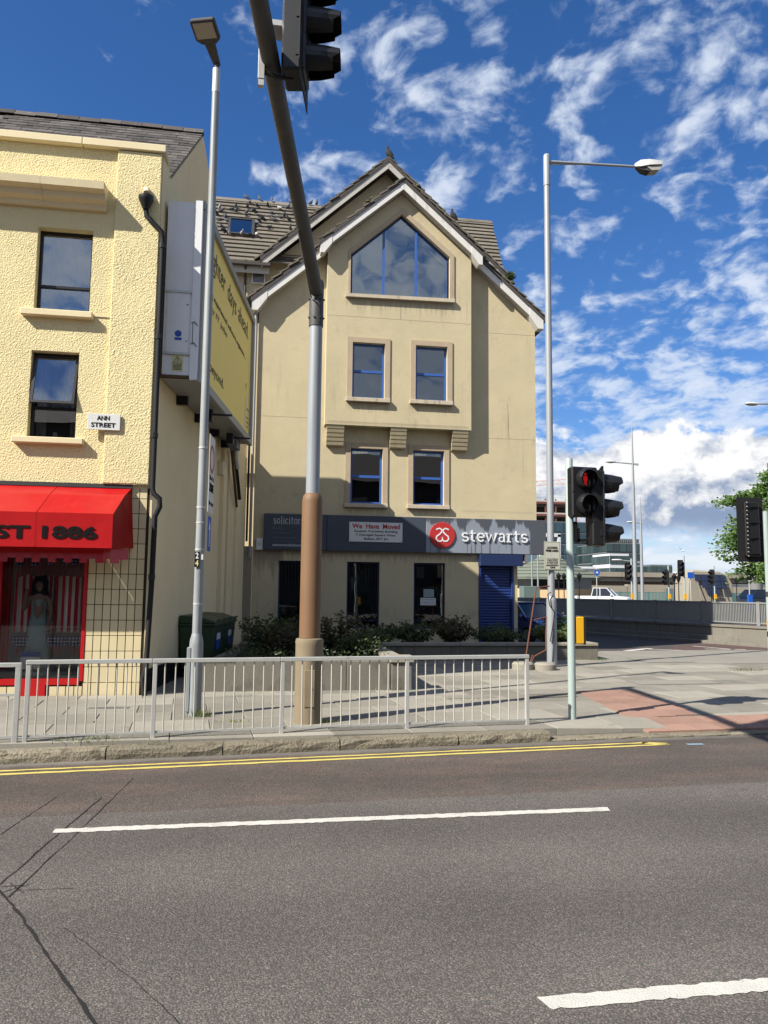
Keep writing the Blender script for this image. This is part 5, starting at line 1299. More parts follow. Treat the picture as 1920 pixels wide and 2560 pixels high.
for i, (px_, py_) in enumerate(PIG):
    pale = i in (8, 19, 22, 33, 36, 37, 39)
    rid = py_ >= 30.25
    zz = 17.72 if rid else 13.6+(py_-27.0)*sz/sy+.085
    o = link(pg[1 if pale else 0], 'pigeon', None, (px_, (30.38 if rid else py_-.05), zz))
    o.rotation_euler = (0, random.uniform(-.2, .1)-(.45 if rid else 0), random.uniform(-2.6, 3.1)); s_ = random.uniform(.82, .98); o.scale = (s_, s_, s_)
    if rid: tag(o, 'grey pigeon perched on the ridge of the tiled wing roof', 'pigeon', 'pigeons on the wing roof ridge')
    elif pale: tag(o, 'pale white and grey pigeon sitting on the tiled slope round the rooflight', 'pigeon', 'pale pigeons on the wing roof slope')
    else: tag(o, 'dark grey pigeon sitting on the tiled slope round the rooflight', 'pigeon', 'dark pigeons on the wing roof slope')
for (px_, py_, zz), lab in (((4.22, 26.85, 18.0), 'black bird perched alone on the apex of the highest gable'), ((5.86, 23.5, 14.10), 'small dark bird on the right slope of the front gable')):
    o = link(pb3, 'pigeon', None, (px_, py_, zz)); o.rotation_euler = (0, -.75, R(150)); o.scale = (1.7, 1.5, 1.7) if zz > 16 else (1.3, 1.2, 1.3)
    tag(o, lab, 'bird')

# ================================================================ PLANTERS AND SHRUBS
pw = empty('planter_wall', (.9, 14.4, .1), 'grey stained concrete planter wall behind the guardrail', 'planter')
for a, b in ((-1.0, .40), (.405, 1.60), (1.605, 2.43)): box('wall_block', 'concrete', pw, a, b, 14.30, 14.54, .05, .66+random.uniform(-.008, .008), .012)
box('corner_pier', 'concrete', pw, 2.435, 2.82, 14.26, 14.62, .05, .62, .012)
box('pier_cap', 'concrete_cap', pw, 2.40, 2.86, 14.22, 14.66, .622, .74, .015)
for k_ in range(4): box('wall_block', 'concrete', pw, 2.50, 2.75, 14.625+k_*1.38, 14.62+(k_+1)*1.38, .05, .60, .01); box('coping_slab', 'concrete_cap', pw, 2.46, 2.79, 14.665+k_*1.38, 14.66+(k_+1)*1.37, .602, .68, .01)
MB().prism([(-1.0, 14.545, .05), (-.76, 14.545, .05), (.02, 20.1, .05), (-.22, 20.1, .05)], (0, 0, .58)).build('side_wall', 'concrete', pw)
MB().prism([(-.76, 14.545, .05), (2.495, 14.545, .05), (2.495, 23.9, .05), (.3, 23.9, .05)], (0, 0, .50)).build('soil_bed', 'soil', pw)
p2 = empty('low_planter', (6, 20.3, .1), 'low dark planter wall with flat coping in front of the blue shutter', 'planter')
xs_ = [2.76, 4.05, 5.3, 6.6, 7.9, 9.2]
for a, b in zip(xs_[:-1], xs_[1:]):
    box('wall_block', 'concrete', p2, a+.003, b-.003, 20.22, 20.46, .05, .49, .01)
    box('coping_slab', 'concrete_cap', p2, a-.0, b-.006, 20.17, 20.52, .493, .575+random.uniform(-.005, .005), .012)
box('wall_block', 'concrete', p2, 8.96, 9.2, 20.465, 22.9, .05, .49, .01); box('coping_slab', 'concrete_cap', p2, 8.92, 9.23, 20.525, 22.9, .493, .57, .01)
MB().box(2.76, 8.955, 20.465, 22.2, .05, .46).build('soil_bed', 'soil', p2)
def shrub(name, label, x, y, z, r, h, mt, n=34, leafs=62, size=.08, group='shrubs in front of the office'):
    t = empty(name, (x, y, z), label, 'shrub', group)
    st = MB(); lf = MB()
    for _ in range(n):
        a = random.uniform(0, 6.283); rr = r*math.sqrt(random.random()); hh = h*random.uniform(.55, 1.12)*(1-.35*rr/r)
        p = [Vector((x+rr*.25*math.cos(a), y+rr*.25*math.sin(a), z))]
        for q in range(1, 5):
            t_ = q/4
            p.append(Vector((x+rr*(.25+.75*t_)*math.cos(a)+random.uniform(-.05, .05), y+rr*(.25+.75*t_)*math.sin(a)+random.uniform(-.05, .05), z+hh*(t_**.8))))
        st.path(p, [.012, .010, .008, .006, .003], 4)
        for _ in range(leafs):
            t_ = random.uniform(.15, 1.03)*4; i = min(3, int(t_)); q = p[i].lerp(p[i+1], t_-i)
            leaf(lf, q+Vector((random.gauss(0, .07), random.gauss(0, .07), random.gauss(0, .05))), size*random.uniform(.6, 1.4), .9)
    st.build('stem', 'bark', t); lf.build('foliage', mt, t)
    return t
SHR = [('dark leafy shrub at the left end of the planter near the green bins', .2, 18.2, .75, 1.05, 'leaf_shrub'),
       ('reddish brown shrub just left of the tan signal mast', .75, 17.0, .6, .85, 'leaf_red'),
       ('tall reddish shrub below the middle ground floor window', 1.75, 17.6, .75, 1.10, 'leaf_red'),
       ('dark green shrub at the right corner of the near planter', 2.15, 16.4, .45, .75, 'leaf_shrub'),
       ('dark shrub spreading under the right ground floor window', 4.3, 21.2, .75, .75, 'leaf_shrub'),
       ('reddish shrub between the right window and the blue shutter', 5.4, 21.3, .7, .95, 'leaf_red'),
       ('low dark shrub in front of the blue shutter foot', 6.6, 21.2, .8, .62, 'leaf_shrub'),
       ('sunlit light green shrub at the right end of the low planter', 8.25, 21.1, .55, .72, 'leaf_light'),
       ('spiky light green plant beside the blue car', 8.75, 22.0, .4, 1.0, 'leaf_light'),
       ('loose dark shrub at the left end of the low planter', 3.3, 21.3, .6, .6, 'leaf_shrub'),
       ('low shrub against the office wall left of the tan mast', 0.9, 21.5, .8, .9, 'leaf_shrub')]
for lab, x, y, r, h, mt in SHR: shrub('shrub', lab, x, y, .50, r*1.08, h*.86, mt)
gc = MB()
for _ in range(2600):
    yy = random.uniform(14.65, 19.8); xx = random.uniform(-.78+.14*(yy-14.5), 2.45); leaf(gc, Vector((xx, yy, .55+random.random()**2*.28)), random.uniform(.05, .10), 1.0)
tag(gc.build('ground_cover', 'leaf_cover'), 'low leafy ground cover and weeds filling the near planter', 'ground cover', kind='stuff')
fl = MB()
for _ in range(7):
    xx, yy = random.uniform(-.5, 2.3), random.uniform(14.7, 16.5); fl.lathe([(.02, 0), (.03, .012)], (xx, yy, .72+random.random()*.1), 6)
tag(fl.build('daisies', 'white_plastic'), 'scattered small white daisies in the near planter', 'flowers', kind='stuff')
gb = MB()
def tuft(x, y, n, r, h, z=.12):
    for _ in range(n):
        a = random.uniform(0, 6.283); b = Vector((x+random.gauss(0, r), y+random.gauss(0, r*.5), z)); t_ = b+Vector((math.cos(a)*h*.6, math.sin(a)*h*.5, h*random.uniform(.4, 1)))
        w_ = Vector((-math.sin(a), math.cos(a), 0))*.006
        gb.add([b-w_, b+w_, t_], [(0, 1, 2)])
tuft(-2.0, 9.93, 70, .22, .09); tuft(-2.4, 9.95, 25, .1, .07); tuft(-.80, 11.62, 90, .08, .16); tuft(.98, 10.95, 30, .05, .1); tuft(-.35, 11.1, 40, .12, .07)
tuft(2.6, 14.25, 40, .2, .08); tuft(.2, 14.25, 60, .5, .06); tuft(9.2, 20.1, 60, .15, .10); tuft(-1.2, 9.6, 20, .1, .06); tuft(6.2, 18.4, 40, .2, .06); tuft(3.4, 13.0, 40, .3, .04); tuft(11.6, 17.2, 60, .2, .12)
tag(gb.build('weeds', 'grass'), 'tufts of weeds growing from paving joints', 'weeds', kind='stuff')

# alley floor and wheeled bins
tag(MB().prism([(-1.95, 14.2, .07), (-1.02, 14.56, .07), (-.24, 20.1, .07), (.3, 23.94, .07), (-.6, 23.94, .07)], (0, 0, .056)).build('alley_floor', 'pave_far'), 'narrow paved alley between shop and planter', 'alley', kind='structure')
def make_bin():
    t = empty('wheeled_bin', (0, 0, 0), 'x', 'bin', 'green bins in the alley')
    mb = MB(); mb.add([(x*(.30 if z < .5 else .365), y*(.56 if z < .5 else .61), z) for z in (.16, 1.06) for y in (-1, 1) for x in (-1, 1)], [(0, 2, 3, 1), (4, 5, 7, 6), (0, 1, 5, 4), (2, 6, 7, 3), (0, 4, 6, 2), (1, 3, 7, 5)])
    mb.build('body', 'bin_green', t, bevel=.02)
    MB().box(-.40, .40, -.64, .64, 1.05, 1.10).build('rim', 'bin_green', t, bevel=.012)
    MB().prism([(-.38, -.62, 1.10), (.40, -.62, 1.10), (.38, -.62, 1.15), (.05, -.62, 1.25), (-.36, -.62, 1.27)], (0, 1.24, 0)).build('lid', 'bin_green', t, bevel=.015)
    for yy in (-.35, .35): MB().path([(.385, yy-.12, 1.16), (.44, yy-.10, 1.18), (.44, yy+.10, 1.18), (.385, yy+.12, 1.16)], .015, 6).build('lid_handle', 'bin_green', t)
    for yy in (-1, 1): MB().box(-.10, .10, yy*.60-.04, yy*.60+.04, .80, .88).build('lifting_trunnion', 'bin_green', t)
    for sx in (-1, 1):
        for sy_ in (-1, 1): MB().tube((sx*.22, sy_*.45-.025, .08), (sx*.22, sy_*.45+.025, .08), .08, n=12).build('wheel', 'tyre', t)
    a = MB().prism([(.343, -.28, .56), (.343, .12, .56), (.353, .12, .90), (.353, -.28, .90)], (.006, 0, 0)).build('label_panel', 'sticker_blue', t)
    MB().prism([(.351, -.27, .76), (.351, .11, .76), (.355, .11, .89), (.355, -.27, .89)], (.008, 0, 0)).build('label_head', 'sign_white', a)
    return t
bn = make_bin(); bn['label'] = 'nearer green wheeled bin beside the grey lamp post'
bn.location = (-1.20, 17.0, .126); bn.rotation_euler = (0, 0, -math.atan(.14))
copy_tree(bn, (-1.02, 18.33, .126), -math.atan(.14), 'farther green wheeled bin towards the stained yard wall')

# ================================================================ GUARDRAIL
gy = lambda x: 10.17+.094*x
POSTS = [-2.72, -1.27, .31, 1.98, 3.72]
bar_o = MB().tube((0, 0, 0), (0, 0, .83), .0088, n=8).build('bar', 'galv_bar', None, origin=(0, 0, 0)); bar_me = bar_o.data; bpy.data.objects.remove(bar_o)
LABG = ['guardrail panel in front of the tiled shopfront corner', 'guardrail panel in front of the grey lamp post foot', 'guardrail panel in front of the near planter wall, right of the tan mast', 'guardrail panel at the right end beside the signal pole']
def gbox(name, mt, parent, x0, x1, dy, hw, z0, z1, bevel=.004):
    """box along the guardrail line"""
    a, b = Vector((x0, gy(x0)+dy)), Vector((x1, gy(x1)+dy)); t = (b-a).normalized(); n_ = Vector((-t.y, t.x))*hw
    return MB().prism([(a.x-n_.x, a.y-n_.y, z0), (b.x-n_.x, b.y-n_.y, z0), (b.x+n_.x, b.y+n_.y, z0), (a.x+n_.x, a.y+n_.y, z0)], (0, 0, z1-z0)).build(name, mt, parent, bevel=bevel)
for i in range(4):
    x0, x1 = POSTS[i], POSTS[i+1]
    t = empty('guardrail_panel', ((x0+x1)/2, gy((x0+x1)/2), .12), LABG[i], 'guardrail', 'guardrail along the kerb')
    gbox('post', 'galv', t, x0-.025, x0+.025, 0, .025, .10, 1.03)
    if i == 3: gbox('post', 'galv', t, x1-.025, x1+.025, 0, .025, .10, 1.03)
    gbox('top_rail', 'galv', t, x0-.03+(.0 if i else 0), x1-.035 if i < 3 else x1+.03, 0, .030, 1.032, 1.082)
    gbox('bottom_rail', 'galv', t, x0+.03, x1-.03, 0, .012, .175, .20, 0)
    k_ = 12
    for q in range(1, k_+1):
        xx = x0+(x1-x0)*q/(k_+1); o = link(bar_me, 'bar', t, (xx+random.uniform(-.004, .004), gy(xx), .20)); o.rotation_euler = (random.uniform(-.006, .006), random.uniform(-.007, .007), 0)
    for q in range(1, k_+1): pass
t = empty('guardrail_panel', (-3.4, gy(-3.4), .12), 'guardrail panel with a middle rail at the left picture edge', 'guardrail', 'guardrail along the kerb')
gbox('post', 'galv', t, -2.86, -2.80, 0, .03, .10, 1.00); gbox('post', 'galv', t, -4.6, -4.54, 0, .03, .10, 1.0)
gbox('top_rail', 'galv', t, -4.6, -2.80, 0, .030, 1.002, 1.052); gbox('middle_rail', 'galv', t, -4.53, -2.87, 0, .015, .66, .69, 0); gbox('bottom_rail', 'galv', t, -4.53, -2.87, 0, .012, .175, .20, 0)
b2 = MB().tube((0, 0, 0), (0, 0, .46), .0088, n=8).build('bar', 'galv_bar', None, origin=(0, 0, 0)); b2m = b2.data; bpy.data.objects.remove(b2)
for q in range(14): xx = -4.42+q*.115; link(b2m, 'bar', t, (xx, gy(xx), .20))

# ================================================================ LAMP POSTS
def disc_on(mb_, c, n_, r, th, seg=24):
    """disc of radius r at c facing n_"""
    c = Vector(c); n_ = Vector(n_).normalized(); mb_.tube(c, c+n_*th, r, n=seg); return mb_
lx, ly = -.91, 11.73
lp = empty('street_lamp', (lx, ly, .12), 'tall grey lamp post with a flat square lantern in front of the yellow side wall', 'lamp post')
MB().lathe([(.10, 0), (.10, 1.04), (.095, 1.10), (.070, 1.20)], (lx, ly, .10), 20).build('base_column', 'pole_grey', lp, smooth=True)
MB().lathe([(.068, 1.28), (.062, 4.5), (.060, 8.0), (.058, 9.75)], (lx, ly, 0), 18).build('column', 'pole_grey', lp, smooth=True)
MB().lathe([(.061, 9.755), (.061, 10.15)], (lx, ly, 0), 18).build('sleeve', 'galv', lp, smooth=True)
for zz in (1.72, 2.52, 2.92, 3.15, 4.05): MB().lathe([(.070, 0), (.070, .025)], (lx, ly, zz), 16).build('strap', 'galv', lp)
box('door', 'pole_grey', lp, lx-.125, lx-.07, ly-.085, ly+.02, .18, 1.10, .006)
MB().lathe([(.035, 10.15), (.035, 10.28)], (lx, ly, 0), 12).build('spigot', 'lamp_dark', lp)
T = Matrix.Translation((lx-.01, ly-.02, 10.24)) @ Matrix.Rotation(R(-17), 4, 'Z') @ Matrix.Rotation(R(-20), 4, 'X')
MB(T).add([(x*(.05 if y > -.3 else .085), y, z) for z in (0, .06) for y in (.06, -.34) for x in (-1, 1)], [(0, 2, 3, 1), (4, 5, 7, 6), (0, 1, 5, 4), (2, 6, 7, 3), (0, 4, 6, 2), (1, 3, 7, 5)]).build('lantern_arm', 'lamp_dark', lp, bevel=.008)
hd = MB(T).prism([(-.11, -.31, -.01), (.11, -.31, -.01), (.195, -.38, -.01), (.195, -.66, -.01), (.175, -.69, -.01), (-.175, -.69, -.01), (-.195, -.66, -.01), (-.195, -.38, -.01)], (0, 0, .07)).build('lantern', 'lamp_dark', lp, bevel=.01)
MB(T).box(-.155, .155, -.65, -.41, -.022, -.012).build('lens_plate', 'lamp_glass', hd)
# plates on the lamp post, turned towards traffic on the side
an = R(85); td = Vector((math.cos(an), math.sin(an), 0)); nd = Vector((math.sin(an), -math.cos(an), 0))
def plate(name, mt, c, w_, z0, z1, th=.006, off_=0, parent=None):
    c = Vector((c[0], c[1], 0))+nd*off_; a = c-td*w_/2; b = c+td*w_/2
    return MB().prism([(a.x, a.y, z0), (b.x, b.y, z0), (b.x, b.y, z1), (a.x, a.y, z1)], nd*th).build(name, mt, parent)
pc_ = Vector((lx+.115, ly+.22))
zs = tag(plate('zone_sign', 'sign_white', pc_, .52, 3.10, 4.28), 'white parking zone plate seen nearly edge on, high on the grey lamp post', 'road sign')
def ring3(mb, c, n_, r, w_, th, seg=24):
    c = Vector(c); n_ = Vector(n_).normalized(); a = n_.orthogonal().normalized(); b = n_.cross(a)
    f3 = lambda u, v, d: c+a*u+b*v+n_*d
    mb.ribbon([(r*math.cos(6.283*i/seg), r*math.sin(6.283*i/seg)) for i in range(seg)], w_, 0, th, f3, closed=True); return mb
ring3(MB(), (pc_.x+nd.x*.007, pc_.y+nd.y*.007, 3.93), nd, .19, .06, .003).build('red_ring', 'sign_red', zs)
zf = lambda u, v, d: Vector((pc_.x, pc_.y, 0))+td*u+nd*(.007+d)+Vector((0, 0, v))
text('letters', 'ZONE', 'ink', zs, (-.19, .19, 3.42, 3.55), zf, bold=.03)
text('letters', 'Mon - Sat', 'ink', zs, (-.19, .19, 3.60, 3.67), zf)
text('letters', '8am - 6pm', 'ink', zs, (-.19, .19, 3.20, 3.28), zf)
pc2 = Vector((lx+.115, ly+.13))
bs = tag(plate('one_way_sign', 'sign_blue', pc2, .30, 2.52, 3.04), 'narrow blue plate with a white upward arrow on the grey lamp post', 'road sign')
bf = lambda u, v, d: Vector((pc2.x, pc2.y, 0))+td*u+nd*(.007+d)+Vector((0, 0, v))
mb = MB(); mb.prism([bf(*p, 0) for p in ((-.03, 2.58), (.03, 2.58), (.03, 2.84), (.09, 2.84), (0, 2.99), (-.09, 2.84), (-.03, 2.84))], nd*.003); mb.build('arrow', 'letter_white', bs)
nb = tag(box('number_tag', 'ink', None, lx-.062, lx+.002, ly-.082, ly-.066, 2.27, 2.50), 'black tag with the figures two and four on the grey lamp post', 'number tag')
text('figure', '2', 'letter_white', nb, (lx-.05, lx-.008, 2.395, 2.485), out(ly-.082), bold=.03); text('figure', '4', 'sticker_yellow', nb, (lx-.052, lx-.006, 2.285, 2.375), out(ly-.082), bold=.03)
tag(box('paper_sticker', 'sign_white', None, lx+.03, lx+.058, ly-.075, ly-.05, 2.38, 2.46), 'tiny white sticker beside the number tag on the lamp post', 'sticker')
# right lamp post
rx, ry = 7.17, 18.42
l2 = empty('street_lamp', (rx, ry, .12), 'tall pale lamp post with a long side arm and white lantern by the low planter', 'lamp post')
MB().lathe([(.125, 0), (.125, 1.62), (.12, 1.68), (.085, 1.76)], (rx, ry, .10), 20).build('base_column', 'pole_right', l2, smooth=True)
MB().lathe([(.088, 1.84), (.085, 6), (.080, 12.6)], (rx, ry, 0), 18).build('column', 'pole_right', l2, smooth=True)
MB().lathe([(.090, 12.605), (.090, 13.42), (.075, 13.47), (.03, 13.5)], (rx, ry, 0), 18).build('cap_sleeve', 'pole_right', l2, smooth=True)
MB().path([(rx+.05, ry, 13.28), (rx+.8, ry, 13.32), (rx+2.55, ry, 13.40)], [.045, .038, .032], 10).build('arm', 'pole_right', l2, smooth=True)
MB().prism([(rx+.08, ry-.012, 13.20), (rx+.9, ry-.012, 13.285), (rx+.9, ry-.012, 13.30), (rx+.08, ry-.012, 13.27)], (0, .024, 0)).build('arm_gusset', 'pole_right', l2)
hd = MB().add([(rx+p[0], ry+s_*p[1], 13.42+p[2]) for p in ((2.50, .05, -.04), (2.62, .12, -.06), (2.85, .17, -.02), (3.22, .16, .04), (3.28, .10, .09)) for s_ in (-1, 1)]+[(rx+p[0], ry+s_*p[1], 13.42+p[2]) for p in ((2.50, .04, .06), (2.62, .10, .13), (2.85, .13, .16), (3.22, .12, .16), (3.28, .08, .13)) for s_ in (-1, 1)],
              [(0, 2, 3, 1), (2, 4, 5, 3), (4, 6, 7, 5), (6, 8, 9, 7), (10, 11, 13, 12), (12, 13, 15, 14), (14, 15, 17, 16), (16, 17, 19, 18), (0, 1, 11, 10), (8, 18, 19, 9)]+[(i, 10+i, 12+i, i+2) for i in (0, 2, 4, 6)]+[(i, i+2, 12+i, 10+i) for i in (1, 3, 5, 7)]).build('lantern', 'lamp_shell', l2, smooth=True)
MB().add([(rx+p[0], ry+s_*p[1], 13.40+p[2]) for p in ((2.78, .14, -.05), (2.90, .15, -.14), (3.14, .14, -.10), (3.22, .13, .03)) for s_ in (-1, 1)], [(0, 2, 3, 1), (2, 4, 5, 3), (4, 6, 7, 5), (0, 6, 4, 2), (1, 3, 5, 7), (0, 1, 7, 6)]).build('lens_bowl', 'lamp_glass', hd)
MB().add([(rx+p[0], ry+s_*p[1], 13.37+p[2]) for p in ((2.52, .05, -.01), (2.68, .11, -.10), (2.88, .13, -.13), (2.80, .12, .02)) for s_ in (-1, 1)], [(0, 2, 3, 1), (2, 4, 5, 3), (4, 6, 7, 5), (0, 6, 4, 2), (1, 3, 5, 7), (0, 1, 7, 6)]).build('gear_tray', 'lamp_dark', hd)
MB().path([(rx-.06, ry-.13, 1.95), (rx-.15, ry-.15, 1.90), (rx-.10, ry-.15, 1.62), (rx+.03, ry-.15, 1.45), (rx-.03, ry-.15, 1.1), (rx-.10, ry-.15, .75)], .014, 6).build('cable', 'black', l2)
MB().path([(rx-.10, ry-.15, .75), (rx+.0, ry-.15, .75), (rx+.0, ry-.15, 1.05)], .007, 5).build('wire_clip', 'black', l2)
as_ = tag(box('alcohol_free_sign', 'alc', None, rx-.22, rx+.20, ry-.125, ry-.11, 2.50, 3.21, .004), 'cream metal plate reading ALCOHOL FREE AREA on the pale lamp post', 'sign')
af = out(ry-.125)
ring('border', 'ink', as_, rect(rx-.21, rx+.19, 2.51, 3.20), rect(rx-.204, rx+.184, 2.516, 3.194), af, .001, .002)
text('letters', 'ALCOHOL', 'ink', as_, (rx-.15, rx+.13, 3.03, 3.085), af, bold=.03); text('letters', 'FREE AREA', 'ink', as_, (rx-.175, rx+.155, 2.955, 3.01), af, bold=.03)
mb = MB(); mb.ribbon([(rx-.06, 2.83), (rx-.06, 2.915), (rx+.03, 2.915), (rx+.05, 2.86), (rx+.03, 2.82)], .008, .001, .003, af, closed=True); mb.build('pictogram', 'letter_soft', as_)
for i, s_ in enumerate(('IT IS AN OFFENCE', 'TO DRINK ALCOHOL', 'IN PUBLIC PLACES', 'IN THIS AREA')): text('letters', s_, 'ink', as_, (rx-.15, rx+.13, 2.765-i*.040, 2.787-i*.040), af)
text('letters', 'MAXIMUM PENALTY', 'ink', as_, (rx-.17, rx+.15, 2.600, 2.627), af, bold=.02); text('letters', '£500', 'ink', as_, (rx-.07, rx+.06, 2.545, 2.585), af, bold=.01)
# rusty sign frame on round concrete feet
fr_ = empty('rusty_sign_frame', (6.55, 17.9, .12), 'leaning rusty steel sign frame standing on round concrete feet by the pale lamp post', 'sign frame')
MB().path([(6.30, 17.9, .30), (6.33, 17.9, .5), (6.60, 17.95, 2.06), (6.98, 18.05, 2.10)], .017, 6).build('frame_tube', 'rust', fr_)
MB().path([(6.42, 17.85, .28), (6.50, 17.85, .42), (6.80, 17.85, .57), (6.82, 17.9, .9), (6.86, 17.95, 1.35), (6.50, 17.95, 1.28)], .016, 6).build('frame_tube', 'rust', fr_)
MB().path([(6.40, 17.85, .25), (6.46, 17.85, .46)], .014, 6).build('frame_tube', 'rust', fr_)
for i, (xx, yy) in enumerate(((6.22, 17.85), (6.72, 17.7))): MB().lathe([(.26, 0), (.26, .13), (.22, .17), (.0, .17)], (xx, yy, .118), 20).build('concrete_foot', 'concrete_cap', fr_, smooth=True)

# ================================================================ TRAFFIC SIGNALS
def visor(mb, c, r, L, drop=.04):
    """cowl round a lens: axis -y, open below"""
    n = 18; A = [R(-62+304*i/n) for i in range(n+1)]
    vs = []
    for (yy, k_, dz) in ((0, 1.0, 0), (-L*.5, .93, -drop*.2), (-L, .78, -drop*.3)):
        for a in A:
            f = 1 if math.sin(a) > -.1 else (1 if yy > -L*.4 else .80)
            vs.append((c[0]+r*k_*math.cos(a), c[1]+yy*f, c[2]+dz+r*k_*math.sin(a)))
    m_ = n+1; mb.add(vs, [(j*m_+i, j*m_+i+1, (j+1)*m_+i+1, (j+1)*m_+i) for j in (0, 1) for i in range(n)])
def signal_head(parent, loc, yaw, n=3, pitch_=.37, w_=.36, dep=.20, vis=.32, board=None, ring_only=False, lit=None):
    """a head whose lenses face local -y; returns the body part"""
    T = Matrix.Translation(loc) @ Matrix.Rotation(yaw, 4, 'Z'); H = n*pitch_
    body = MB(T).box(-w_/2, w_/2, 0, dep, -H/2, H/2).build('signal_head', 'black', parent, bevel=.02)
    if board: MB(T).box(-board[0]/2, board[0]/2, .03, .04, -board[1]/2, board[1]/2).build('backing_board', 'black_matt', body, bevel=.003)
    for k_ in range(n):
        zc = H/2-pitch_*(k_+.5); r = pitch_*.40
        L_ = MB(T); L_.tube((0, -.012, zc), (0, -.002, zc), r*.92, n=20)
        ln = L_.build('lens', 'lens_dark', body)
        v = MB(T)
        if ring_only:
            v.path([(0, -.002, zc), (0, -.08, zc)], [r*1.02, r*1.02], 24, cap=False); v.path([(0, -.002, zc), (0, -.078, zc)], [r*.93, r*.93], 24, cap=False)
            visor(v, (0, -.06, zc), r*1.08, .10, 0)
        else: visor(v, (0, -.002, zc), r*1.05, vis)
        v.build('visor', 'black', body)
        if k_ > 0: MB(T).box(-w_/2-.001, w_/2+.001, -.004, .0, zc+pitch_/2-.006, zc+pitch_/2+.002).build('joint', 'black_matt', body)
        if lit == k_:
            m2 = MB(T); yy = -.016
            m2.tube((0, yy, zc+.072), (0, yy+.003, zc+.072), .020, n=10)
            m2.prism([(-.032, yy, zc+.045), (.032, yy, zc+.045), (.036, yy, zc-.02), (.024, yy, zc-.022), (.020, yy, zc-.10), (.004, yy, zc-.10), (.002, yy, zc-.035), (-.002, yy, zc-.035), (-.004, yy, zc-.10), (-.020, yy, zc-.10), (-.024, yy, zc-.022), (-.036, yy, zc-.02)], (0, .003, 0))
            m2.build('red_figure', 'lens_red', ln)
    for sx in (-1, 1):
        for k_ in range(n): MB(T).box(sx*w_/2-.008, sx*w_/2+.008, .05, .09, H/2-pitch_*(k_+.5)-.05, H/2-pitch_*(k_+.5)+.05).build('hinge', 'black_matt', body)
    return body
# near right signal
sx_, sy_ = 4.565, 10.95
sg1 = empty('traffic_signal', (sx_, sy_, .12), 'green grey signal pole with a red standing figure and three dark hooded lamps', 'traffic light')
MB().lathe([(.058, 0), (.056, 3.86), (.050, 3.87), (.0, 3.875)], (sx_, sy_, .11), 20).build('pole', 'pole_green', sg1, smooth=True)
signal_head(sg1, (4.735, 10.76, 3.455), R(4), 2, .375, .42, .17, ring_only=True, lit=0)
signal_head(sg1, (5.04, 10.86, 3.22), R(84), 3, .375, .33, .20, .29, board=(.40, 1.14))
br = MB(); br.box(4.62, 4.95, 10.93, 10.97, 3.55, 3.60); br.box(4.62, 4.95, 10.93, 10.97, 2.72, 2.76); br.build('bracket', 'black', sg1)
nm_ = MB().prism([(4.93, 10.80, 3.72), (5.03, 10.80, 3.86), (5.05, 10.80, 3.86), (5.05, 10.80, 3.60), (4.93, 10.80, 3.64)], (0, .04, 0)).build('bracket_plate', 'black', sg1)
for zz in (3.77, 3.67): disc_on(MB(), (4.985, 10.80, zz-.0), (0, -1, 0), .028, .012, 14).build('bracket_boss', 'black_matt', sg1)
box('junction_box', 'black', sg1, 4.60, 4.68, 10.92, 11.02, 2.72, 3.02, .01); box('junction_box', 'black', sg1, 4.66, 4.72, 10.93, 11.0, 2.70, 2.92, .006)
MB().path([(4.68, 10.97, 2.74), (4.8, 10.97, 2.70), (4.98, 10.95, 2.72)], .006, 5).build('cable', 'black', sg1)
pb = box('push_button_unit', 'yellow_box', sg1, 4.63, 4.76, 10.92, 11.06, 1.20, 1.60, .012)
box('button_face', 'black', pb, 4.762, 4.775, 10.90, 11.08, 1.19, 1.61, .004)
# mast arm over the road
mx, my = .70, 11.0
ma = empty('signal_mast', (mx, my, .12), 'tall mast with tan sleeve and overhead arm carrying a black signal head', 'signal mast')
MB().lathe([(.195, 0), (.195, 1.08), (.20, 1.12), (.19, 1.16), (.155, 1.17)], (mx, my, .11), 28).build('base_sleeve', 'pole_base', ma, smooth=True)
MB().lathe([(.148, 1.285), (.146, 3.22), (.135, 3.29), (.105, 3.33)], (mx, my, 0), 28).build('tan_sleeve', 'pole_brown', ma, smooth=True)
MB().lathe([(.098, 3.32), (.096, 5.80)], (mx, my, 0), 24).build('column', 'pole_right', ma, smooth=True)
MB().lathe([(.106, 5.80), (.106, 6.46), (.09, 6.50), (.0, 6.52)], (mx, my, 0), 24).build('joint_collar', 'arm_grey', ma, smooth=True)
for zz in (5.92, 6.2):
    for a in (200, 250, 300, 340): MB().tube((mx+.10*math.cos(R(a)), my+.10*math.sin(R(a)), zz), (mx+.125*math.cos(R(a)), my+.125*math.sin(R(a)), zz), .014, n=6).build('bolt', 'lamp_dark', ma)
box('access_door', 'pole_base', ma, mx-.07, mx+.07, my-.202, my-.18, .35, .85, .004)
MB().tube((mx+.03, my-.203, .6), (mx+.03, my-.209, .6), .012, n=8).build('door_lock', 'lamp_dark', ma)
arm0, arm1 = Vector((mx, my, 6.32)), Vector((-.30, 5.2, 6.97))
MB().path([arm0, arm0.lerp(arm1, .12), arm1], [.098, .092, .080], 18).build('arm', 'arm_grey', ma, smooth=True)
MB().path([arm0+Vector((-.085, -.1, -.12)), arm0.lerp(arm1, .30)+Vector((-.05, 0, -.085))], [.010, .008], 6).build('arm_seam', 'lamp_dark', ma)
ap = lambda t_: arm0.lerp(arm1, t_)
q = ap(.735)
hx, hy = .20, q.y-.02
MB().box(q.x-.115, q.x-.055, hy-.03, hy+.03, 6.60, 7.85).build('drop_bracket', 'galv', ma, bevel=.004)
MB().box(q.x-.11, q.x-.06, hy-.025, hy+.025, 6.54, 6.598).build('bracket_foot', 'galv', ma)
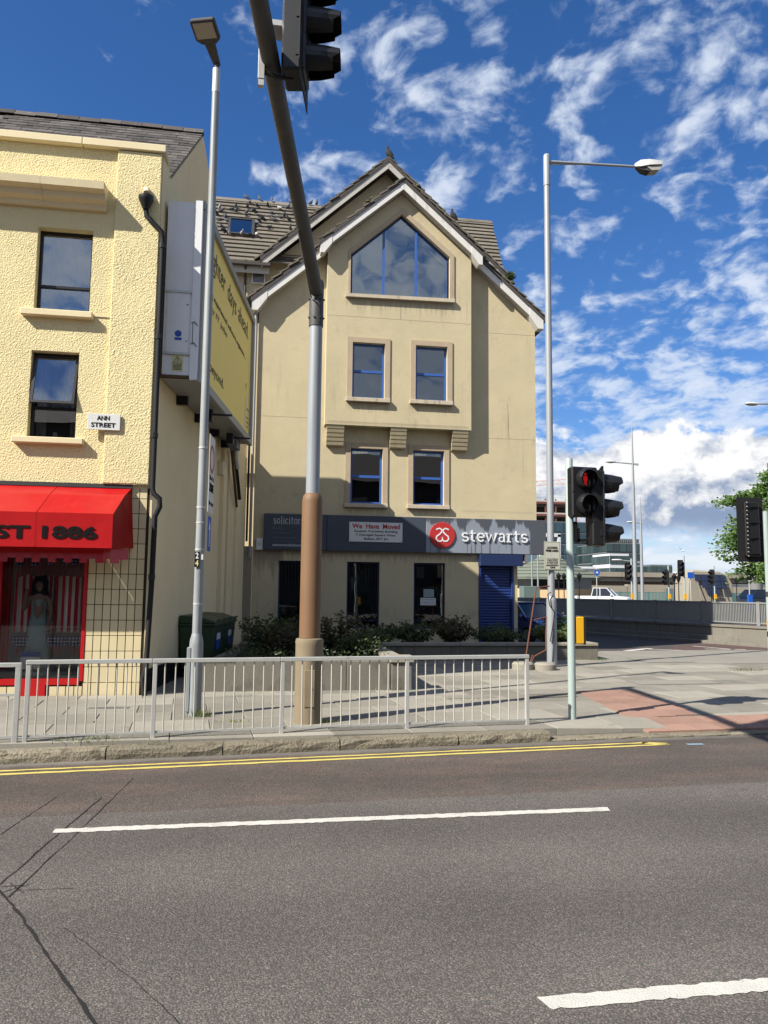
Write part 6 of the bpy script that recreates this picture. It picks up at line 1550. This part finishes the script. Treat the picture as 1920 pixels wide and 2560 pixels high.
MB().box(q.x-.14, q.x+.13, hy-.10, hy+.10, 7.08, 7.14).build('clamp_plate', 'galv', ma, bevel=.004)
for zz in (6.68, 7.55): MB().path([(q.x-.055, hy, zz), (q.x+.05, hy, zz-.03), (.17, hy, zz-.03)], .022, 8).build('stay', 'black', ma)
signal_head(ma, (.30, hy, 7.20), R(80), 3, .37, .34, .22, .30, board=(.62, 1.36))
# right edge signal seen from behind
e_x, e_y = 11.45, 16.05
s3 = empty('traffic_signal', (e_x, e_y, .12), 'signal pole at the right picture edge showing the ribbed black back of its head', 'traffic light')
MB().lathe([(.062, 0), (.060, 3.75)], (e_x, e_y, .11), 18).build('pole', 'pole_green', s3, smooth=True)
bd = signal_head(s3, (11.20, 16.30, 3.45), R(172), 3, .42, .34, .16, .28, board=(.62, 1.50))
for k_ in range(14): box('fixing', 'bill_grey', bd, 11.02, 11.045, 16.11, 16.125, 2.82+k_*.095, 2.845+k_*.095)
for k_ in range(4): box('rib', 'black_matt', bd, 11.07, 11.36, 16.10, 16.13, 2.88+k_*.36, 2.90+k_*.36)
for zz, mt in ((1.9, 'lamp_dark'), (1.25, 'yellow_box'), (1.0, 'black')): MB().lathe([(.064, 0), (.064, .12)], (e_x, e_y, zz), 16).build('band', mt, s3)

# ================================================================ RIGHT SIDE: parapet, railing, vehicles
pa, pb_ = Vector((19.6, 24.7)), Vector((12.2, 42.5))
pd = (pb_-pa).normalized(); pn = Vector((-pd.y, pd.x))
if pn.x < 0: pn = -pn
Lp = (pb_-pa).length
P_ = lambda s_, d, z: Vector((pa.x+pd.x*s_+pn.x*d, pa.y+pd.y*s_+pn.y*d, z))
def pbox(name, mt, parent, s0, s1, d0, d1, z0, z1, bevel=0):
    return MB().add([P_(s_, d, z) for z in (z0, z1) for d in (d0, d1) for s_ in (s0, s1)], [(0, 2, 3, 1), (4, 5, 7, 6), (0, 1, 5, 4), (2, 6, 7, 3), (0, 4, 6, 2), (1, 3, 7, 5)]).build(name, mt, parent, bevel=bevel)
pp = empty('parapet_wall', P_(Lp/2, 0, 0), 'concrete parapet wall under the grey railing along the side road', 'parapet')
for k_ in range(5): pbox('wall_length', 'parapet', pp, k_*Lp/5+.004, (k_+1)*Lp/5-.004, 0, .30, -.05, .64)
pbox('coping', 'parapet', pp, 0, Lp, -.05, .35, .642, .74, .01)
pbox('lower_step', 'parapet', pp, 0, Lp, -.32, -.002, -.05, .30, .01); pbox('kerb_step', 'parapet', pp, 0, Lp, -.75, -.322, -.05, .12, .01)
rl_ = empty('bridge_railing', P_(Lp/2, .15, .74), 'grey upright bar railing on top of the concrete parapet', 'railing')
npost = 8
for k_ in range(npost+1): pbox('post', 'rail_grey', rl_, k_*Lp/npost-.07, k_*Lp/npost+.07, .08, .22, .74, 1.66, .008)
pbox('top_rail', 'rail_grey', rl_, 0, Lp, .10, .20, 1.58, 1.64, .004); pbox('bottom_rail', 'rail_grey', rl_, 0, Lp, .12, .18, .82, .87)
bo = MB().box(-.016, .016, -.025, .025, 0, .71).build('railing_bar', 'rail_grey', None, origin=(0, 0, 0)); bom = bo.data; bpy.data.objects.remove(bo)
ang = math.atan2(pd.y, pd.x)
for k_ in range(int(Lp/.068)):
    o = link(bom, 'railing_bar', rl_, P_(.06+k_*.068, .15, .87)); o.rotation_euler = (0, 0, ang)
def car(name, label, paint, L, W, H, kind='hatch'):
    """local +x is the front"""
    t = empty(name, (0, 0, 0), label, 'car')
    hw = W/2
    if kind == 'pickup': low = [(-L/2, .42), (-L/2, 1.02), (-.55, 1.04), (L/2-1.35, 1.06), (L/2-.35, .98), (L/2-.05, .82), (L/2, .45), (L/2-.2, .30), (-L/2+.2, .32)]; cab = [(-.85, 1.03), (-.70, H), (.55, H), (1.25, 1.05)]
    elif kind == 'suv': low = [(-L/2, .45), (-L/2+.02, 1.0), (-L/2+.5, 1.08), (L/2-1.4, 1.08), (L/2-.4, .98), (L/2-.05, .82), (L/2, .45), (L/2-.2, .28), (-L/2+.2, .30)]; cab = [(-L/2+.12, 1.06), (-L/2+.75, H), (.35, H), (1.15, 1.06)]
    else: low = [(-L/2, .42), (-L/2+.03, .85), (-L/2+.35, .92), (L/2-1.25, .93), (L/2-.45, .80), (L/2-.06, .66), (L/2, .42), (L/2-.15, .24), (-L/2+.15, .26)]; cab = [(-L/2+.18, .90), (-L/2+.85, H), (.25, H), (1.05, .90)]
    body = MB().prism([(p[0], -hw, p[1]) for p in low], (0, W, 0)).build('body', paint, t, bevel=.07, seg=3, smooth=True)
    n = len(cab); ins = .20
    cv = [(p[0], s_*(hw-.04-(ins if i in (1, 2) else 0)), p[1]) for s_ in (-1, 1) for i, p in enumerate(cab)]
    MB().add(cv, [(0, 1, 2, 3), (7, 6, 5, 4), (0, 4, 5, 1), (1, 5, 6, 2), (2, 6, 7, 3)]).build('greenhouse', 'car_glass', t)
    x1, x2 = cab[1][0], cab[2][0]
    MB().box(x1-.05, x2+.05, -hw+ins+.01, hw-ins-.01, H-.015, H+.03).build('roof', paint, t, bevel=.02, smooth=True)
    for s_ in (-1, 1):
        lo, hi = hw-.035, hw-.035-ins
        for a, b in (((cab[0][0], cab[0][1]), (x1, H)), ((cab[3][0], cab[3][1]), (x2, H)), (((x1+x2)/2+.05, cab[0][1]), ((x1+x2)/2, H))):
            MB().path([(a[0], s_*lo, a[1]), (b[0], s_*hi, b[1])], [.045, .035], 6).build('pillar', paint, t, smooth=True)
        MB().path([(x1, s_*hi, H), (x2, s_*hi, H)], .035, 6).build('roof_rail', paint, t)
        MB().box(cab[3][0]-.30, cab[3][0]-.12, min(s_*(hw-.02), s_*(hw+.16)), max(s_*(hw-.02), s_*(hw+.16)), cab[3][1]+.02, cab[3][1]+.16).build('wing_mirror', paint, t, bevel=.03)
        MB().box(L/2-.42, L/2-.12, min(s_*(hw-.42), s_*(hw+.004)), max(s_*(hw-.42), s_*(hw+.004)), low[5][1]-.12, low[5][1]+.03).build('headlight', 'lamp_clear', t, bevel=.03)
        disc_on(MB(), (L/2-.08, s_*(hw-.30), .45), (1, 0, 0), .07, .09, 12).build('fog_light', 'lamp_clear', t)
        for xx in (-L/2+.80, L/2-.85):
            r = .31 if kind == 'hatch' else .37
            wh = MB().tube((xx, s_*(hw-.20), r), (xx, s_*(hw+.015), r), r, n=20).build('wheel', 'tyre', t, bevel=.03)
            MB().tube((xx, s_*(hw+.012), r), (xx, s_*(hw+.028), r), r*.62, n=14).build('rim', 'rim', wh)
    MB().box(L/2-.04, L/2+.012, -hw*.45, hw*.45, .50, .62).build('grille', 'black', t)
    return t
cb_ = car('parked_car', 'dark blue hatchback parked behind the low planter at the office corner', 'car_blue', 4.0, 1.70, 1.42); cb_.location = (9.75, 27.6, .12); cb_.rotation_euler = (0, 0, R(-72))
cw = car('pickup_truck', 'white double cab pickup truck beyond the grey railing', 'car_white', 5.2, 1.82, 1.78, 'pickup'); cw['category'] = 'pickup truck'; cw.location = (32.4, 70.0, .555); cw.rotation_euler = (0, 0, R(-38))
cs = car('estate_car', 'dark navy sport utility car behind the railing at the right edge', 'car_dark', 4.7, 1.88, 1.72, 'suv'); cs.location = (41.3, 58.0, .555); cs.rotation_euler = (0, 0, R(4))

# ================================================================ TREE
tx0, ty0 = 26.2, 34.0
tr = empty('street_tree', (tx0, ty0, .3), 'bright green leafy street tree at the right edge behind the railing', 'tree')
mb = MB(); mb.path([(tx0, ty0, .2), (tx0+.1, ty0, 2.0), (tx0, ty0+.1, 5.2), (tx0-.1, ty0, 9.0)], [.22, .18, .13, .04], 10)
LF = MB(); tips = []
for k_ in range(150):
    hz_ = random.uniform(3.0, 9.6); a = random.uniform(0, 6.283); ln = (1.2+3.0*math.sin(min(1, (10.2-hz_)/6.0)*2.2))*random.uniform(.65, 1.0)
    if math.cos(a) < -.2: ln *= 1.05
    b = [Vector((tx0, ty0, hz_*.85))]
    for q in range(1, 6):
        t_ = q/5; b.append(Vector((tx0+math.cos(a)*ln*t_, ty0+math.sin(a)*ln*t_, hz_*.85+ .55*t_*ln*.35*(1.5-t_)*1.4-.35*t_*t_)) + Vector((random.gauss(0, .07), random.gauss(0, .07), random.gauss(0, .06))))
    mb.path(b, [.05, .04, .03, .022, .015, .006], 5)
    for _ in range(330):
        t_ = random.uniform(.25, 1.04)*5; i = min(4, int(t_)); q = b[i].lerp(b[i+1], t_-i)
        q = q+Vector((random.gauss(0, .20), random.gauss(0, .20), random.gauss(-.05, .13)))
        leaf(LF, q, random.uniform(.14, .27), .5)
mb.build('trunk', 'bark', tr, smooth=True); LF.build('crown', 'leaf_tree', tr)

# ================================================================ FAR STREET FURNITURE
def far_mast(x, y, h, arms, label):
    t = empty('tall_lamp_mast', (x, y, .35), label, 'lamp post', 'tall lamp masts by the flyover')
    MB().path([(x, y, .3), (x, y, h*.62), (x, y, h)], [.19, .13, .03], 10).build('mast', 'pole_right', t, smooth=True)
    for z, dx, dy in arms:
        MB().path([(x, y, z), (x+dx, y+dy, z+abs(dx)*.07)], [.06, .045], 6).build('arm', 'pole_right', t)
        MB().path([(x, y, z), (x-dx*.28, y-dy*.28, z-.06)], [.09, .12], 4).build('counter_fin', 'pole_right', t)
        if abs(dx) > .8:
            s_ = MB(); s_.lathe([(.05, .10), (.28, .07), (.32, .0), (.18, -.08), (.02, -.12)], (x+dx*1.12, y+dy, z+abs(dx)*.075), 12, 1.6, .8); s_.build('lantern', 'lamp_shell', t, smooth=True)
    return t
far_mast(31.7, 62, 16.5, ((13.1, -1.75, .2), (4.6, -1.4, .1)), 'tallest slim lamp mast with one lantern pointing left')
far_mast(39.1, 75, 11.9, ((9.2, -.9, .1),), 'shorter slim lamp mast just right of the tallest one')
er = empty('street_lamp', (23.5, 30, .35), 'lantern on a thin arm reaching in at the right picture edge', 'lamp post', 'tall lamp masts by the flyover')
MB().path([(23.5, 30, .3), (23.5, 30, 10.2), (23.3, 30, 10.35), (21.2, 30, 10.22)], [.10, .08, .05, .035], 8).build('column', 'pole_right', er, smooth=True)
MB().lathe([(.03, .08), (.16, .06), (.20, 0), (.12, -.06), (.02, -.08)], (20.95, 30, 10.2), 12, 1.7, .8).build('lantern', 'lamp_shell', er, smooth=True)
MB().path([(24.0, 30, 7.6), (21.6, 30, 7.6), (21.6, 30, 7.35), (24.0, 30, 7.35)], .03, 5).build('bracket', 'black', er)
def far_signal(x, y, z, yaw, label, pole=True, hgt=1.05):
    t = empty('distant_traffic_signal', (x, y, .35), label, 'traffic light', 'distant signals at the bridge')
    MB().tube((x+.25, y, .3), (x+.25, y, z+.9), .06, n=8).build('pole', 'pole_green', t)
    signal_head(t, (x, y, z), yaw, 3, hgt/3, .34, .18, .25, board=(.5, hgt+.16))
    MB().box(x+.15, x+.35, y-.12, y-.05, 1.5, 1.9).build('button_box', 'yellow_box', t)
far_signal(25.05, 50, 3.4, R(20), 'distant black signal just left of the tall lamp masts')
far_signal(30.6, 55, 3.15, R(-80), 'distant side-on signal right of the tall lamp masts')
far_signal(30.15, 52, 3.75, R(10), 'distant black signal standing highest above the flyover line')
far_signal(36.3, 58, 3.3, R(-80), 'distant signal in front of the solar panels')
LN = [(35.3, 62, 1), (38.0, 66, 1.0), (27.5, 64, .9), (26.9, 66, .9), (26.0, 65, .9), (42.5, 68, 1), (25.9, 62, .9), (47.8, 72, 1.05)]
ln0 = None
lant = ['lantern between the two tall masts and the next signal', 'lantern beside the solar panel tower', 'lantern right of the pavilion roof, rightmost of three', 'lantern right of the pavilion roof, middle of three', 'lantern right of the pavilion roof, leftmost of three', 'lantern right of the solar panel tower', 'lantern in front of the pavilion wall', 'lantern near the round bridge pier']
for i, (x, y, s_) in enumerate(LN):
    if ln0 is None:
        ln0 = empty('heritage_lamp', (0, 0, 0), 'x', 'lamp post', 'black heritage lanterns by the river')
        MB().path([(0, 0, 0), (0, 0, .6), (0, 0, 2.55)], [.09, .05, .04], 8).build('column', 'black', ln0)
        MB().lathe([(.08, 2.55), (.24, 3.0), (.26, 3.04), (.10, 3.2), (.02, 3.32)], (0, 0, 0), 6).build('lantern', 'black', ln0)
        MB().box(-.3, .3, -.02, .02, 2.42, 2.46).build('crossbar', 'black', ln0)
        o = ln0
    else: o = copy_tree(ln0)
    o.location = (x, y, .35); o['label'] = 'black heritage '+lant[i]
def rod_sign(name, lab, x, y, zt, mt, r):
    t = empty(name, (x, y, .35), lab, 'road sign')
    MB().tube((x, y, .3), (x, y, zt), .04, n=6).build('post', 'galv', t)
    return t
t = rod_sign('blue_round_sign', 'round blue road sign on a post in front of the pavilion roof', 28.2, 62, 3.9, None, 0); disc_on(MB(), (28.2, 61.93, 3.6), (0, -1, 0), .25, .03, 20).build('disc', 'sign_blue', t)
MB().prism([(28.06, 61.89, 3.53), (28.2, 61.89, 3.74), (28.34, 61.89, 3.53), (28.2, 61.89, 3.58)], (0, .02, 0)).build('arrow', 'letter_white', t)
t = rod_sign('blue_square_sign', 'square blue sign on a post left of the solar panels', 38.6, 65, 3.7, None, 0); MB().box(38.3, 38.9, 64.9, 64.95, 3.3, 3.85).build('panel', 'sign_blue', t)
t = rod_sign('camera_mast', 'slim white mast with a grey box in front of the solar panels', 37.6, 55, 7.8, None, 0); MB().box(37.35, 37.6, 54.85, 55.0, 3.7, 4.2).build('cabinet', 'white_plastic', t); MB().box(37.45, 37.8, 54.9, 55.1, .35, 1.9).build('blue_wrap', 'sign_blue', t)
# teal railing
te = empty('teal_railing', (42, 87, .35), 'long teal upright bar railing along the far footway', 'railing')
mb = MB(); xx = 14.0
A_, B_ = Vector((25.0, 88.0)), Vector((60.0, 86.0)); nb_ = 200
for k_ in range(nb_): p = A_.lerp(B_, k_/nb_); mb.box(p.x-.03, p.x+.03, p.y-.03, p.y+.03, .8, 1.98)
bars = mb.build('bars', 'rail_teal', te); bars['kind'] = 'stuff'
for z in (.88, 1.98): MB().path([(A_.x, A_.y, z), (B_.x, B_.y, z)], .035, 6).build('rail', 'rail_teal', te)
for k_ in range(11): p = A_.lerp(B_, k_/10); MB().box(p.x-.05, p.x+.05, p.y-.05, p.y+.05, .3, 2.08).build('post', 'rail_teal', te)

# ================================================================ FAR BUILDINGS
def tower(name, label, x0, x1, y0, y1, z1, nx, nz, glass, frame, floors_band=.25, parent=None, z0=0):
    t = empty(name, ((x0+x1)/2, (y0+y1)/2, z0), label, 'building')
    MB().box(x0, x1, y0+.3, y1, z0, z1).build('core', frame, t)
    w_, h_ = (x1-x0)/nx, (z1-z0)/nz
    pan = MB().box(0, w_*.94, 0, .15, 0, h_*(1-floors_band)).build('window', glass, None, origin=(0, 0, 0)); pm_ = pan.data; bpy.data.objects.remove(pan)
    d_ = y1-y0; ny = max(2, int(d_/w_)); wy = d_/ny
    pan = MB().box(0, .15, 0, wy*.94, 0, h_*(1-floors_band)).build('window', glass, None, origin=(0, 0, 0)); pm2 = pan.data; bpy.data.objects.remove(pan)
    for i in range(nx):
        for j in range(nz): link(pm_, 'window', t, (x0+i*w_+w_*.03, y0+.14, z0+j*h_+h_*floors_band*.5))
    for i in range(ny):
        for j in range(nz): link(pm2, 'window', t, (x0-.14, y0+.3+i*wy+wy*.03, z0+j*h_+h_*floors_band*.5))
    return t
# steel frame under construction
sf_ = empty('steel_frame_building', (74, 192, 0), 'unfinished red steel frame building with pale floor slabs', 'building')
for j in range(8):
    z = 3.2*j+3.0; MB().box(64, 84, 190, 204, z-.18, z+.18).build('floor_slab', 'far_slab', sf_); MB().box(63.9, 84.1, 189.8, 190.0, z-.75, z-.2).build('edge_beam', 'far_steel', sf_)
for i in range(8): MB().box(64.2+i*2.8, 64.5+i*2.8, 190.1, 190.5, 0, 26).build('column', 'far_steel', sf_); MB().box(64.2+i*2.8, 64.5+i*2.8, 203, 203.4, 0, 26).build('column', 'far_steel', sf_)
for z in (26.4, 27.2): MB().path([(64, 190.2, z), (84, 190.2, z)], .06, 5).build('guard_rail', 'galv', sf_)
for i in range(11): MB().tube((64+i*2, 190.2, 25.6), (64+i*2, 190.2, 27.3), .05, n=5).build('guard_post', 'galv', sf_)
MB().box(64.1, 83.9, 200, 200.3, 0, 25).build('core_wall', 'interior', sf_)
tower('glass_tower', 'blue green glazed office tower below the steel frame', 66.5, 82.6, 178, 188, 19.0, 8, 7, 'far_glass', 'far_grey', .16)
tw = empty('white_portal_frame', (68, 168, 0), 'white framed glass wing in front of the glazed tower', 'building')
MB().box(63.0, 67.0, 168, 178, 0, 14.4).build('glazing', 'far_glass', tw)
for a, b, c, d in ((62.6, 63.1, 0, 15), (66.9, 67.6, 0, 15), (62.6, 67.6, 14.4, 15.2)): MB().box(a, b, 167.5, 168.2, c, d).build('frame', 'far_white', tw)
tower('stepped_glass_block', 'green grey glazed office block with a louvred roof plant', 70.5, 78.0, 150, 165, 12.2, 5, 6, 'far_glass2', 'far_grey', .2)
lv = empty('roof_louvres', (74, 152, 12.2), 'row of grey louvre blades on the stepped glass block roof', 'plant screen')
for k_ in range(16): MB().box(71.5+k_*.42, 71.72+k_*.42, 150.5, 152, 12.3, 13.1).build('louvre', 'far_grey', lv)
tower('low_glass_block', 'small grey glazed block right of the stepped office block', 75.0, 79.5, 140, 150, 7.4, 4, 3, 'far_glass2', 'far_grey', .25)
tower('white_panel_block', 'small pale panelled block in front of the stepped office block', 66.5, 70.5, 140, 148, 9.4, 3, 4, 'far_glass2', 'far_white', .35)
for lab, x0, x1, y, z in (('pale low industrial roof left of the solar tower', 92, 104, 160, 6.6), ('grey low roofline behind the flyover at right', 106, 128, 165, 6.2)):
    t = empty('industrial_shed', ((x0+x1)/2, y, 0), lab, 'building'); MB().box(x0, x1, y, y+12, 0, z-.8).build('wall', 'far_grey', t); MB().prism([(x0-.4, y-.4, z-.8), (x0-.4, y+6, z+.2), (x0-.4, y+12.4, z-.8)], (x1-x0+.8, 0, 0)).build('roof', 'far_white', t)
# pavilion with a hipped many-sided roof
pv = empty('pavilion', (29.8, 77, .35), 'low peach pavilion with a wide green grey hipped roof', 'building')
MB().lathe([(4.6, 0), (4.6, 1.9)], (29.8, 77, .35), 8).build('wall', 'pav_wall', pv); MB().lathe([(4.55, 0), (4.55, .9)], (29.8, 77, 2.26), 8).build('glazed_band', 'car_glass', pv)
rfp = MB().lathe([(5.6, 0), (5.6, .14), (1.2, 2.3), (.9, 2.7)], (29.8, 77, 3.17), 8).build('roof', 'pav_roof', pv)
for k_ in range(6): MB().lathe([(5.58-k_*.72, 0), (5.62-k_*.72, .05), (5.3-k_*.72, .10)], (29.8, 77, 3.33+k_*.355), 8).build('roof_course', 'pav_roof', rfp)
MB().lathe([(1.0, 0), (.7, .5), (.1, .8)], (29.8, 77, 5.86), 8).build('cupola', 'pav_roof', rfp)
gs = empty('green_clad_building', (19.6, 62, .3), 'narrow strip of green clad building beside the shutter corner', 'building')
MB().box(18.3, 21.1, 62, 66, .3, 4.6).build('wall', 'far_green', gs)
for k_ in range(11): MB().box(18.25, 21.15, 61.9, 61.99, .4+k_*.38, .70+k_*.38).build('cladding_board', 'far_green', gs)
tag(box('green_kiosk', 'far_green', None, 19.6, 20.9, 56, 57, .3, 2.35, .03), 'low dark green kiosk box beyond the railing near the office corner', 'kiosk')
wb = empty('white_terminal', (30, 130, 0), 'white flat roofed terminal building behind the pavilion', 'building')
MB().box(40, 58, 128, 140, 0, 6.4).build('wall', 'far_white', wb); MB().box(39.5, 58.5, 127.4, 127.9, 4.6, 6.0).build('canopy', 'far_grey', wb)
for k_ in range(7): MB().box(40.6+k_*2.4, 42.4+k_*2.4, 127.85, 127.98, 1.0, 3.8).build('window', 'far_glass', wb)
for x, y, h, lab in ((23.9, 66, 6.4, 'left of the two bare white poles by the pavilion'), (25.2, 68, 7.0, 'right of the two bare white poles by the pavilion')):
    t = empty('flag_pole', (x, y, .35), lab, 'pole'); MB().path([(x, y, .3), (x, y, h)], [.09, .06], 8).build('shaft', 'pole_right', t); MB().lathe([(.08, 0), (.02, .14)], (x, y, h), 8).build('finial', 'pole_right', t)
# flyover
fo = empty('flyover', (90, 110, 0), 'long weathered concrete flyover crossing behind the river rail', 'bridge')
for k_ in range(9): MB().box(40+k_*14, 53.9+k_*14, 110, 122, 3.6, 4.5).build('deck', 'far_concrete', fo); MB().box(40+k_*14, 53.95+k_*14, 109.6, 109.95, 4.3, 5.0).build('edge_beam', 'far_concrete', fo)
MB().box(50, 64, 112, 120, 0, 3.58).build('abutment', 'far_concrete', fo)
for k_ in range(7): MB().box(72+k_*14, 73.5+k_*14, 112, 120, 0, 3.58).build('pier', 'far_concrete', fo)
qw = empty('quay_wall', (70, 100, 0), 'pale concrete quay wall and parked clutter under the flyover', 'wall')
for k_ in range(8): MB().box(40+k_*12, 51.9+k_*12, 104, 105, 0, 2.9+.2*(k_ % 2)).build('wall_bay', 'far_concrete', qw)
for k_ in range(9):
    a = 58+k_*4.3+random.uniform(-.8, .8); MB().box(a, a+random.uniform(1.4, 3), 103.5, 103.9, 1.0, random.uniform(1.9, 2.7)).build('hoarding', random.choice(('far_white', 'interior', 'far_grey', 'far_steel')), qw)
bp = empty('round_pier', (48.6, 70, 0), 'round grey concrete bridge pier below the tree', 'pier')
MB().lathe([(.62, 0), (.60, 4.0), (.85, 4.5), (.85, 5.0)], (48.6, 70, 0), 20).build('shaft', 'rail_grey', bp, smooth=True)
# solar tower
so_ = empty('solar_tower', (46.6, 75, 0), 'sandy concrete ramp tower carrying a stepped array of dark solar panels', 'tower')
MB().prism([(44.0, 75, 0), (49.4, 75, 0), (49.4, 75, 3.0), (48.9, 75, 3.9), (47.8, 75, 4.3), (44.8, 75, 4.4), (44.3, 75, 3.6)], (0, 3, 0)).build('wall', 'far_concrete', so_, bevel=.15)
T = Matrix.Translation((46.6, 74.3, 1.75)) @ Matrix.Rotation(R(-18), 4, 'X')
for r_, (n_, x0) in enumerate(((2, -.55), (4, -1.0), (5, -1.65))):
    for c_ in range(n_): p = MB(T).box(x0+c_*.72, x0+c_*.72+.66, -.04, .0, r_*.78, r_*.78+.72).build('solar_panel', 'solar', so_)
for c_ in range(4): MB(T).box(-1.4+c_*.9, -1.34+c_*.9, .02, .10, -.3, 2.3).build('panel_strut', 'rail_grey', so_)
# crane and gull
ck = empty('tower_crane', (88, 260, 0), 'pale red crane jib reaching out behind the steel frame', 'crane')
for a, b in (((70, 260, 38.5), (112, 260, 42.5)), ((70, 260, 37.0), (112, 260, 41.0))): MB().path([a, b], .14, 4).build('jib_chord', 'crane', ck)
for k_ in range(20): x = 70+k_*2.1; z = 37+4*k_/20; MB().path([(x, 260, z), (x+1.05, 260, z+1.6), (x+2.1, 260, z+.2)], .08, 4).build('jib_lattice', 'crane', ck)
MB().box(108, 109.4, 259.4, 260.6, 0, 46).build('mast', 'crane', ck)
mb = MB()
mb.path([(-.25, 0, 0), (-.12, 0, .01), (.05, 0, .02), (.18, 0, .03), (.25, 0, .03)], [.01, .06, .08, .05, .01], 8)
for s_ in (-1, 1): mb.add([(.08, s_*.05, .03), (-.08, s_*.05, .03), (-.10, s_*.35, .20), (.05, s_*.38, .22), (-.16, s_*.75, .14), (-.12, s_*.76, .15)], [(0, 1, 2, 3), (3, 2, 4, 5)])
gl = mb.build('seagull', 'gull', None, origin=(0, 0, 0)); tag(gl, 'white gull gliding low over the flyover', 'bird'); gl.location = (36.2, 62, 5.6); gl.rotation_euler = (R(15), 0, R(70)); gl.scale = (1.1, 1.1, 1.1)

# ================================================================ TERRACE ACROSS THE ROAD (seen only mirrored in the windows)
op = empty('opposite_terrace', (0, -19, 0), 'dark brick terrace across the road, mirrored in the office windows', 'building')
M['dark_brick'] = mat('dark_brick', (0.055, 0.045, 0.042), .9, n1=(.4, .2), n2=(12, .2))
MB().box(-55, 60, -30, -19, 0, 11.5).build('wall', 'dark_brick', op)
MB().prism([(-55, -18.6, 11.5), (-55, -24.5, 15.0), (-55, -30.4, 11.5)], (115, 0, 0)).build('roof', 'slate', op)
for r_ in range(3):
    for c_ in range(30):
        MB().box(-53+c_*3.8, -51.6+c_*3.8, -19.02, -18.96, 1.0+r_*3.5, 3.0+r_*3.5).build('window', 'car_glass', op)
